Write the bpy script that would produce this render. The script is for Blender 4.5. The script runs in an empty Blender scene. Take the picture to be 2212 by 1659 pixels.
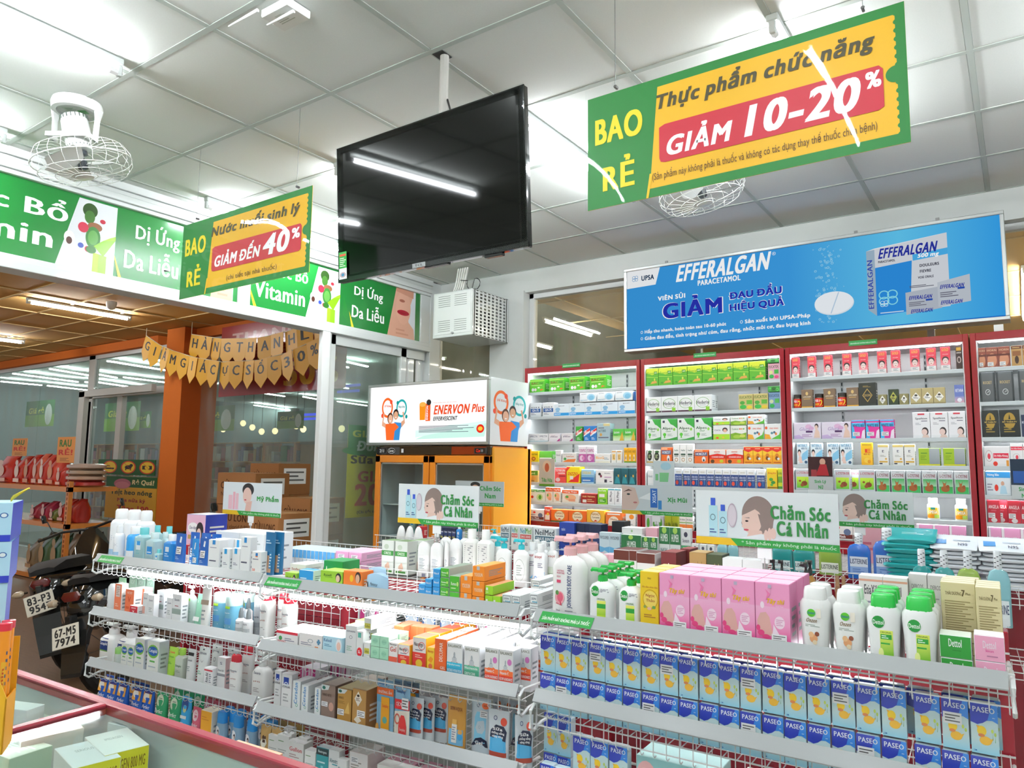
import bpy, math, random
import numpy as np
from mathutils import Matrix, Vector
random.seed(7)
SC = bpy.context.scene
COL = SC.collection
# ---------------------------------------------------------------- camera
F, YAW, PITCH, ROLL = 1571.6, math.radians(35.035), math.radians(6.316), math.radians(0.70)
EYE = Vector((0, 0, 1.6))
FW = Vector((-math.sin(YAW)*math.cos(PITCH), math.cos(YAW)*math.cos(PITCH), math.sin(PITCH)))
_r0 = Vector((math.cos(YAW), math.sin(YAW), 0)); _u0 = _r0.cross(FW)
RT = _r0*math.cos(ROLL)+_u0*math.sin(ROLL); UP = -_r0*math.sin(ROLL)+_u0*math.cos(ROLL)
cam = bpy.data.cameras.new('camera'); camo = bpy.data.objects.new('camera', cam); COL.objects.link(camo)
cam.sensor_fit = 'HORIZONTAL'; cam.sensor_width = 36; cam.lens = 36*F/2212; cam.clip_start = .05
camo.matrix_world = Matrix(((RT.x, UP.x, -FW.x, 0), (RT.y, UP.y, -FW.y, 0), (RT.z, UP.z, -FW.z, 1.6), (0, 0, 0, 1)))
SC.camera = camo
# ---------------------------------------------------------------- world, exposure
W = bpy.data.worlds.new('world'); SC.world = W; W.use_nodes = True
bg = W.node_tree.nodes['Background']; bg.inputs[0].default_value = (.93, .97, 1, 1); bg.inputs[1].default_value = .5
SC.view_settings.view_transform = 'Standard'; SC.view_settings.look = 'None'
SC.view_settings.exposure = 0.0; SC.view_settings.gamma = 1; SC.view_settings.use_curve_mapping = False
cy = SC.cycles; cy.max_bounces = 6; cy.diffuse_bounces = 3; cy.glossy_bounces = 3; cy.transmission_bounces = 4
cy.transparent_max_bounces = 14; cy.caustics_reflective = False; cy.caustics_refractive = False
cy.sample_clamp_indirect = 4; cy.use_denoising = True; cy.use_adaptive_sampling = True; cy.adaptive_threshold = .025
TUBE, LED, SHELF_LED, LOBBY, STORE, BOX_LIT = 140.0, 34.0, 34.0, 190.0, 120.0, 1.0   # strengths of the lamps

def ray(px, py): return FW+RT*((px-1106)/F)-UP*((py-829.5)/F)
def at(px, py, axis, v):      # the point of a horizontal or vertical world plane seen at a photo pixel
    d = ray(px, py); return EYE+d*((v-EYE[axis])/d[axis])
class Frame:                  # upright plane: origin, direction along it, yaw; n points away from the aisle
    def __init__(s, x0, y0, x1, y1):
        s.O = Vector((x0, y0, 0)); s.u = Vector((x1-x0, y1-y0, 0)); s.L = s.u.length; s.u.normalize()
        s.n = Vector((-s.u.y, s.u.x, 0)); s.a = math.atan2(s.u.y, s.u.x)
    def hit(s, px, py, d=0):
        o = s.O+s.n*d; r = ray(px, py); t = (o-EYE).dot(s.n)/r.dot(s.n); P = EYE+r*t
        return (P-s.O).dot(s.u), P.z
    def P(s, a, d, z): return s.O+s.u*a+s.n*d+Vector((0, 0, z))
    def M(s, a, d, z, rot=0): return Matrix.Translation(s.P(a, d, z)) @ Matrix.Rotation(s.a+math.radians(rot), 4, 'Z')
# ---------------------------------------------------------------- colour and materials
def lin(v): return v/12.92 if v <= .04045 else ((v+.055)/1.055)**2.4
_cc = {}
def C(h):
    if not isinstance(h, str): return h
    if h not in _cc:
        k = h if len(h) == 6 else ''.join(c*2 for c in h)
        _cc[h] = tuple(lin(int(k[i:i+2], 16)/255) for i in (0, 2, 4))
    return _cc[h]
MATS = {}
def _new(n):
    m = bpy.data.materials.new(n); m.use_nodes = True; nt = m.node_tree; nt.nodes.clear()
    return m, nt, nt.nodes.new('ShaderNodeOutputMaterial')
def mat(k):
    if k in MATS: return MATS[k]
    spec = dict(p=('printed_card', .5, .45, 0, 0), g=('glossy_plastic', .22, .5, 0, 0), f=('film_wrap', .28, .5, .6, 0), d=('matt_paint', .85, .25, 0, 0),
                m=('brushed_metal', .35, .5, 0, .85), w=('white_enamel', .3, .5, .2, 0), k=('black_gloss', .06, .5, .5, 0), K=('dark_screen', .05, .22, 0, 0), t=('tinted_plastic', .12, .5, .3, 0),
                c=('ceiling_board', .9, .2, 0, 0), o=('wood_grain', .45, .4, 0, 0), x=('kraft_board', .8, .2, 0, 0), y=('rubber', .6, .3, 0, 0))
    if k in spec:
        name, ro, sp, coat, met = spec[k]
        m, nt, out = _new(name)
        at_ = nt.nodes.new('ShaderNodeAttribute'); at_.attribute_name = 'Col'
        b = nt.nodes.new('ShaderNodeBsdfPrincipled'); b.inputs['Roughness'].default_value = ro
        b.inputs['Specular IOR Level'].default_value = sp; b.inputs['Coat Weight'].default_value = coat; b.inputs['Metallic'].default_value = met
        nz = nt.nodes.new('ShaderNodeTexNoise'); tc = nt.nodes.new('ShaderNodeTexCoord'); nt.links.new(tc.outputs['Object'], nz.inputs['Vector'])
        src = at_.outputs['Color']
        if k in 'co x d':
            nz.inputs['Scale'].default_value = {'c': 160, 'o': 6, 'x': 30, 'd': 9}.get(k, 20); nz.inputs['Detail'].default_value = 4
            if k == 'o':
                mp = nt.nodes.new('ShaderNodeMapping'); mp.inputs['Scale'].default_value = (1, 14, 1)
                nt.links.new(tc.outputs['Object'], mp.inputs['Vector']); nt.links.new(mp.outputs['Vector'], nz.inputs['Vector'])
            mr = nt.nodes.new('ShaderNodeMapRange'); mr.inputs['To Min'].default_value = .96 if k != 'o' else .6; mr.inputs['To Max'].default_value = 1.03 if k != 'o' else 1.35
            nt.links.new(nz.outputs['Fac'], mr.inputs['Value'])
            mx = nt.nodes.new('ShaderNodeVectorMath'); mx.operation = 'SCALE'
            nt.links.new(src, mx.inputs[0]); nt.links.new(mr.outputs[0], mx.inputs['Scale']); src = mx.outputs[0]
        if k in 'fm':
            nz.inputs['Scale'].default_value = 55 if k == 'f' else 200
            bp = nt.nodes.new('ShaderNodeBump'); bp.inputs['Strength'].default_value = .5 if k == 'f' else .1; bp.inputs['Distance'].default_value = .003
            nt.links.new(nz.outputs['Fac'], bp.inputs['Height']); nt.links.new(bp.outputs[0], b.inputs['Coat Normal' if k == 'f' else 'Normal'])
        if k == 't': b.inputs['Alpha'].default_value = .72
        nt.links.new(src, b.inputs['Base Color']); nt.links.new(b.outputs[0], out.inputs[0])
    elif k[0] == 'G':         # panes: G clear, Gf dusty shop front, Ga acrylic, Gs scratched film
        m, nt, out = _new('glass_pane_'+k)
        tr = nt.nodes.new('ShaderNodeBsdfTransparent'); gl = nt.nodes.new('ShaderNodeBsdfGlossy'); gl.inputs['Roughness'].default_value = .03
        fr = nt.nodes.new('ShaderNodeFresnel'); fr.inputs['IOR'].default_value = {'Ga': 1.25}.get(k, 1.45)
        tint = {'G': (.93, .98, .96), 'Gf': (.80, .88, .84), 'Ga': (.97, .98, .98), 'Gs': (.93, .9, .8)}[k]
        tr.inputs[0].default_value = (*tint, 1)
        base = tr
        if k in ('Gf', 'Gs'):
            df = nt.nodes.new('ShaderNodeBsdfDiffuse'); df.inputs[0].default_value = (.55, .6, .57, 1) if k == 'Gf' else (.6, .57, .45, 1)
            nz = nt.nodes.new('ShaderNodeTexNoise'); nz.inputs['Scale'].default_value = 3; nz.inputs['Detail'].default_value = 6
            mp = nt.nodes.new('ShaderNodeMapping'); mp.inputs['Scale'].default_value = (1, 1, .25); tc = nt.nodes.new('ShaderNodeTexCoord')
            nt.links.new(tc.outputs['Object'], mp.inputs[0]); nt.links.new(mp.outputs[0], nz.inputs['Vector'])
            mr = nt.nodes.new('ShaderNodeMapRange'); mr.inputs['From Min'].default_value = .35; mr.inputs['From Max'].default_value = .75; mr.inputs['To Min'].default_value = .10; mr.inputs['To Max'].default_value = .32
            nt.links.new(nz.outputs['Fac'], mr.inputs['Value'])
            ms = nt.nodes.new('ShaderNodeMixShader'); nt.links.new(mr.outputs[0], ms.inputs[0]); nt.links.new(tr.outputs[0], ms.inputs[1]); nt.links.new(df.outputs[0], ms.inputs[2]); base = ms
        ge = nt.nodes.new('ShaderNodeNewGeometry'); iv = nt.nodes.new('ShaderNodeMath'); iv.operation = 'SUBTRACT'; iv.inputs[0].default_value = 1; nt.links.new(ge.outputs['Backfacing'], iv.inputs[1])
        fm = nt.nodes.new('ShaderNodeMath'); fm.operation = 'MULTIPLY'; nt.links.new(fr.outputs[0], fm.inputs[0]); nt.links.new(iv.outputs[0], fm.inputs[1])
        m2 = nt.nodes.new('ShaderNodeMixShader'); nt.links.new(fm.outputs[0], m2.inputs[0]); nt.links.new(base.outputs[0], m2.inputs[1]); nt.links.new(gl.outputs[0], m2.inputs[2])
        nt.links.new(m2.outputs[0], out.inputs[0])
    else:                     # E<strength>: things that give off light, coloured by their own print
        m, nt, out = _new('lamp_light')
        at_ = nt.nodes.new('ShaderNodeAttribute'); at_.attribute_name = 'Col'
        e = nt.nodes.new('ShaderNodeEmission'); e.inputs[1].default_value = float(k[1:])
        nt.links.new(at_.outputs['Color'], e.inputs[0]); nt.links.new(e.outputs[0], out.inputs[0])
    MATS[k] = m
    return m
# ---------------------------------------------------------------- mesh builder
class MB:
    def __init__(s): s.v = []; s.f = []; s.c = []; s.m = []
    def add(s, vs, fs, col, m='p'):
        b = len(s.v); s.v += [tuple(v) for v in vs]; col = C(col)
        for f in fs: s.f.append(tuple(i+b for i in f)); s.c.append(col); s.m.append(m)
        return s
    def quad(s, a, b, c, d, col, m='p'): return s.add([a, b, c, d], [(0, 1, 2, 3)], col, m)
    def box(s, x0, y0, z0, x1, y1, z1, col, m='p', side=None, top=None):
        vs = [(x, y, z) for z in (z0, z1) for y in (y0, y1) for x in (x0, x1)]
        s.add(vs, [(0, 1, 5, 4)], col, m); s.add(vs, [(1, 3, 7, 5), (2, 0, 4, 6), (3, 2, 6, 7)], side or col, m)
        return s.add(vs, [(4, 5, 7, 6), (0, 2, 3, 1)], top or side or col, m)
    def cbox(s, x0, y0, z0, x1, y1, z1, col, m='p', side=None, top=None, e=.001):   # box with small chamfers
        vs = []
        for z in (0, 1):
            for y in (0, 1):
                for x in (0, 1):
                    X, Y, Z = (x0, x1)[x], (y0, y1)[y], (z0, z1)[z]; i, j, k = (e, -e)[x], (e, -e)[y], (e, -e)[z]
                    vs += [(X, Y+j, Z+k), (X+i, Y, Z+k), (X+i, Y+j, Z)]
        g = lambda c, a: c*3+a
        s.add(vs, [(g(0, 1), g(1, 1), g(5, 1), g(4, 1))], col, m)
        s.add(vs, [(g(1, 0), g(3, 0), g(7, 0), g(5, 0)), (g(2, 0), g(0, 0), g(4, 0), g(6, 0)), (g(3, 1), g(2, 1), g(6, 1), g(7, 1))], side or col, m)
        s.add(vs, [(g(4, 2), g(5, 2), g(7, 2), g(6, 2)), (g(0, 2), g(2, 2), g(3, 2), g(1, 2))], top or side or col, m)
        ed = []
        for a, b in ((0, 4), (1, 5), (2, 6), (3, 7)): ed.append((g(a, 0), g(a, 1), g(b, 1), g(b, 0)))
        for a, b in ((0, 1), (2, 3), (4, 5), (6, 7)): ed.append((g(a, 1), g(a, 2), g(b, 2), g(b, 1)))
        for a, b in ((0, 2), (1, 3), (4, 6), (5, 7)): ed.append((g(a, 0), g(a, 2), g(b, 2), g(b, 0)))
        ed += [(g(c, 0), g(c, 1), g(c, 2)) for c in range(8)]
        return s.add(vs, ed, side or col, m)
    def rings(s, R, col, m='g', cap=True):     # R: list of closed rings of equal length
        n = len(R[0]); vs = [p for r in R for p in r]; fs = []
        for i in range(len(R)-1):
            for j in range(n): fs.append((i*n+j, i*n+(j+1) % n, (i+1)*n+(j+1) % n, (i+1)*n+j))
        if cap: fs += [tuple(range(n-1, -1, -1)), tuple((len(R)-1)*n+j for j in range(n))]
        return s.add(vs, fs, col, m)
    def loft(s, secs, col, m='g', n=20, cx=0, cy=0):   # (z, half width, half depth, squareness[, x shift])
        R = []
        for q in secs:
            z, a, b, p = q[:4]; dx = q[4] if len(q) > 4 else 0; r = []
            for j in range(n):
                t = 2*math.pi*j/n; c_, s_ = math.cos(t), math.sin(t)
                r.append((cx+dx+a*math.copysign(abs(c_)**(2/p), c_), cy+b*math.copysign(abs(s_)**(2/p), s_), z))
            R.append(r)
        return s.rings(R, col, m)
    def lathe(s, prof, col, m='g', n=18, c=(0, 0, 0), axis=None):
        R = [[(r*math.cos(2*math.pi*j/n), r*math.sin(2*math.pi*j/n), z) for j in range(n)] for r, z in prof]
        if axis is not None: R = [[axis @ Vector(p) for p in r] for r in R]
        return s.rings([[(p[0]+c[0], p[1]+c[1], p[2]+c[2]) for p in r] for r in R], col, m)
    def tube(s, pts, r, col, m='w', n=4, closed=False):
        pts = [Vector(p) for p in pts]; R = []
        for i, p in enumerate(pts):
            a = pts[i-1] if (i or closed) else p; b = pts[(i+1) % len(pts)] if (i < len(pts)-1 or closed) else p
            t = (b-a).normalized(); w = t.cross(Vector((0, 0, 1)))
            if w.length < .05: w = t.cross(Vector((0, 1, 0)))
            w.normalize(); q = w.cross(t); rr = r[i] if isinstance(r, (list, tuple)) else r
            R.append([p+w*(rr*math.cos(2*math.pi*(j+.5)/n))+q*(rr*math.sin(2*math.pi*(j+.5)/n)) for j in range(n)])
        if closed: R.append(R[0])
        return s.rings(R, col, m, cap=not closed)
    def xf(s, M, start=0):
        for i in range(start, len(s.v)): s.v[i] = tuple(M @ Vector(s.v[i]))
        return s
    def mesh(s, name, smooth=False):
        me = bpy.data.meshes.new(name); me.from_pydata(s.v, [], s.f)
        ks = []
        for k in s.m:
            if k not in ks: ks.append(k)
        for k in ks: me.materials.append(mat(k))
        if len(ks) > 1: me.polygons.foreach_set('material_index', [ks.index(k) for k in s.m])
        ca = me.color_attributes.new('Col', 'FLOAT_COLOR', 'CORNER'); arr = []
        for f, c in zip(s.f, s.c):
            if isinstance(c[0], tuple):
                for q in c: arr += [*q, 1]
            else: arr += [*c, 1]*len(f)
        ca.data.foreach_set('color', arr)
        if smooth: me.polygons.foreach_set('use_smooth', [True]*len(s.f)); me.set_sharp_from_angle(angle=math.radians(40))
        return me
    def build(s, name, parent=None, M=None, smooth=False, **kw): return obj(name, s.mesh(name, smooth), parent, M, **kw)
def obj(name, me, parent=None, M=None, **kw):
    o = bpy.data.objects.new(name, me); COL.objects.link(o)
    if parent is not None: o.parent = parent
    if M is not None: o.matrix_local = M
    for k, v in kw.items():
        if v: o[k] = v
    return o
def tag(o, label, cat, group=None):
    o['label'] = label; o['category'] = cat
    if group: o['group'] = group
    return o
def empty(name, loc=(0, 0, 0), rz=0, **kw):
    o = bpy.data.objects.new(name, None); COL.objects.link(o); o.matrix_world = Matrix.Translation(loc) @ Matrix.Rotation(rz, 4, 'Z')
    for k, v in kw.items(): o[k] = v
    return o
# ---------------------------------------------------------------- lettering: every glyph outline is filled once and reused
CH = sorted(set(''.join(chr(i) for i in range(33, 127))+'®°–•ĐđÀÁẢÃẠĂẰẮẲẴẶÂẦẤẨẪẬÈÉẺẼẸÊỀẾỂỄỆÌÍỈĨỊÒÓỎÕỌÔỒỐỔỖỘƠỜỚỞỠỢÙÚỦŨỤƯỪỨỬỮỰỲÝỶỸỴàáảãạăằắẳẵặâầấẩẫậèéẻẽẹêềếểễệìíỉĩịòóỏõọôồốổỗộơờớởỡợùúủũụưừứửữựỳýỷỹỵ'))
GL = {}; NV = {}
def bake_glyphs():
    tmp = []
    for wt, off, res in (('t', 0, 2), ('T', 0, 5)):
        for ch in CH:
            for body in (ch, ch+ch):
                c = bpy.data.curves.new('g', 'FONT'); c.body = body; c.offset = off; c.resolution_u = res
                o = bpy.data.objects.new('g', c); COL.objects.link(o); tmp.append((wt, ch, len(body), o))
    bpy.context.view_layer.update(); dg = bpy.context.evaluated_depsgraph_get(); x1 = {}
    for wt, ch, n, o in tmp:
        e = o.evaluated_get(dg); me = e.to_mesh(); k = len(me.vertices)
        co = np.zeros(k*3); me.vertices.foreach_get('co', co); co = co.reshape(-1, 3)[:, :2]
        if n == 1:
            fs = [tuple(p.vertices) for p in me.polygons]; out = []
            for f in fs:
                a, b, c_ = co[f[0]], co[f[1]], co[f[2]]
                out.append(f if (b[0]-a[0])*(c_[1]-a[1])-(b[1]-a[1])*(c_[0]-a[0]) > 0 else f[::-1])
            GL[wt, ch] = [co.copy(), out, .5]; x1[wt, ch] = co[:, 0].max() if k else .3
        elif k: GL[wt, ch][2] = co[:, 0].max()-x1[wt, ch]
        e.to_mesh_clear()
    cs = [o.data for *_, o in tmp]
    for *_, o in tmp: bpy.data.objects.remove(o)
    for c in cs: bpy.data.curves.remove(c)
    for wt in 'tT':                       # crossed D: plain D with its bar
        for ch, base, y, x0, x1 in (('Đ', 'D', .33, -.06, .28), ('đ', 'd', .56, .2, .52)):
            co, f, adv = GL[wt, base]; hi = co[:, 0].max(); y = co[:, 1].max()*(.5 if ch == 'Đ' else .8); th = .035; xa, xb = (co[:, 0].min()-.07, co[:, 0].min()+.26) if ch == 'Đ' else (hi-.3, hi+.06)
            n = len(co); GL[wt, ch] = [np.concatenate([co, np.array([[xa, y-th], [xb, y-th], [xb, y+th], [xa, y+th]])]), f+[(n, n+1, n+2, n+3)], adv]
        for a_, b_ in (('oòóỏõọ', 'ơờớởỡợ'), ('OÒÓỎÕỌ', 'ƠỜỚỞỠỢ')):
            co0 = GL[wt, a_[0]][0]; x, y = co0[:, 0].max(), co0[:, 1].max()
            for p_, q_ in zip(a_, b_):
                co, f, adv = GL[wt, p_]; n = len(co); GL[wt, q_] = [np.concatenate([co, np.array([[x-.12, y-.08], [x-.03, y-.13], [x+.05, y-.05], [x+.07, y+.06], [x+.0, y+.06], [x-.01, y-.02]])]), f+[(n, n+1, n+2, n+5), (n+5, n+2, n+3, n+4)], adv+.03]
    for new, old, sh in (('b', 't', ((-.028, 0), (.028, 0), (0, .012))), ('B', 'T', ((-.042, -.02), (.042, -.02), (-.042, .02), (.042, .02), (0, 0)))):
        for ch in CH:
            if (old, ch) not in GL: continue
            co, f, adv = GL[old, ch]; n = len(co)
            if not n: GL[new, ch] = [co, f, adv]; continue
            NV[new, ch] = n
            GL[new, ch] = [np.concatenate([co+np.array(d) for d in sh]), [tuple(i+n*k for i in q) for k in range(len(sh)) for q in f], adv+.04+(.03 if new == 'B' else 0)]
bake_glyphs()
_tc = {}
def text(s, wt):
    if (s, wt) not in _tc:
        x = 0; vs = []; fs = []
        for ch in s:
            if ch == ' ' or (wt, ch) not in GL: x += .28; continue
            co, f, adv = GL[wt, ch]; b = sum(len(q) for q in vs)
            vs.append(np.column_stack([co+np.array([x, 0]), np.arange(len(co))//NV.get((wt, ch), 10**6)])); fs += [tuple(i+b for i in q) for q in f]; x += adv
        if not vs: return np.zeros((0, 3)), []
        v = np.concatenate(vs); lo, hi = v[:, :2].min(0), v[:, :2].max(0); v[:, :2] = (v[:, :2]-lo)/(hi-lo); _tc[s, wt] = (v, fs)
    return _tc[s, wt]
def art(mb, ops, P, m='p', asp=1.0, fine=False, step=.00012, sub=1, stk=None, big='b'):
    """flat print from a short list of marks; P(u, v, layer) gives the point on the surface"""
    L = 1
    for op in ops.split(';'):
        a = op.split()
        if not a: continue
        k = a[0]; z = L*step; L += 1; T = mb
        if k == 's' and stk is not None: T = stk; z += .0006
        if k in 'rs':
            x0, y0, x1, y1 = map(float, a[1:5]); c0 = C(a[5]) if len(a) > 5 else C('f4f4f4'); c1 = C(a[6]) if len(a) > 6 else c0
            nx, ny = (8, 3) if sub > 1 else (1, 1)
            for i in range(nx):
                for j in range(ny):
                    ua, ub, va, vb = [p+(q-p)*t for p, q, t in ((x0, x1, i/nx), (x0, x1, (i+1)/nx), (y0, y1, j/ny), (y0, y1, (j+1)/ny))]
                    g = lambda t: tuple(c0[n]+(c1[n]-c0[n])*t for n in range(3))
                    T.v += [tuple(P(u, v, z)) for u, v in ((ua, va), (ub, va), (ub, vb), (ua, vb))]; b = len(T.v)
                    T.f.append((b-4, b-3, b-2, b-1)); T.c.append((g(j/ny), g(j/ny), g((j+1)/ny), g((j+1)/ny))); T.m.append(m)
            if k == 's':
                w, h = x1-x0, y1-y0
                for q in range(3):
                    yy = y0+h*(.2+.25*q); xx = x1-w*(.1 if q != 1 else .35)
                    T.add([P(u, v, z+step) for u, v in ((x0+w*.1, yy), (xx, yy), (xx, yy+h*.1), (x0+w*.1, yy+h*.1))], [(0, 1, 2, 3)], '555', m)
        elif k == 'h':
            x0, y0, x1, y1 = map(float, a[1:5]); c0, c1 = C(a[5]), C(a[6]); mb.v += [tuple(P(u, v, z)) for u, v in ((x0, y0), (x1, y0), (x1, y1), (x0, y1))]; b = len(mb.v); mb.f.append((b-4, b-3, b-2, b-1)); mb.c.append((c0, c1, c1, c0)); mb.m.append(m)
        elif k == 'e':
            cx, cy, rx, ry = map(float, a[1:5]); n = 16 if not fine else 32
            rr = [1] if sub == 1 else [.4, .75, 1]; vs = [P(cx, cy, z)]; fs = []
            for i, q in enumerate(rr): vs += [P(cx+rx*q*math.cos(2*math.pi*j/n), cy+ry*q*math.sin(2*math.pi*j/n), z) for j in range(n)]
            fs = [(0, 1+j, 1+(j+1) % n) for j in range(n)]
            for i in range(1, len(rr)): fs += [(1+(i-1)*n+j, 1+i*n+j, 1+i*n+(j+1) % n, 1+(i-1)*n+(j+1) % n) for j in range(n)]
            mb.add(vs, fs, a[5], m)
        elif k == 'o':
            cx, cy, rx, ry, th = map(float, a[1:6]); n = 20 if not fine else 40
            vs = [P(cx+rx*q*math.cos(2*math.pi*j/n), cy+ry*q*math.sin(2*math.pi*j/n), z) for q in (1-th, 1) for j in range(n)]
            mb.add(vs, [(j, n+j, n+(j+1) % n, (j+1) % n) for j in range(n)], a[6], m)
        elif k == 'p':
            q = list(map(float, a[2:])); mb.add([P(q[i], q[i+1], z) for i in range(0, len(q), 2)], [tuple(range(len(q)//2))], a[1], m)
        elif k == 'q':
            x0, y0, x1, y1 = map(float, a[1:5]); n = int(a[5])
            for i in range(n):
                yy = y0+(y1-y0)*(i+.25)/n; hh = (y1-y0)/n*.45; xx = x0+(x1-x0)*(.62+.38*((i*7+3) % 5)/4)
                mb.add([P(u, v, z) for u, v in ((x0, yy), (xx, yy), (xx, yy+hh), (x0, yy+hh))], [(0, 1, 2, 3)], a[6], m)
        elif k in 'tbivBI':
            x0, y0, x1, y1 = map(float, a[1:5]); s = ' '.join(a[6:]); wt = {'t': 't', 'b': big, 'i': big, 'v': 'b', 'B': 'B', 'I': 'B'}[k]
            v, f = text(s, wt); sh = (y1-y0)*.2/asp if k in 'iI' else 0
            e_ = step*.22
            if k == 'v': vs = [P(x0+(x1-x0)*(1-q[1]), y0+(y1-y0)*q[0], z+q[2]*e_) for q in v]
            else: vs = [P(x0+(x1-x0-sh)*q[0]+sh*q[1], y0+(y1-y0)*q[1], z+q[2]*e_) for q in v]
            mb.add(vs, f, a[5], m)
    return mb
def panel(name, w, h, ops, parent=None, M=None, t=.004, face='fff', m='p', back=None, big='B', part='print', sub=None, edge=None):
    """a flat board lying in x (width) and z (height), print towards -y"""
    b = MB(); b.cbox(0, 0, 0, w, t, h, face, m, side=edge or back or face, e=min(.0008, t/3)); o = b.build(name, parent, M)
    if ops:
        a = MB(); art(a, ops, lambda u, v, z: (u*w, -z, v*h), m, asp=w/h, fine=True, step=.00008, big=big); a.build(part, o)
    return o
# ================================================================ the room
CZ = 3.28; GX0 = -2.51-3*.605; GY0 = 1.502-6*.605
b = MB(); b.box(-4.55, -3, -.05, 3, 5.4, 0, 'd6d2c8', 'g'); b.build('floor', kind='structure')
ceil = empty('ceiling', (0, 0, CZ), kind='structure')
tb = MB(); tb.cbox(.0125, .0125, .0008, .5925, .5925, .012, 'eaeeea', 'c', e=.001); tme = tb.mesh('ceiling_tile')
te = MB(); te.cbox(.0, .0125, .0008, .075, .5925, .012, 'eaeeea', 'c', e=.001); tme2 = te.mesh('ceiling_tile')
for i in range(0, 10):
    for j in range(12):
        if GX0+i*.605 > -2 and j < 2: continue
        obj('ceiling_tile', tme, ceil, Matrix.Translation((GX0+i*.605, GY0+j*.605, 0)))
for j in range(12): obj('ceiling_tile', tme2, ceil, Matrix.Translation((GX0-.088, GY0+j*.605, 0)))
yb = MB(); yb.box(-.012, GY0, -.002, .012, GY0+12*.605, .004, 'bcc4be', 'd'); ybm = yb.mesh('grid_bar')
xb = MB(); xb.box(GX0-.1, -.012, -.0025, GX0+10*.605, .012, .0035, 'bcc4be', 'd'); xbm = xb.mesh('grid_bar')
for i in range(0, 11): obj('grid_bar', ybm, ceil, Matrix.Translation((GX0+i*.605, 0, 0)))
for j in range(13): obj('grid_bar', xbm, ceil, Matrix.Translation((0, GY0+j*.605, 0)))
b = MB(); b.box(-4.55, -3, CZ+.03, 3, 5.4, CZ+.1, 'ccc', 'd'); b.build('ceiling_void', ceil, Matrix.Translation((0, 0, -CZ)))
# back wall: beam over the windows, columns, white sill wall behind the cabinets
WH = 'dfe3e0'
bw = MB(); Y0, Y1 = 5.13, 5.33
bw.box(-4.6, Y0, 3.085, 3, Y1, 3.30, WH, 'd'); bw.box(-3.83, Y0-.02, 0, -3.47, Y1, 3.1, WH, 'd')
bw.box(-4.6, Y0, 0, 3, Y1, 2.0, WH, 'd'); bw.build('wall_back', kind='structure')
def window(name, x0, x1, z0, z1):
    w = empty(name, (x0, 5.2, z0), kind='structure'); W_, H_ = x1-x0, z1-z0; f = MB(); t = .045
    for q in ((0, 0, t, H_), (W_-t, 0, W_, H_), (0, 0, W_, t), (0, H_-t, W_, H_)): f.cbox(q[0], 0, q[1], q[2], .06, q[3], 'e6e9e8', 'w', e=.003)
    n = max(1, round(W_/1.7))
    for i in range(1, n): f.cbox(W_*i/n-.02, .005, 0, W_*i/n+.02, .055, H_, 'dfe2e0', 'w', e=.003)
    f.build('window_frame', w)
    for i in range(n): g = MB(); g.box(W_*i/n+.02, .028, .03, W_*(i+1)/n-.02, .034, H_-.03, 'fff', 'Gs'); g.build('window_pane', w)
    return w
window('window_1', -3.47, 2.6, 2.0, 3.085); window('window_2', -4.55, -3.83, 2.0, 3.085)
b = MB(); b.box(2.6, -3, 0, 2.8, 5.4, 3.3, WH, 'd'); b.build('wall_right', kind='structure')
b = MB(); b.box(-4.6, -3.2, 0, 2.8, -3, 3.3, WH, 'd'); b.build('wall_rear', kind='structure')
# partition header on the left with its stepped aluminium mouldings
PX = -4.45
wl = empty('wall_left', (PX, 0, 0), math.pi/2, kind='structure')      # local x runs along world +y, local y into the lobby
def prof(name, y0, y1, steps, col='d2d6d4', m='w'):
    b = MB()
    for d0, d1, z0, z1 in steps: b.cbox(y0, d0, z0, y1, d1, z1, col, m, e=.003)
    return b.build(name, wl)
prof('moulding', -3, 4.99, [(-.05, .12, 3.235, 3.285), (-.03, .12, 3.205, 3.235), (-.045, .12, 3.165, 3.205)])
prof('moulding', -3, 4.99, [(-.025, .12, 3.14, 3.165)], 'd2d6d4')
prof('sign_backing', -3, 4.99, [(.012, .12, 2.70, 3.14)], 'd9dcdb')
prof('lintel_rail', -3, 4.99, [(-.02, .12, 2.665, 2.70), (-.03, .12, 2.62, 2.668)])
prof('mullion', 2.985, 3.085, [(-.006, .02, 2.70, 3.14)])
prof('end_post', 4.87, 4.99, [(-.012, .12, 2.70, 3.14)]); prof('corner_post', 4.99, 5.13, [(-.02, .12, 0, 3.28)])
prof('door_post', 3.735, 3.81, [(-.03, .02, 0, 2.62)], 'dfe3e2')
prof('door_post', 3.81, 3.84, [(-.01, .05, 0, 2.62)], 'c9cecc')
b = MB()
for y in (3.84, 4.66, 4.78, 4.90): b.cbox(y, .02+.02*(y > 4.7), 0, y+.07, .07, 2.62, 'd5dad8', 'w', e=.003)
b.cbox(3.84, .02, 2.54, 4.97, .07, 2.62, 'd5dad8', 'w'); b.cbox(3.84, .02, 0, 4.97, .07, .1, 'd5dad8', 'w'); b.build('sliding_frame', wl)
b = MB(); b.box(3.9, .042, .1, 4.68, .048, 2.55, 'fff', 'Gf'); b.build('glass_pane', wl)
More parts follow.
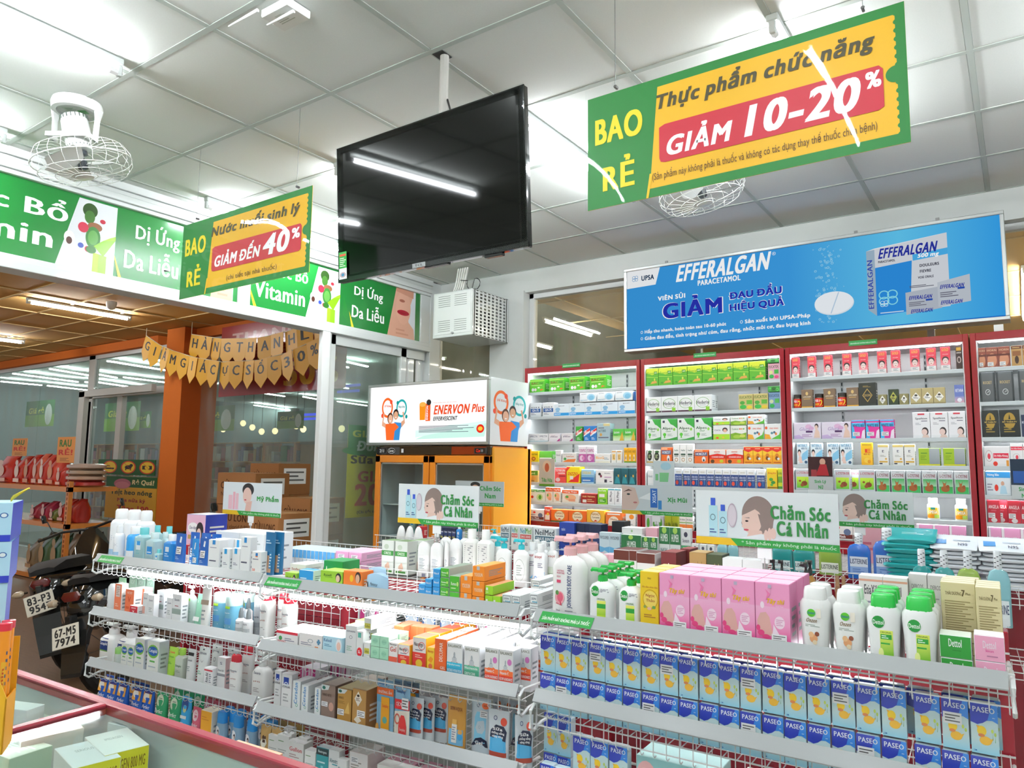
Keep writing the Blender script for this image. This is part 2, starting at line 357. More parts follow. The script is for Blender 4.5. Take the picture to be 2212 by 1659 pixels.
# printed sign boards over the opening
def pyy(px, py): return at(px, py, 0, PX).y
VEG = ('p d6d8da {a} 0 {c} 0 {c} .97 {b} .97;e {v1} .83 {r1} .1 2c4a1e;e {v1} .74 {r2} .09 3d6b2a;e {v2} .62 {r1} .06 8a5a3c;e {v3} .47 {r1} .15 3a7a33;e {v3} .47 {r2} .1 5c9c48;'
       'e {v4} .58 {r2} .07 c03048;e {v5} .4 {r2} .09 e8e0dc;e {v5} .36 {r3} .05 4a2a22;e {v6} .3 {r3} .04 c24058;e {v7} .33 {r3} .035 3a50a8;e {v8} .72 {r3} .03 b03040;'
       'p 8fc21a {g1} 0 {g2} 0 {g2} .25 {g1} .27;p a5d42a {g1} 0 {g3} 0 {g3} .26 {g1} .27;p 86bb18 {h1} .36 {h2} .24 {h3} .5 {h4} .46;p 9ccf2a {h4} .46 {h3} .5 {h3} .56 {h5} .52;e {h6} .3 {r2} .05 2e6e22')
def veg(w, x0, x1):
    q = lambda t: '%.4f' % ((x0+(x1-x0)*t)/w); r = lambda t: '%.4f' % ((x1-x0)*t/w)
    return VEG.format(a=q(0), b=q(.32), c=q(1), v1=q(.52), v2=q(.62), v3=q(.6), v4=q(.42), v5=q(.2), v6=q(.52), v7=q(.4), v8=q(.75), r1=r(.13), r2=r(.09), r3=r(.05),
                      g1=q(.62), g2=q(.86), g3=q(.72), h1=q(.62), h2=q(.8), h3=q(1), h4=q(.78), h5=q(.9), h6=q(.58))
GR = '1a7530'
def face(w, x0, x1):
    q = lambda t: '%.4f' % ((x0+(x1-x0)*t)/w); r = lambda t: '%.4f' % ((x1-x0)*t/w)
    return ('p dfe3ea {a} 0 {c} 0 {c} 1 {b} 1;p d9a48c {a} 0 {c} 0 {d} .22 {e} .35 {e} .6 {f} .93 {b} 1;e {m} .62 {r1} .34 dea890;e {m} .52 {r2} .055 a8182c;p 8e1020 {m0} .52 {m1} .52 {m} .5;'
            'e {n} .76 {r3} .03 a5604c;p c99078 {b} .93 {f} .86 {f} 1 {b} 1;q {x} .05 {y} .2 2 c89078').format(a=q(0), b=q(.28), c=q(1), d=q(.95), e=q(.75), f=q(.92), m=q(.55), m0=q(.34), m1=q(.76), n=q(.5), r1=r(.27), r2=r(.22), r3=r(.1), x=q(.3), y=q(.8))
def sign_board(y0, y1, ops, label):
    w = y1-y0; o = panel('sign_board', w, .44, ops, None, Matrix.Translation((PX-.004, y0, 2.70)) @ Matrix.Rotation(math.pi/2, 4, 'Z'), t=.006, face=GR, m='g', big='b')
    return tag(o, label, 'sign', 'green department signs over the opening')
Y = [pyy(*p) for p in ((-70, 400), (127, 470), (250, 520), (282, 520), (387, 560), (512, 600))]; a0 = -.2
w = 2.985-a0; f_ = lambda y: (y-a0)/w
sign_board(a0, 2.985, ('b %.4f .58 %.4f .86 fff Thuốc Bổ;b %.4f .2 %.4f .46 fff Vitamin;' % (f_(1.0), f_(1.86), f_(1.0), f_(1.79))) + veg(w, Y[1]-a0, Y[2]-a0)
           + ';p e6d830 %.4f .0 %.4f .0 %.4f .26 %.4f .3' % (f_(Y[2]+.05), f_(Y[2]+.03), f_(Y[2]+.0), f_(Y[2]+.0))
           + ';b %.4f .55 %.4f .88 fff Dị Ứng;b %.4f .16 %.4f .5 fff Da Liễu;' % (f_(Y[3]+.03), f_(Y[4]), f_(Y[3]-.03), f_(Y[4])) + face(w, 2.78-a0, 2.95-a0),
           'longer green department sign with vegetable picture above the wide opening')
a1 = 3.085; w = 4.87-a1; f_ = lambda y: (y-a1)/w; Y = [pyy(*p) for p in ((552, 590), (660, 640), (663, 620), (735, 650), (765, 650), (827, 670), (838, 680), (897, 690))]
sign_board(a1, 4.87, 'p e6d830 .02 0 .035 0 .0 .3 0 .25;b %.4f .6 %.4f .86 fff Thuốc Bổ;b %.4f .18 %.4f .46 fff Vitamin;' % (f_(Y[0]+.03), f_(Y[1]+.02), f_(Y[0]), f_(Y[1])) + veg(w, Y[2]-a1, Y[3]-a1)
           + ';p 1d7a2e %.4f .2 %.4f .0 %.4f .55;p e6d830 %.4f .0 %.4f .0 %.4f .3' % (f_(Y[3]+.03), f_(Y[3]+.14), f_(Y[3]+.04), f_(Y[3]+.16), f_(Y[3]+.13), f_(Y[3]+.1))
           + ';b %.4f .58 %.4f .86 fff Dị Ứng;b %.4f .2 %.4f .5 fff Da Liễu;' % (f_(Y[4]), f_(Y[5]), f_(Y[4]-.02), f_(Y[5]+.02)) + face(w, Y[6]-a1, Y[7]-a1),
           'shorter green department sign with a woman\'s mouth and chin at its end')
# ================================================================ lamps of the room
_tl = {}
def tube_lamp(x, y0, y1, z, label, group, strength=TUBE, drop=.075, cat='lamp', cfix='cdd3d0', parent=None):
    L = y1-y0; key = (round(L, 2), strength, cfix, drop)
    if key not in _tl:
        a = MB(); a.cbox(-.022, 0, drop-.028, .022, L, drop, cfix, 'w', e=.004); am = a.mesh('batten')
        h = MB(); h.cbox(-.012, 0, 0, .012, .018, drop-.028, 'd5dad8', 'g', e=.003); hm = h.mesh('lamp_holder')
        e = MB(); e.tube([(0, .05, .014), (0, L-.05, .014)], .0135, 'f6fbff', 'E%g' % strength, n=6)
        e.tube([(0, .018, .014), (0, .05, .014)], .0138, 'eee', 'g', n=6); e.tube([(0, L-.05, .014), (0, L-.018, .014)], .0138, 'eee', 'g', n=6); _tl[key] = (am, hm, e.mesh('fluorescent_tube'))
    am, hm, em = _tl[key]; r = empty('tube_lamp', (x, y0, z-drop)); tag(r, label, cat, group)
    obj('batten', am, r); obj('lamp_holder', hm, r); obj('lamp_holder', hm, r, Matrix.Translation((0, y1-y0-.018, 0))); obj('fluorescent_tube', em, r); return r
G1_ = 'tube lamps on the white ceiling'
tube_lamp(-3.04, .2, 1.43, CZ, 'lit tube lamp on white ceiling, nearest the orbit fan', G1_)
tube_lamp(-1.87, 2.72, 3.95, CZ, 'lit tube lamp on white ceiling just behind the television', G1_)
tube_lamp(-3.08, 2.64, 3.87, CZ, 'lit tube lamp mostly hidden by the television, seen beside its edge', G1_)
tube_lamp(-.68, 2.62, 3.85, CZ, 'lit tube lamp behind the larger yellow hanging sign', G1_)
tube_lamp(-4.2, 2.55, 3.78, CZ, 'lit tube lamp along the left wall above the green signs', G1_)
tube_lamp(-4.2, .2, 1.43, CZ, 'tube lamp along the left wall behind the orbit fan', G1_)
tube_lamp(.52, 2.62, 3.85, CZ, 'lit tube lamp at the right end of the ceiling row', G1_)
for i, x in enumerate((-1.87, -.68, .52)): tube_lamp(x, .2, 1.43, CZ, 'lit tube lamp on ceiling above the shop assistant counter', G1_)
for i, x in enumerate((-3.04, -1.87, -.68, .52)): tube_lamp(x, -2.2, -.97, CZ, 'lit tube lamp on ceiling behind the counter area', G1_)
# ================================================================ lobby
OR = 'd9722a'
b = MB(); b.box(-18, -3, -.05, -4.55, 6, 0, '6e5742', 'o'); b.build('floor.001', kind='structure')
LZ = 3.5
lc = empty('ceiling.001', (0, 0, LZ), kind='structure')
b = MB(); b.box(-18, -3, .01, -4.58, 6.1, .05, 'e0ae62', 'd'); b.box(-4.58, 5.34, .01, 4, 17, .05, 'e0ae62', 'd'); b.build('ceiling_board', lc)
g = MB(); g.box(-.011, -3, -.002, .011, 6, .01, 'd9b982', 'd'); gm = g.mesh('grid_bar')
g = MB(); g.box(-18, -.011, -.002, -4.6, .011, .01, 'd9b982', 'd'); gm2 = g.mesh('grid_bar')
g = MB(); g.box(-.011, 5.34, -.002, .011, 17, .01, 'd9b982', 'd'); gm3 = g.mesh('grid_bar')
g = MB(); g.box(-5, -.011, -.002, 4, .011, .01, 'd9b982', 'd'); gm4 = g.mesh('grid_bar')
for i in range(10): obj('grid_bar', gm, lc, Matrix.Translation((-16.6+i*1.22, 0, 0)))
for j in range(14): obj('grid_bar', gm2, lc, Matrix.Translation((0, -2.6+j*.61, 0)))
for i in range(7): obj('grid_bar', gm3, lc, Matrix.Translation((-4.3+i*1.22, 0, 0)))
for j in range(9): obj('grid_bar', gm4, lc, Matrix.Translation((0, 5.9+j*1.22, 0)))
def lobby_lamp(p, q, label):
    a, c = at(*p, 2, LZ-.06), at(*q, 2, LZ-.06); tube_lamp((a.x+c.x)/2, min(a.y, c.y), max(a.y, c.y), LZ, label, 'tube lamps on the tan lobby ceiling', LOBBY, drop=.07)
lobby_lamp((50, 655), (290, 690), 'lit tube lamp on tan lobby ceiling beside the dome camera')
lobby_lamp((-90, 722), (48, 743), 'lit tube lamp on tan lobby ceiling cut off by the picture edge')
lobby_lamp((1173, 694), (1280, 727), 'longer lit tube seen through the back window under tan ceiling')
lobby_lamp((1120, 735), (1190, 755), 'shorter lit tube seen low through the back window')
lobby_lamp((1700, 560), (1960, 610), 'lit tube beyond the back window hidden by the blue sign')
lobby_lamp((2176, 590), (2240, 690), 'lit tube seen through glass past the end of the blue sign')
lobby_lamp((900, 760), (946, 779), 'lit tube seen low through the corner window')
for i, x in enumerate((-6.3, -9.0, -11.7)):
    for y in (-1.6, .9): tube_lamp(x, y, y+1.2, LZ, 'added fill tube lamp on tan lobby ceiling outside the view', 'tube lamps on the tan lobby ceiling', LOBBY, drop=.09)  # unseen extra tubes, added to brighten the lobby
for y in (7.2, 9.6, 12.2): tube_lamp(.9, y, y+1.2, LZ, 'added unseen fill tube lamp beyond the back windows', 'tube lamps on the tan lobby ceiling', LOBBY, drop=.09)  # out-of-view tubes added to light the tan ceiling behind the windows
b = MB(); b.box(-5, 16.9, 0, 4, 17, LZ, 'c89c58', 'd'); b.build('wall_far', kind='structure')
b = MB(); b.box(-12, -3, 0, -4.6, -2.9, LZ, 'c89c58', 'd'); b.build('wall_lobby', kind='structure')
FY = 6.0
fx = lambda px, py=900: at(px, py, 1, FY).x
fz = lambda px, py: at(px, py, 1, FY).z
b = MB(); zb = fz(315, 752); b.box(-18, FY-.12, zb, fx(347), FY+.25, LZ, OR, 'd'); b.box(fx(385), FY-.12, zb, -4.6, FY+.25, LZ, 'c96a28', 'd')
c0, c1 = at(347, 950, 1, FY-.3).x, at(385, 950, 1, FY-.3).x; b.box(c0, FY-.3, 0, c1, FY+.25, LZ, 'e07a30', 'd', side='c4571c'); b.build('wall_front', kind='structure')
# shop front frames and panes
sf = empty('window_3', (0, FY, 0), kind='structure'); f = MB()
def bar(x0, x1, z0, z1, col='d0d2cc', y=0): f.cbox(x0, y-.03, z0, x1, y+.05, z1, col, 'w', e=.004)
bar(fx(188), fx(201), 0, zb); bar(-18, c0, zb-.07, zb); bar(fx(188), c0, fz(197, 862), fz(197, 848))
bar(fx(160, 1100), fx(183, 1100), 0, fz(170, 870)); bar(fx(404), fx(413), 0, zb); bar(fx(412), -4.7, zb-.06, zb)
bar(fx(205), fx(217), 0, fz(205, 850), 'c4c4bc', -.25); bar(fx(268), fx(279), 0, fz(268, 858), 'b9b9b0', -.1)
bar(fx(205), fx(362), fz(205, 862), fz(205, 848), 'c4c4bc', -.25)
f.build('window_frame', sf)
for x0, x1 in ((-18, fx(82)), (fx(82)+.01, fx(189)), (fx(201), c0), (fx(412), fx(592)), (fx(592)+.01, fx(690)), (fx(690)+.01, -4.7)):
    g = MB(); g.box(x0, 0, 0, x1, .01, zb, 'fff', 'Gf'); g.build('window_pane', sf)
f = MB(); hx = fx(222); h0, h1 = fz(222, 1115), fz(222, 1037)
f.tube([(hx, -.28, h0), (hx, -.36, h0), (hx, -.36, h1), (hx, -.28, h1)], .014, 'ddd', 'm', n=6); f.build('chrome_handle', sf)
# supermarket beyond the glass
SZ = 4.3
b = MB(); b.box(-30, 6.3, SZ, 0, 30, SZ+.1, 'b4bcb6', 'd'); b.build('ceiling.002', kind='structure')
b = MB(); b.box(-30, 6.3, -.05, 0, 30, 0, '8b8f86', 'g'); b.build('floor.002', kind='structure')
b = MB(); b.box(-36, 24, 0, 0, 24.2, SZ, '5c6866', 'd'); b.box(-30.2, 6, 0, -30, 24, SZ, '5c6866', 'd'); b.build('wall_store', kind='structure')
ORDN = 'first second third fourth fifth sixth seventh eighth ninth tenth'.split()
def store_tube(x0, y0, x1, y1, i, z=SZ-.15):
    a, c = at(x0, y0, 2, z), at(x1, y1, 2, z)
    e = MB(); e.cbox(-.03, 0, 0, .03, (c-a).length, .03, 'f4faff', 'E%g' % STORE, e=.004); r = e.build('ceiling_tube', None, Matrix.Translation(a) @ Matrix.Rotation(math.atan2(c.y-a.y, c.x-a.x)-math.pi/2, 4, 'Z'))
    tag(r, 'bright supermarket ceiling tube, %s across, seen through %s' % (ORDN[i % 10], ('the glass nearest the picture edge and door', 'the glass around and beside the orange column', 'the glass between column and fridge')[i//10]), 'lamp', 'supermarket ceiling tubes behind the glass')
for i, q in enumerate([(232, 781, 358, 801), (108, 798, 193, 812), (208, 809, 252, 817), (28, 808, 168, 826), (2, 825, 90, 833), (103, 834, 192, 844), (26, 843, 144, 853), (267, 816, 357, 827), (206, 826, 304, 840), (184, 826, 192, 827),
    (303, 866, 355, 874), (128, 881, 190, 889), (128, 881, 160, 885), (13, 889, 55, 893), (415, 866, 441, 870), (545, 847, 615, 857), (646, 834, 684, 841), (549, 876, 626, 887), (505, 886, 545, 891), (655, 858, 684, 863), (750, 783, 794, 793), (706, 784, 752, 795), (729, 868, 792, 877), (727, 894, 775, 901),
    (438, 834, 466, 838), (141, 912, 185, 917), (152, 931, 190, 936), (308, 917, 351, 921), (740, 838, 752, 840), (503, 908, 540, 911)]): store_tube(*q, i)
for q in ((640, 896, 690, 904), (640, 905, 688, 911), (730, 834, 776, 835), (728, 846, 774, 848)):
    a, c = at(q[0], q[1], 1, 16), at(q[2], q[3], 1, 16); e = MB(); e.box(a.x, 16, a.z-.05, c.x, 16.05, a.z+.03, '4858f0', 'E1.6')
    tag(e.build('blue_light_strip'), 'glowing blue light strip deep in the supermarket', 'lamp', 'blue supermarket light strips')
gl = MB(); gl.lathe([(.005, .1), (.05, .085), (.075, .04), (.075, .0), (.04, -.05), (.005, -.06)], 'ffdca8', 'E3', n=10); glm = gl.mesh('lamp_globe')
cd = MB(); cd.tube([(0, 0, .08), (0, 0, 1.1)], .006, '222', 'g', n=4); cdm = cd.mesh('cord')
for px, py in ((447, 920), (482, 929), (525, 916), (545, 925), (565, 934), (594, 933), (613, 912), (640, 922), (655, 929), (265, 926), (738, 928)):
    p = at(px, py, 1, 11.5); r = empty('globe_lamp', p); tag(r, 'small warm globe lamp hanging in the supermarket behind the glass', 'lamp', 'warm globe lamps beyond the shop front'); obj('lamp_globe', glm, r); obj('cord', cdm, r)
# supermarket shelving and goods far behind the glass
def store_rack(x0, x1, y, z1, seed, lab):
    rnd = random.Random(seed); r = empty('store_rack', (x0, y, 0)); tag(r, lab, 'shelf', 'shelving runs in the supermarket'); b = MB(); w = x1-x0
    for i in range(int(w/1.0)+2):
        xx = min(i*1.0, w); b.box(xx-.02, 0, 0, xx+.02, .45, z1, 'd98a30', 'g')
    n = 5
    for k in range(n+1): b.box(0, 0, z1*k/n-.02 if k else .05, w, .45, z1*k/n if k else .08, 'd8a050', 'g')
    b.build('rack_frame', r); g = MB()
    for k in range(n):
        x = .05
        while x < w-.1:
            q = rnd.uniform(.06, .2); h = rnd.uniform(.14, z1/n-.07); c = rnd.choice(['b03030', 'd8d0c0', '3a5a9a', '4a8a4a', 'c89a40', '707478', 'e8e4dc', 'a8485a', '2c4858'])
            g.box(x, .04, z1*k/n+.085 if not k else z1*k/n+.001, x+q, .3, z1*k/n+h, c, 'g'); x += q+.015
    g.build('goods', r, kind='stuff')
store_rack(fx(30)-5, -10.8, 9.5, 2.0, 3, 'supermarket shelving run beyond the door with orange uprights')
store_rack(-10.2, -8.2, 9.0, 1.9, 5, 'supermarket shelving just beyond the orange column')
b = MB(); b.box(fx(455), 7.6, 0, fx(770), 7.7, fz(500, 950), 'c9ab8a', 'd'); b.box(fx(455), 7.58, fz(500, 952), fx(770), 7.72, fz(500, 945), '9a9a90', 'd'); tag(b.build('store_screen'), 'pale peach partition board standing behind the shop front glass', 'partition')
for i, (x0, y0, x1, y1) in enumerate(((58, 868, 115, 920), (228, 872, 300, 930), (296, 890, 325, 924), (420, 880, 505, 930), (600, 890, 655, 925))):
    a, c = at(x0, y0, 1, 10.5+.2*i), at(x1, y1, 1, 10.5+.2*i); w, h = c.x-a.x, a.z-c.z
    o = panel('hanging_banner', w, h, 'r 0 0 1 .45 7fae3a;r 0 .45 1 1 3d7a48;e .8 .45 .12 .4 e8e8e0;i .1 .5 .65 .75 e6e04a Giá rẻ', None, Matrix.Translation((a.x, 10.5+.2*i, c.z)), face='3d7a48')
    tag(o, ('green hanging banner deep in the supermarket, nearest picture edge', 'green hanging banner above the glass door', 'small green banner with white figure above the door', 'wide green hanging banner under the bunting', 'green hanging banner beside the sliding frame post')[i], 'banner', 'hanging banners in the supermarket')
# orange rack with rice sacks behind the glass
RY = 4.5
rx = lambda px, py=1050: at(px, py, 1, RY)
rk = empty('display_rack', (0, RY, 0)); tag(rk, 'orange slotted steel rack with sacks and bags by the shop front', 'rack'); b = MB()
x1 = rx(150).x; x0 = rx(-60).x
for x in (x0, x1-.08):
    b = MB(); b.box(x, 0, 0, x+.08, .05, rx(150, 1040).z, 'd98436', 'g')
    for k in range(24): b.box(x+.03, -.004, .06*k+.05, x+.05, 0, .06*k+.085, '8a4a18', 'g')
    b.build('upright', rk)
zs = [rx(100, y).z for y in (1050, 1128, 1245)]
for z in zs: b = MB(); b.box(x0, 0, z-.06, x1, .6, z, 'e08a38', 'g'); b.build('shelf_board', rk)
def sack(px0, px1, py0, z, cols, label, lean=.1, y=.1, grp='rice sacks on the orange rack', flat=False):
    a, c = rx(px0, py0), rx(px1, py0); w = abs(c.x-a.x)*.72; h = a.z-z; up = [q for q in zs if q > z+.1]; h = min(h, (min(up)-.08-z) if up else 9); b = MB()
    if flat: b.loft([(0, w*.42, .15, 3), (h*.3, w*.5, .2, 3), (h*.7, w*.5, .2, 3), (h, w*.4, .12, 3)], cols[0], 'f', n=14)
    else: b.loft([(0, w*.5, .09, 4), (h*.2, w*.52, .13, 3), (h*.6, w*.5, .12, 3), (h*.88, w*.4, .05, 3, lean*.5), (h, w*.5, .01, 3, lean)], cols[0], 'f', n=14)
    o = b.build('rice_sack' if not flat else 'flat_bag', None, Matrix.Translation(((a.x+c.x)/2, RY+y+.16, z+.004)), smooth=True)
    p = MB(); art(p, 'e .5 .45 .3 .22 %s;r .1 .05 .9 .18 %s;e .5 .75 .2 .1 %s' % (cols[1], cols[1], cols[1]), lambda u, v, zz: ((u-.5)*w*.8, -.135-zz, v*h), 'f'); p.build('printed_label', o)
    tag(o, label, 'bag', grp)
for i, (p0, p1, y, c) in enumerate(((-40, 6, 985, 'c8342a'), (4, 30, 985, 'c83a2c'), (26, 48, 982, 'b8302a'), (45, 66, 980, 'd06048'), (60, 80, 982, 'c04038'), (74, 103, 985, 'd04a38'), (95, 115, 1003, 'c03a34'))):
    sack(p0, p1, y, zs[0], (c, ('e8b8a0', 'f0d8c8', 'd88020')[i % 3]), 'red printed rice sack standing on orange rack, %s from the door' % ('seventh sixth fifth fourth third second first'.split()[i]))
for i in range(4):
    zz = zs[0]+.004+i*.076; a = rx(112, 1000); b = MB(); b.loft([(0, .22, .17, 3), (.02, .27, .2, 3), (.055, .27, .2, 3), (.074, .2, .16, 3)], ('b83a3a', 'c9a890', 'b8a088', 'c0a898')[i], 'f', n=16)
    tag(b.build('flat_bag', None, Matrix.Translation((rx(134).x+.02, RY+.28, zz)), smooth=True), 'flat bag of rice lying in the pile, %s from the bottom' % ('first', 'second', 'third', 'fourth')[i], 'bag', 'flat bags piled beside the rice sacks')
for i, (p0, p1, y, c) in enumerate(((38, 60, 1085, 'a03048'), (62, 82, 1083, 'a83050'), (80, 98, 1095, '6a7a3a'), (98, 122, 1078, 'c83a2a'), (120, 140, 1078, 'b8342c'))):
    sack(p0, p1, y, zs[1], (c, 'd8a090'), 'small bag on the middle board of the orange rack, %s from the sacks' % ('first', 'second', 'third', 'fourth', 'fifth')[i], grp='small bags on the middle rack board')
for i, (p0, p1, y, c) in enumerate(((30, 55, 1165, '8a7a60'), (55, 85, 1150, '4a6a4a'), (80, 112, 1150, '3a6a50'), (108, 138, 1155, '8a7458'))):
    sack(p0, p1, y, zs[2], (c, 'b89a70'), 'dark green and tan bag low on the orange rack, %s along' % ('first', 'second', 'third', 'fourth')[i], grp='bags low on the rack')
for i, (x0, y0, x1_, y1) in enumerate(((20, 947, 48, 985), (117, 944, 150, 1000))):
    a, c = rx(x0, y0), rx(x1_, y1); w, h = c.x-a.x, a.z-c.z
    o = panel('price_card', w, h, 'b .12 .62 .8 .9 3a7a2a RAU;b .1 .3 .9 .58 d83020 RẺ!;q .2 .05 .8 .2 3 a06030', None, Matrix.Translation((a.x, RY+.05+.0*i, c.z)), face='f0a050')
    tag(o, ('orange price card above the red sacks, nearer picture edge', 'orange price card above the pile of flat bags')[i], 'sign', 'orange price cards on the rack')
# red poster and bunting
def fpanel(name, x0, y0, x1, y1, Y, ops, face, label, cat, grp=None, t=.01, m='f'):
    a, c = at(x0, y0, 1, Y), at(x1, y1, 1, Y); w, h = c.x-a.x, a.z-c.z
    o = panel(name, w, h, ops, None, Matrix.Translation((a.x, Y, c.z)), t=t, face=face, m=m); return tag(o, label, cat, grp)
fpanel('poster', 480, 708, 745, 838, FY-.22, 'b .1 .72 .9 .93 d8b0a8 THANH LÝ;b .1 .3 .55 .5 c8a850 GIẢM;b .55 .08 .95 .4 e0b040 50%;q .05 .55 .95 .68 3 b85048', 'a01c20', 'dark red plastic poster hung behind the yellow bunting', 'poster')
for i, q in enumerate(((213, 992, 334, 1028),)):
    fpanel('notice_strip', *q, FY-.29, ';'.join('e %s .5 .13 .42 e8c838;o %s .5 .13 .42 .16 c83828;%s;p c83828 %s .25 %s .2 %s .78 %s .82' % (x, x, d, x1, x2, x3, x4) for x, d, x1, x2, x3, x4 in (
        ('.22', 'r .14 .35 .3 .45 222;r .15 .55 .22 .6 222', '.29', '.31', '.15', '.13'), ('.55', 'e .55 .5 .06 .13 222;r .5 .3 .52 .5 222;r .58 .3 .6 .5 222;e .6 .62 .03 .1 222', '.62', '.64', '.48', '.46'), ('.87', 'r .79 .38 .95 .62 222;e .87 .5 .04 .12 e8c838', '.94', '.96', '.8', '.78'))),
        '1d5a2a', 'dark green strip with three round prohibition symbols on the door', 'sign', m='p')
fpanel('poster', 231, 1028, 334, 1128, FY-.285, 'r 0 .75 1 1 1d5a2a;e .33 .83 .17 .12 b06878;e .33 .8 .14 .08 c88088;i .52 .8 .95 .94 e8d8a0 Rẻ Quá!;b .1 .54 .92 .7 2a3a1a Thịt heo nóng;b .25 .38 .8 .5 a03020 Mua nửa ký;b .25 .12 .95 .34 c03020 Tặng 100g', 'd8a428', 'yellow and green meat offer poster on the glass door', 'poster', m='p')
gl_ = fpanel('poster', 748, 918, 812, 1118, 5.0, '', 'e8c820', 'x', 'x')
bpy.data.objects.remove(gl_)
o = panel('poster', .62, at(765, 918, 0, PX-.09).z-at(765, 1118, 0, PX-.09).z, 'r 0 .72 1 1 1f8a3a;e .5 .72 .6 .06 1f8a3a;b .08 .87 .8 .97 e8e040 GIÁ RẺ;i .15 .72 .9 .83 fff Đón hè;b .06 .58 .95 .68 2a2a1a Sữa rửa;B .2 .38 .9 .54 e04020 GIẢM;B .15 .12 .95 .36 e04020 20%;b .2 .03 .9 .08 5a4a1a (Chi tiết tại nhà thuốc)', None, Matrix.Translation((PX-.09, at(750, 1000, 0, PX-.09).y, at(765, 1118, 0, PX-.09).z)) @ Matrix.Rotation(math.pi/2, 4, 'Z'), face='ecd020')
tag(o, 'green and yellow offer poster hanging behind the glass beside the fridge', 'poster')
def bunting(pts, letters, label, Y, w=.17):
    """pennants strung along a cord through the given photo points on the plane of the shop front"""
    P = [at(x, y, 1, Y) for x, y in pts]; r = empty('bunting', P[0]); tag(r, label, 'bunting', 'yellow letter bunting across the lobby'); n = len(letters); b = MB()
    b.tube([p-P[0] for p in P], .006, 'e8e0c0', 'd', n=4); b.build('cord', r)
    for p_ in (P[0], P[-1]): b = MB(); b.tube([p_-P[0], Vector((p_.x, p_.y, LZ+.01))-P[0]], .004, 'e8e0c0', 'd', n=4); b.build('hanging_cord', r); L = [0]
    for i in range(1, len(P)): L.append(L[-1]+(P[i]-P[i-1]).length)
    def on(s):
        for i in range(1, len(P)):
            if s <= L[i]: return P[i-1].lerp(P[i], (s-L[i-1])/(L[i]-L[i-1])), (P[i]-P[i-1])
        return P[-1], P[-1]-P[-2]
    w = L[-1]/n
    for i, ch in enumerate(letters):
        p, d = on(w*(i+.5)); ang = math.atan2(-d.z, d.x); h = .36; f = MB(); hw = w*.5; yy = -.012*(i % 2)
        f.rings([[(-hw, yy-.004, 0), (hw, yy-.004, 0), (hw*.98, yy-.004, -h*.68), (0, yy-.004, -h), (-hw*.98, yy-.004, -h*.68)], [(-hw, yy, 0), (hw, yy, 0), (hw*.98, yy, -h*.68), (0, yy, -h), (-hw*.98, yy, -h*.68)]], 'f0b424', 'p')
        o = f.build('pennant', r, Matrix.Translation(p-P[0]) @ Matrix.Rotation(ang, 4, 'Y') @ Matrix.Rotation(math.radians(8*math.sin(i*2.3)), 4, 'Z'))
        if ch != ' ':
            t = MB(); art(t, 'b 0 0 1 1 1c1c1c '+ch, lambda u, v, z: (-w*.26*(1 if ch != 'I' else .25)+u*w*.52*(1 if ch != 'I' else .25), yy-.005-z, -h*.5+v*h*(.36 if ch not in 'ÀẢỐÁ' else .48)), 'p'); t.build('letter', o)
bunting([(414, 722), (480, 732), (560, 730), (620, 716), (660, 702), (706, 684)], 'HÀNGTHANHLÝ', 'upper yellow letter bunting in front of the red poster', FY-.42)
bunting([(316, 725), (345, 745), (375, 758), (420, 772), (480, 782), (560, 778), (620, 762), (660, 744), (694, 728)], 'GIẢMGIÁCỰCSỐC30%', 'lower yellow letter bunting crossing the orange column', FY-.5)
dc = MB(); p = at(241, 652, 2, LZ); dc.lathe([(.06, 0), (.06, -.03), (.055, -.05), (.04, -.085), (.015, -.1)], 'e8e4dc', 'g', n=16); tag(dc.build('dome_camera', None, Matrix.Translation(p), smooth=True), 'small white dome security camera on the tan lobby ceiling', 'camera')
# saline cartons piled outside the partition
def carton(px, py, Yp, w, d, h, rot, label, ops, z=None):
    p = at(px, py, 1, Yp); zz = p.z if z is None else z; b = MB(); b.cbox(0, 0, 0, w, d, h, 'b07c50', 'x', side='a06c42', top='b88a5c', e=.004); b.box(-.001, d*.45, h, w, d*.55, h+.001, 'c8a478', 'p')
    o = b.build('cardboard_carton', None, Matrix.Translation((p.x, Yp, zz)) @ Matrix.Rotation(math.radians(rot), 4, 'Z')); a = MB(); art(a, ops, lambda u, v, q: (u*w, -q-.001, v*h), 'x', step=.0005)
    art(a, 's .15 .35 .85 .85', lambda u, v, q: (w+q+.001, u*d, v*h), 'p', step=.0006); a.build('printed_text', o); return tag(o, label, 'box', 'brown saline cartons in the lobby')
CL = 'b .1 .5 .9 .8 5a3420 CỬU LONG;t .12 .25 .85 .4 5a3420 Natri clorid 0,9%'
for ci, (xa, xb, yt, Yp, dd, n, hh, nm) in enumerate(((471, 560, 1020, 4.15, .36, 5, .31, 'nearer the motorbikes'), (541, 598, 1000, 4.6, .42, 5, .325, 'behind and topmost'), (545, 603, 1106, 3.75, .36, 4, .295, 'in front under the white display sign'), (608, 668, 1074, 4.16, .4, 4, .33, 'nearest the sliding frame'))):
    p, q = at(xa, yt, 1, Yp), at(xb, yt, 1, Yp)
    for k in range(n):
        hh_ = p.z/n; c_ = carton(xa, yt, Yp, q.x-p.x, dd, hh_-.002, (-3, 4, -2, 5)[ci]*(1-.5*(k % 2)), 'brown saline carton, %s from top, stack %s' % (('fifth', 'fourth', 'third', 'second', 'first')[k+5-n], nm), CL, z=k*hh_)
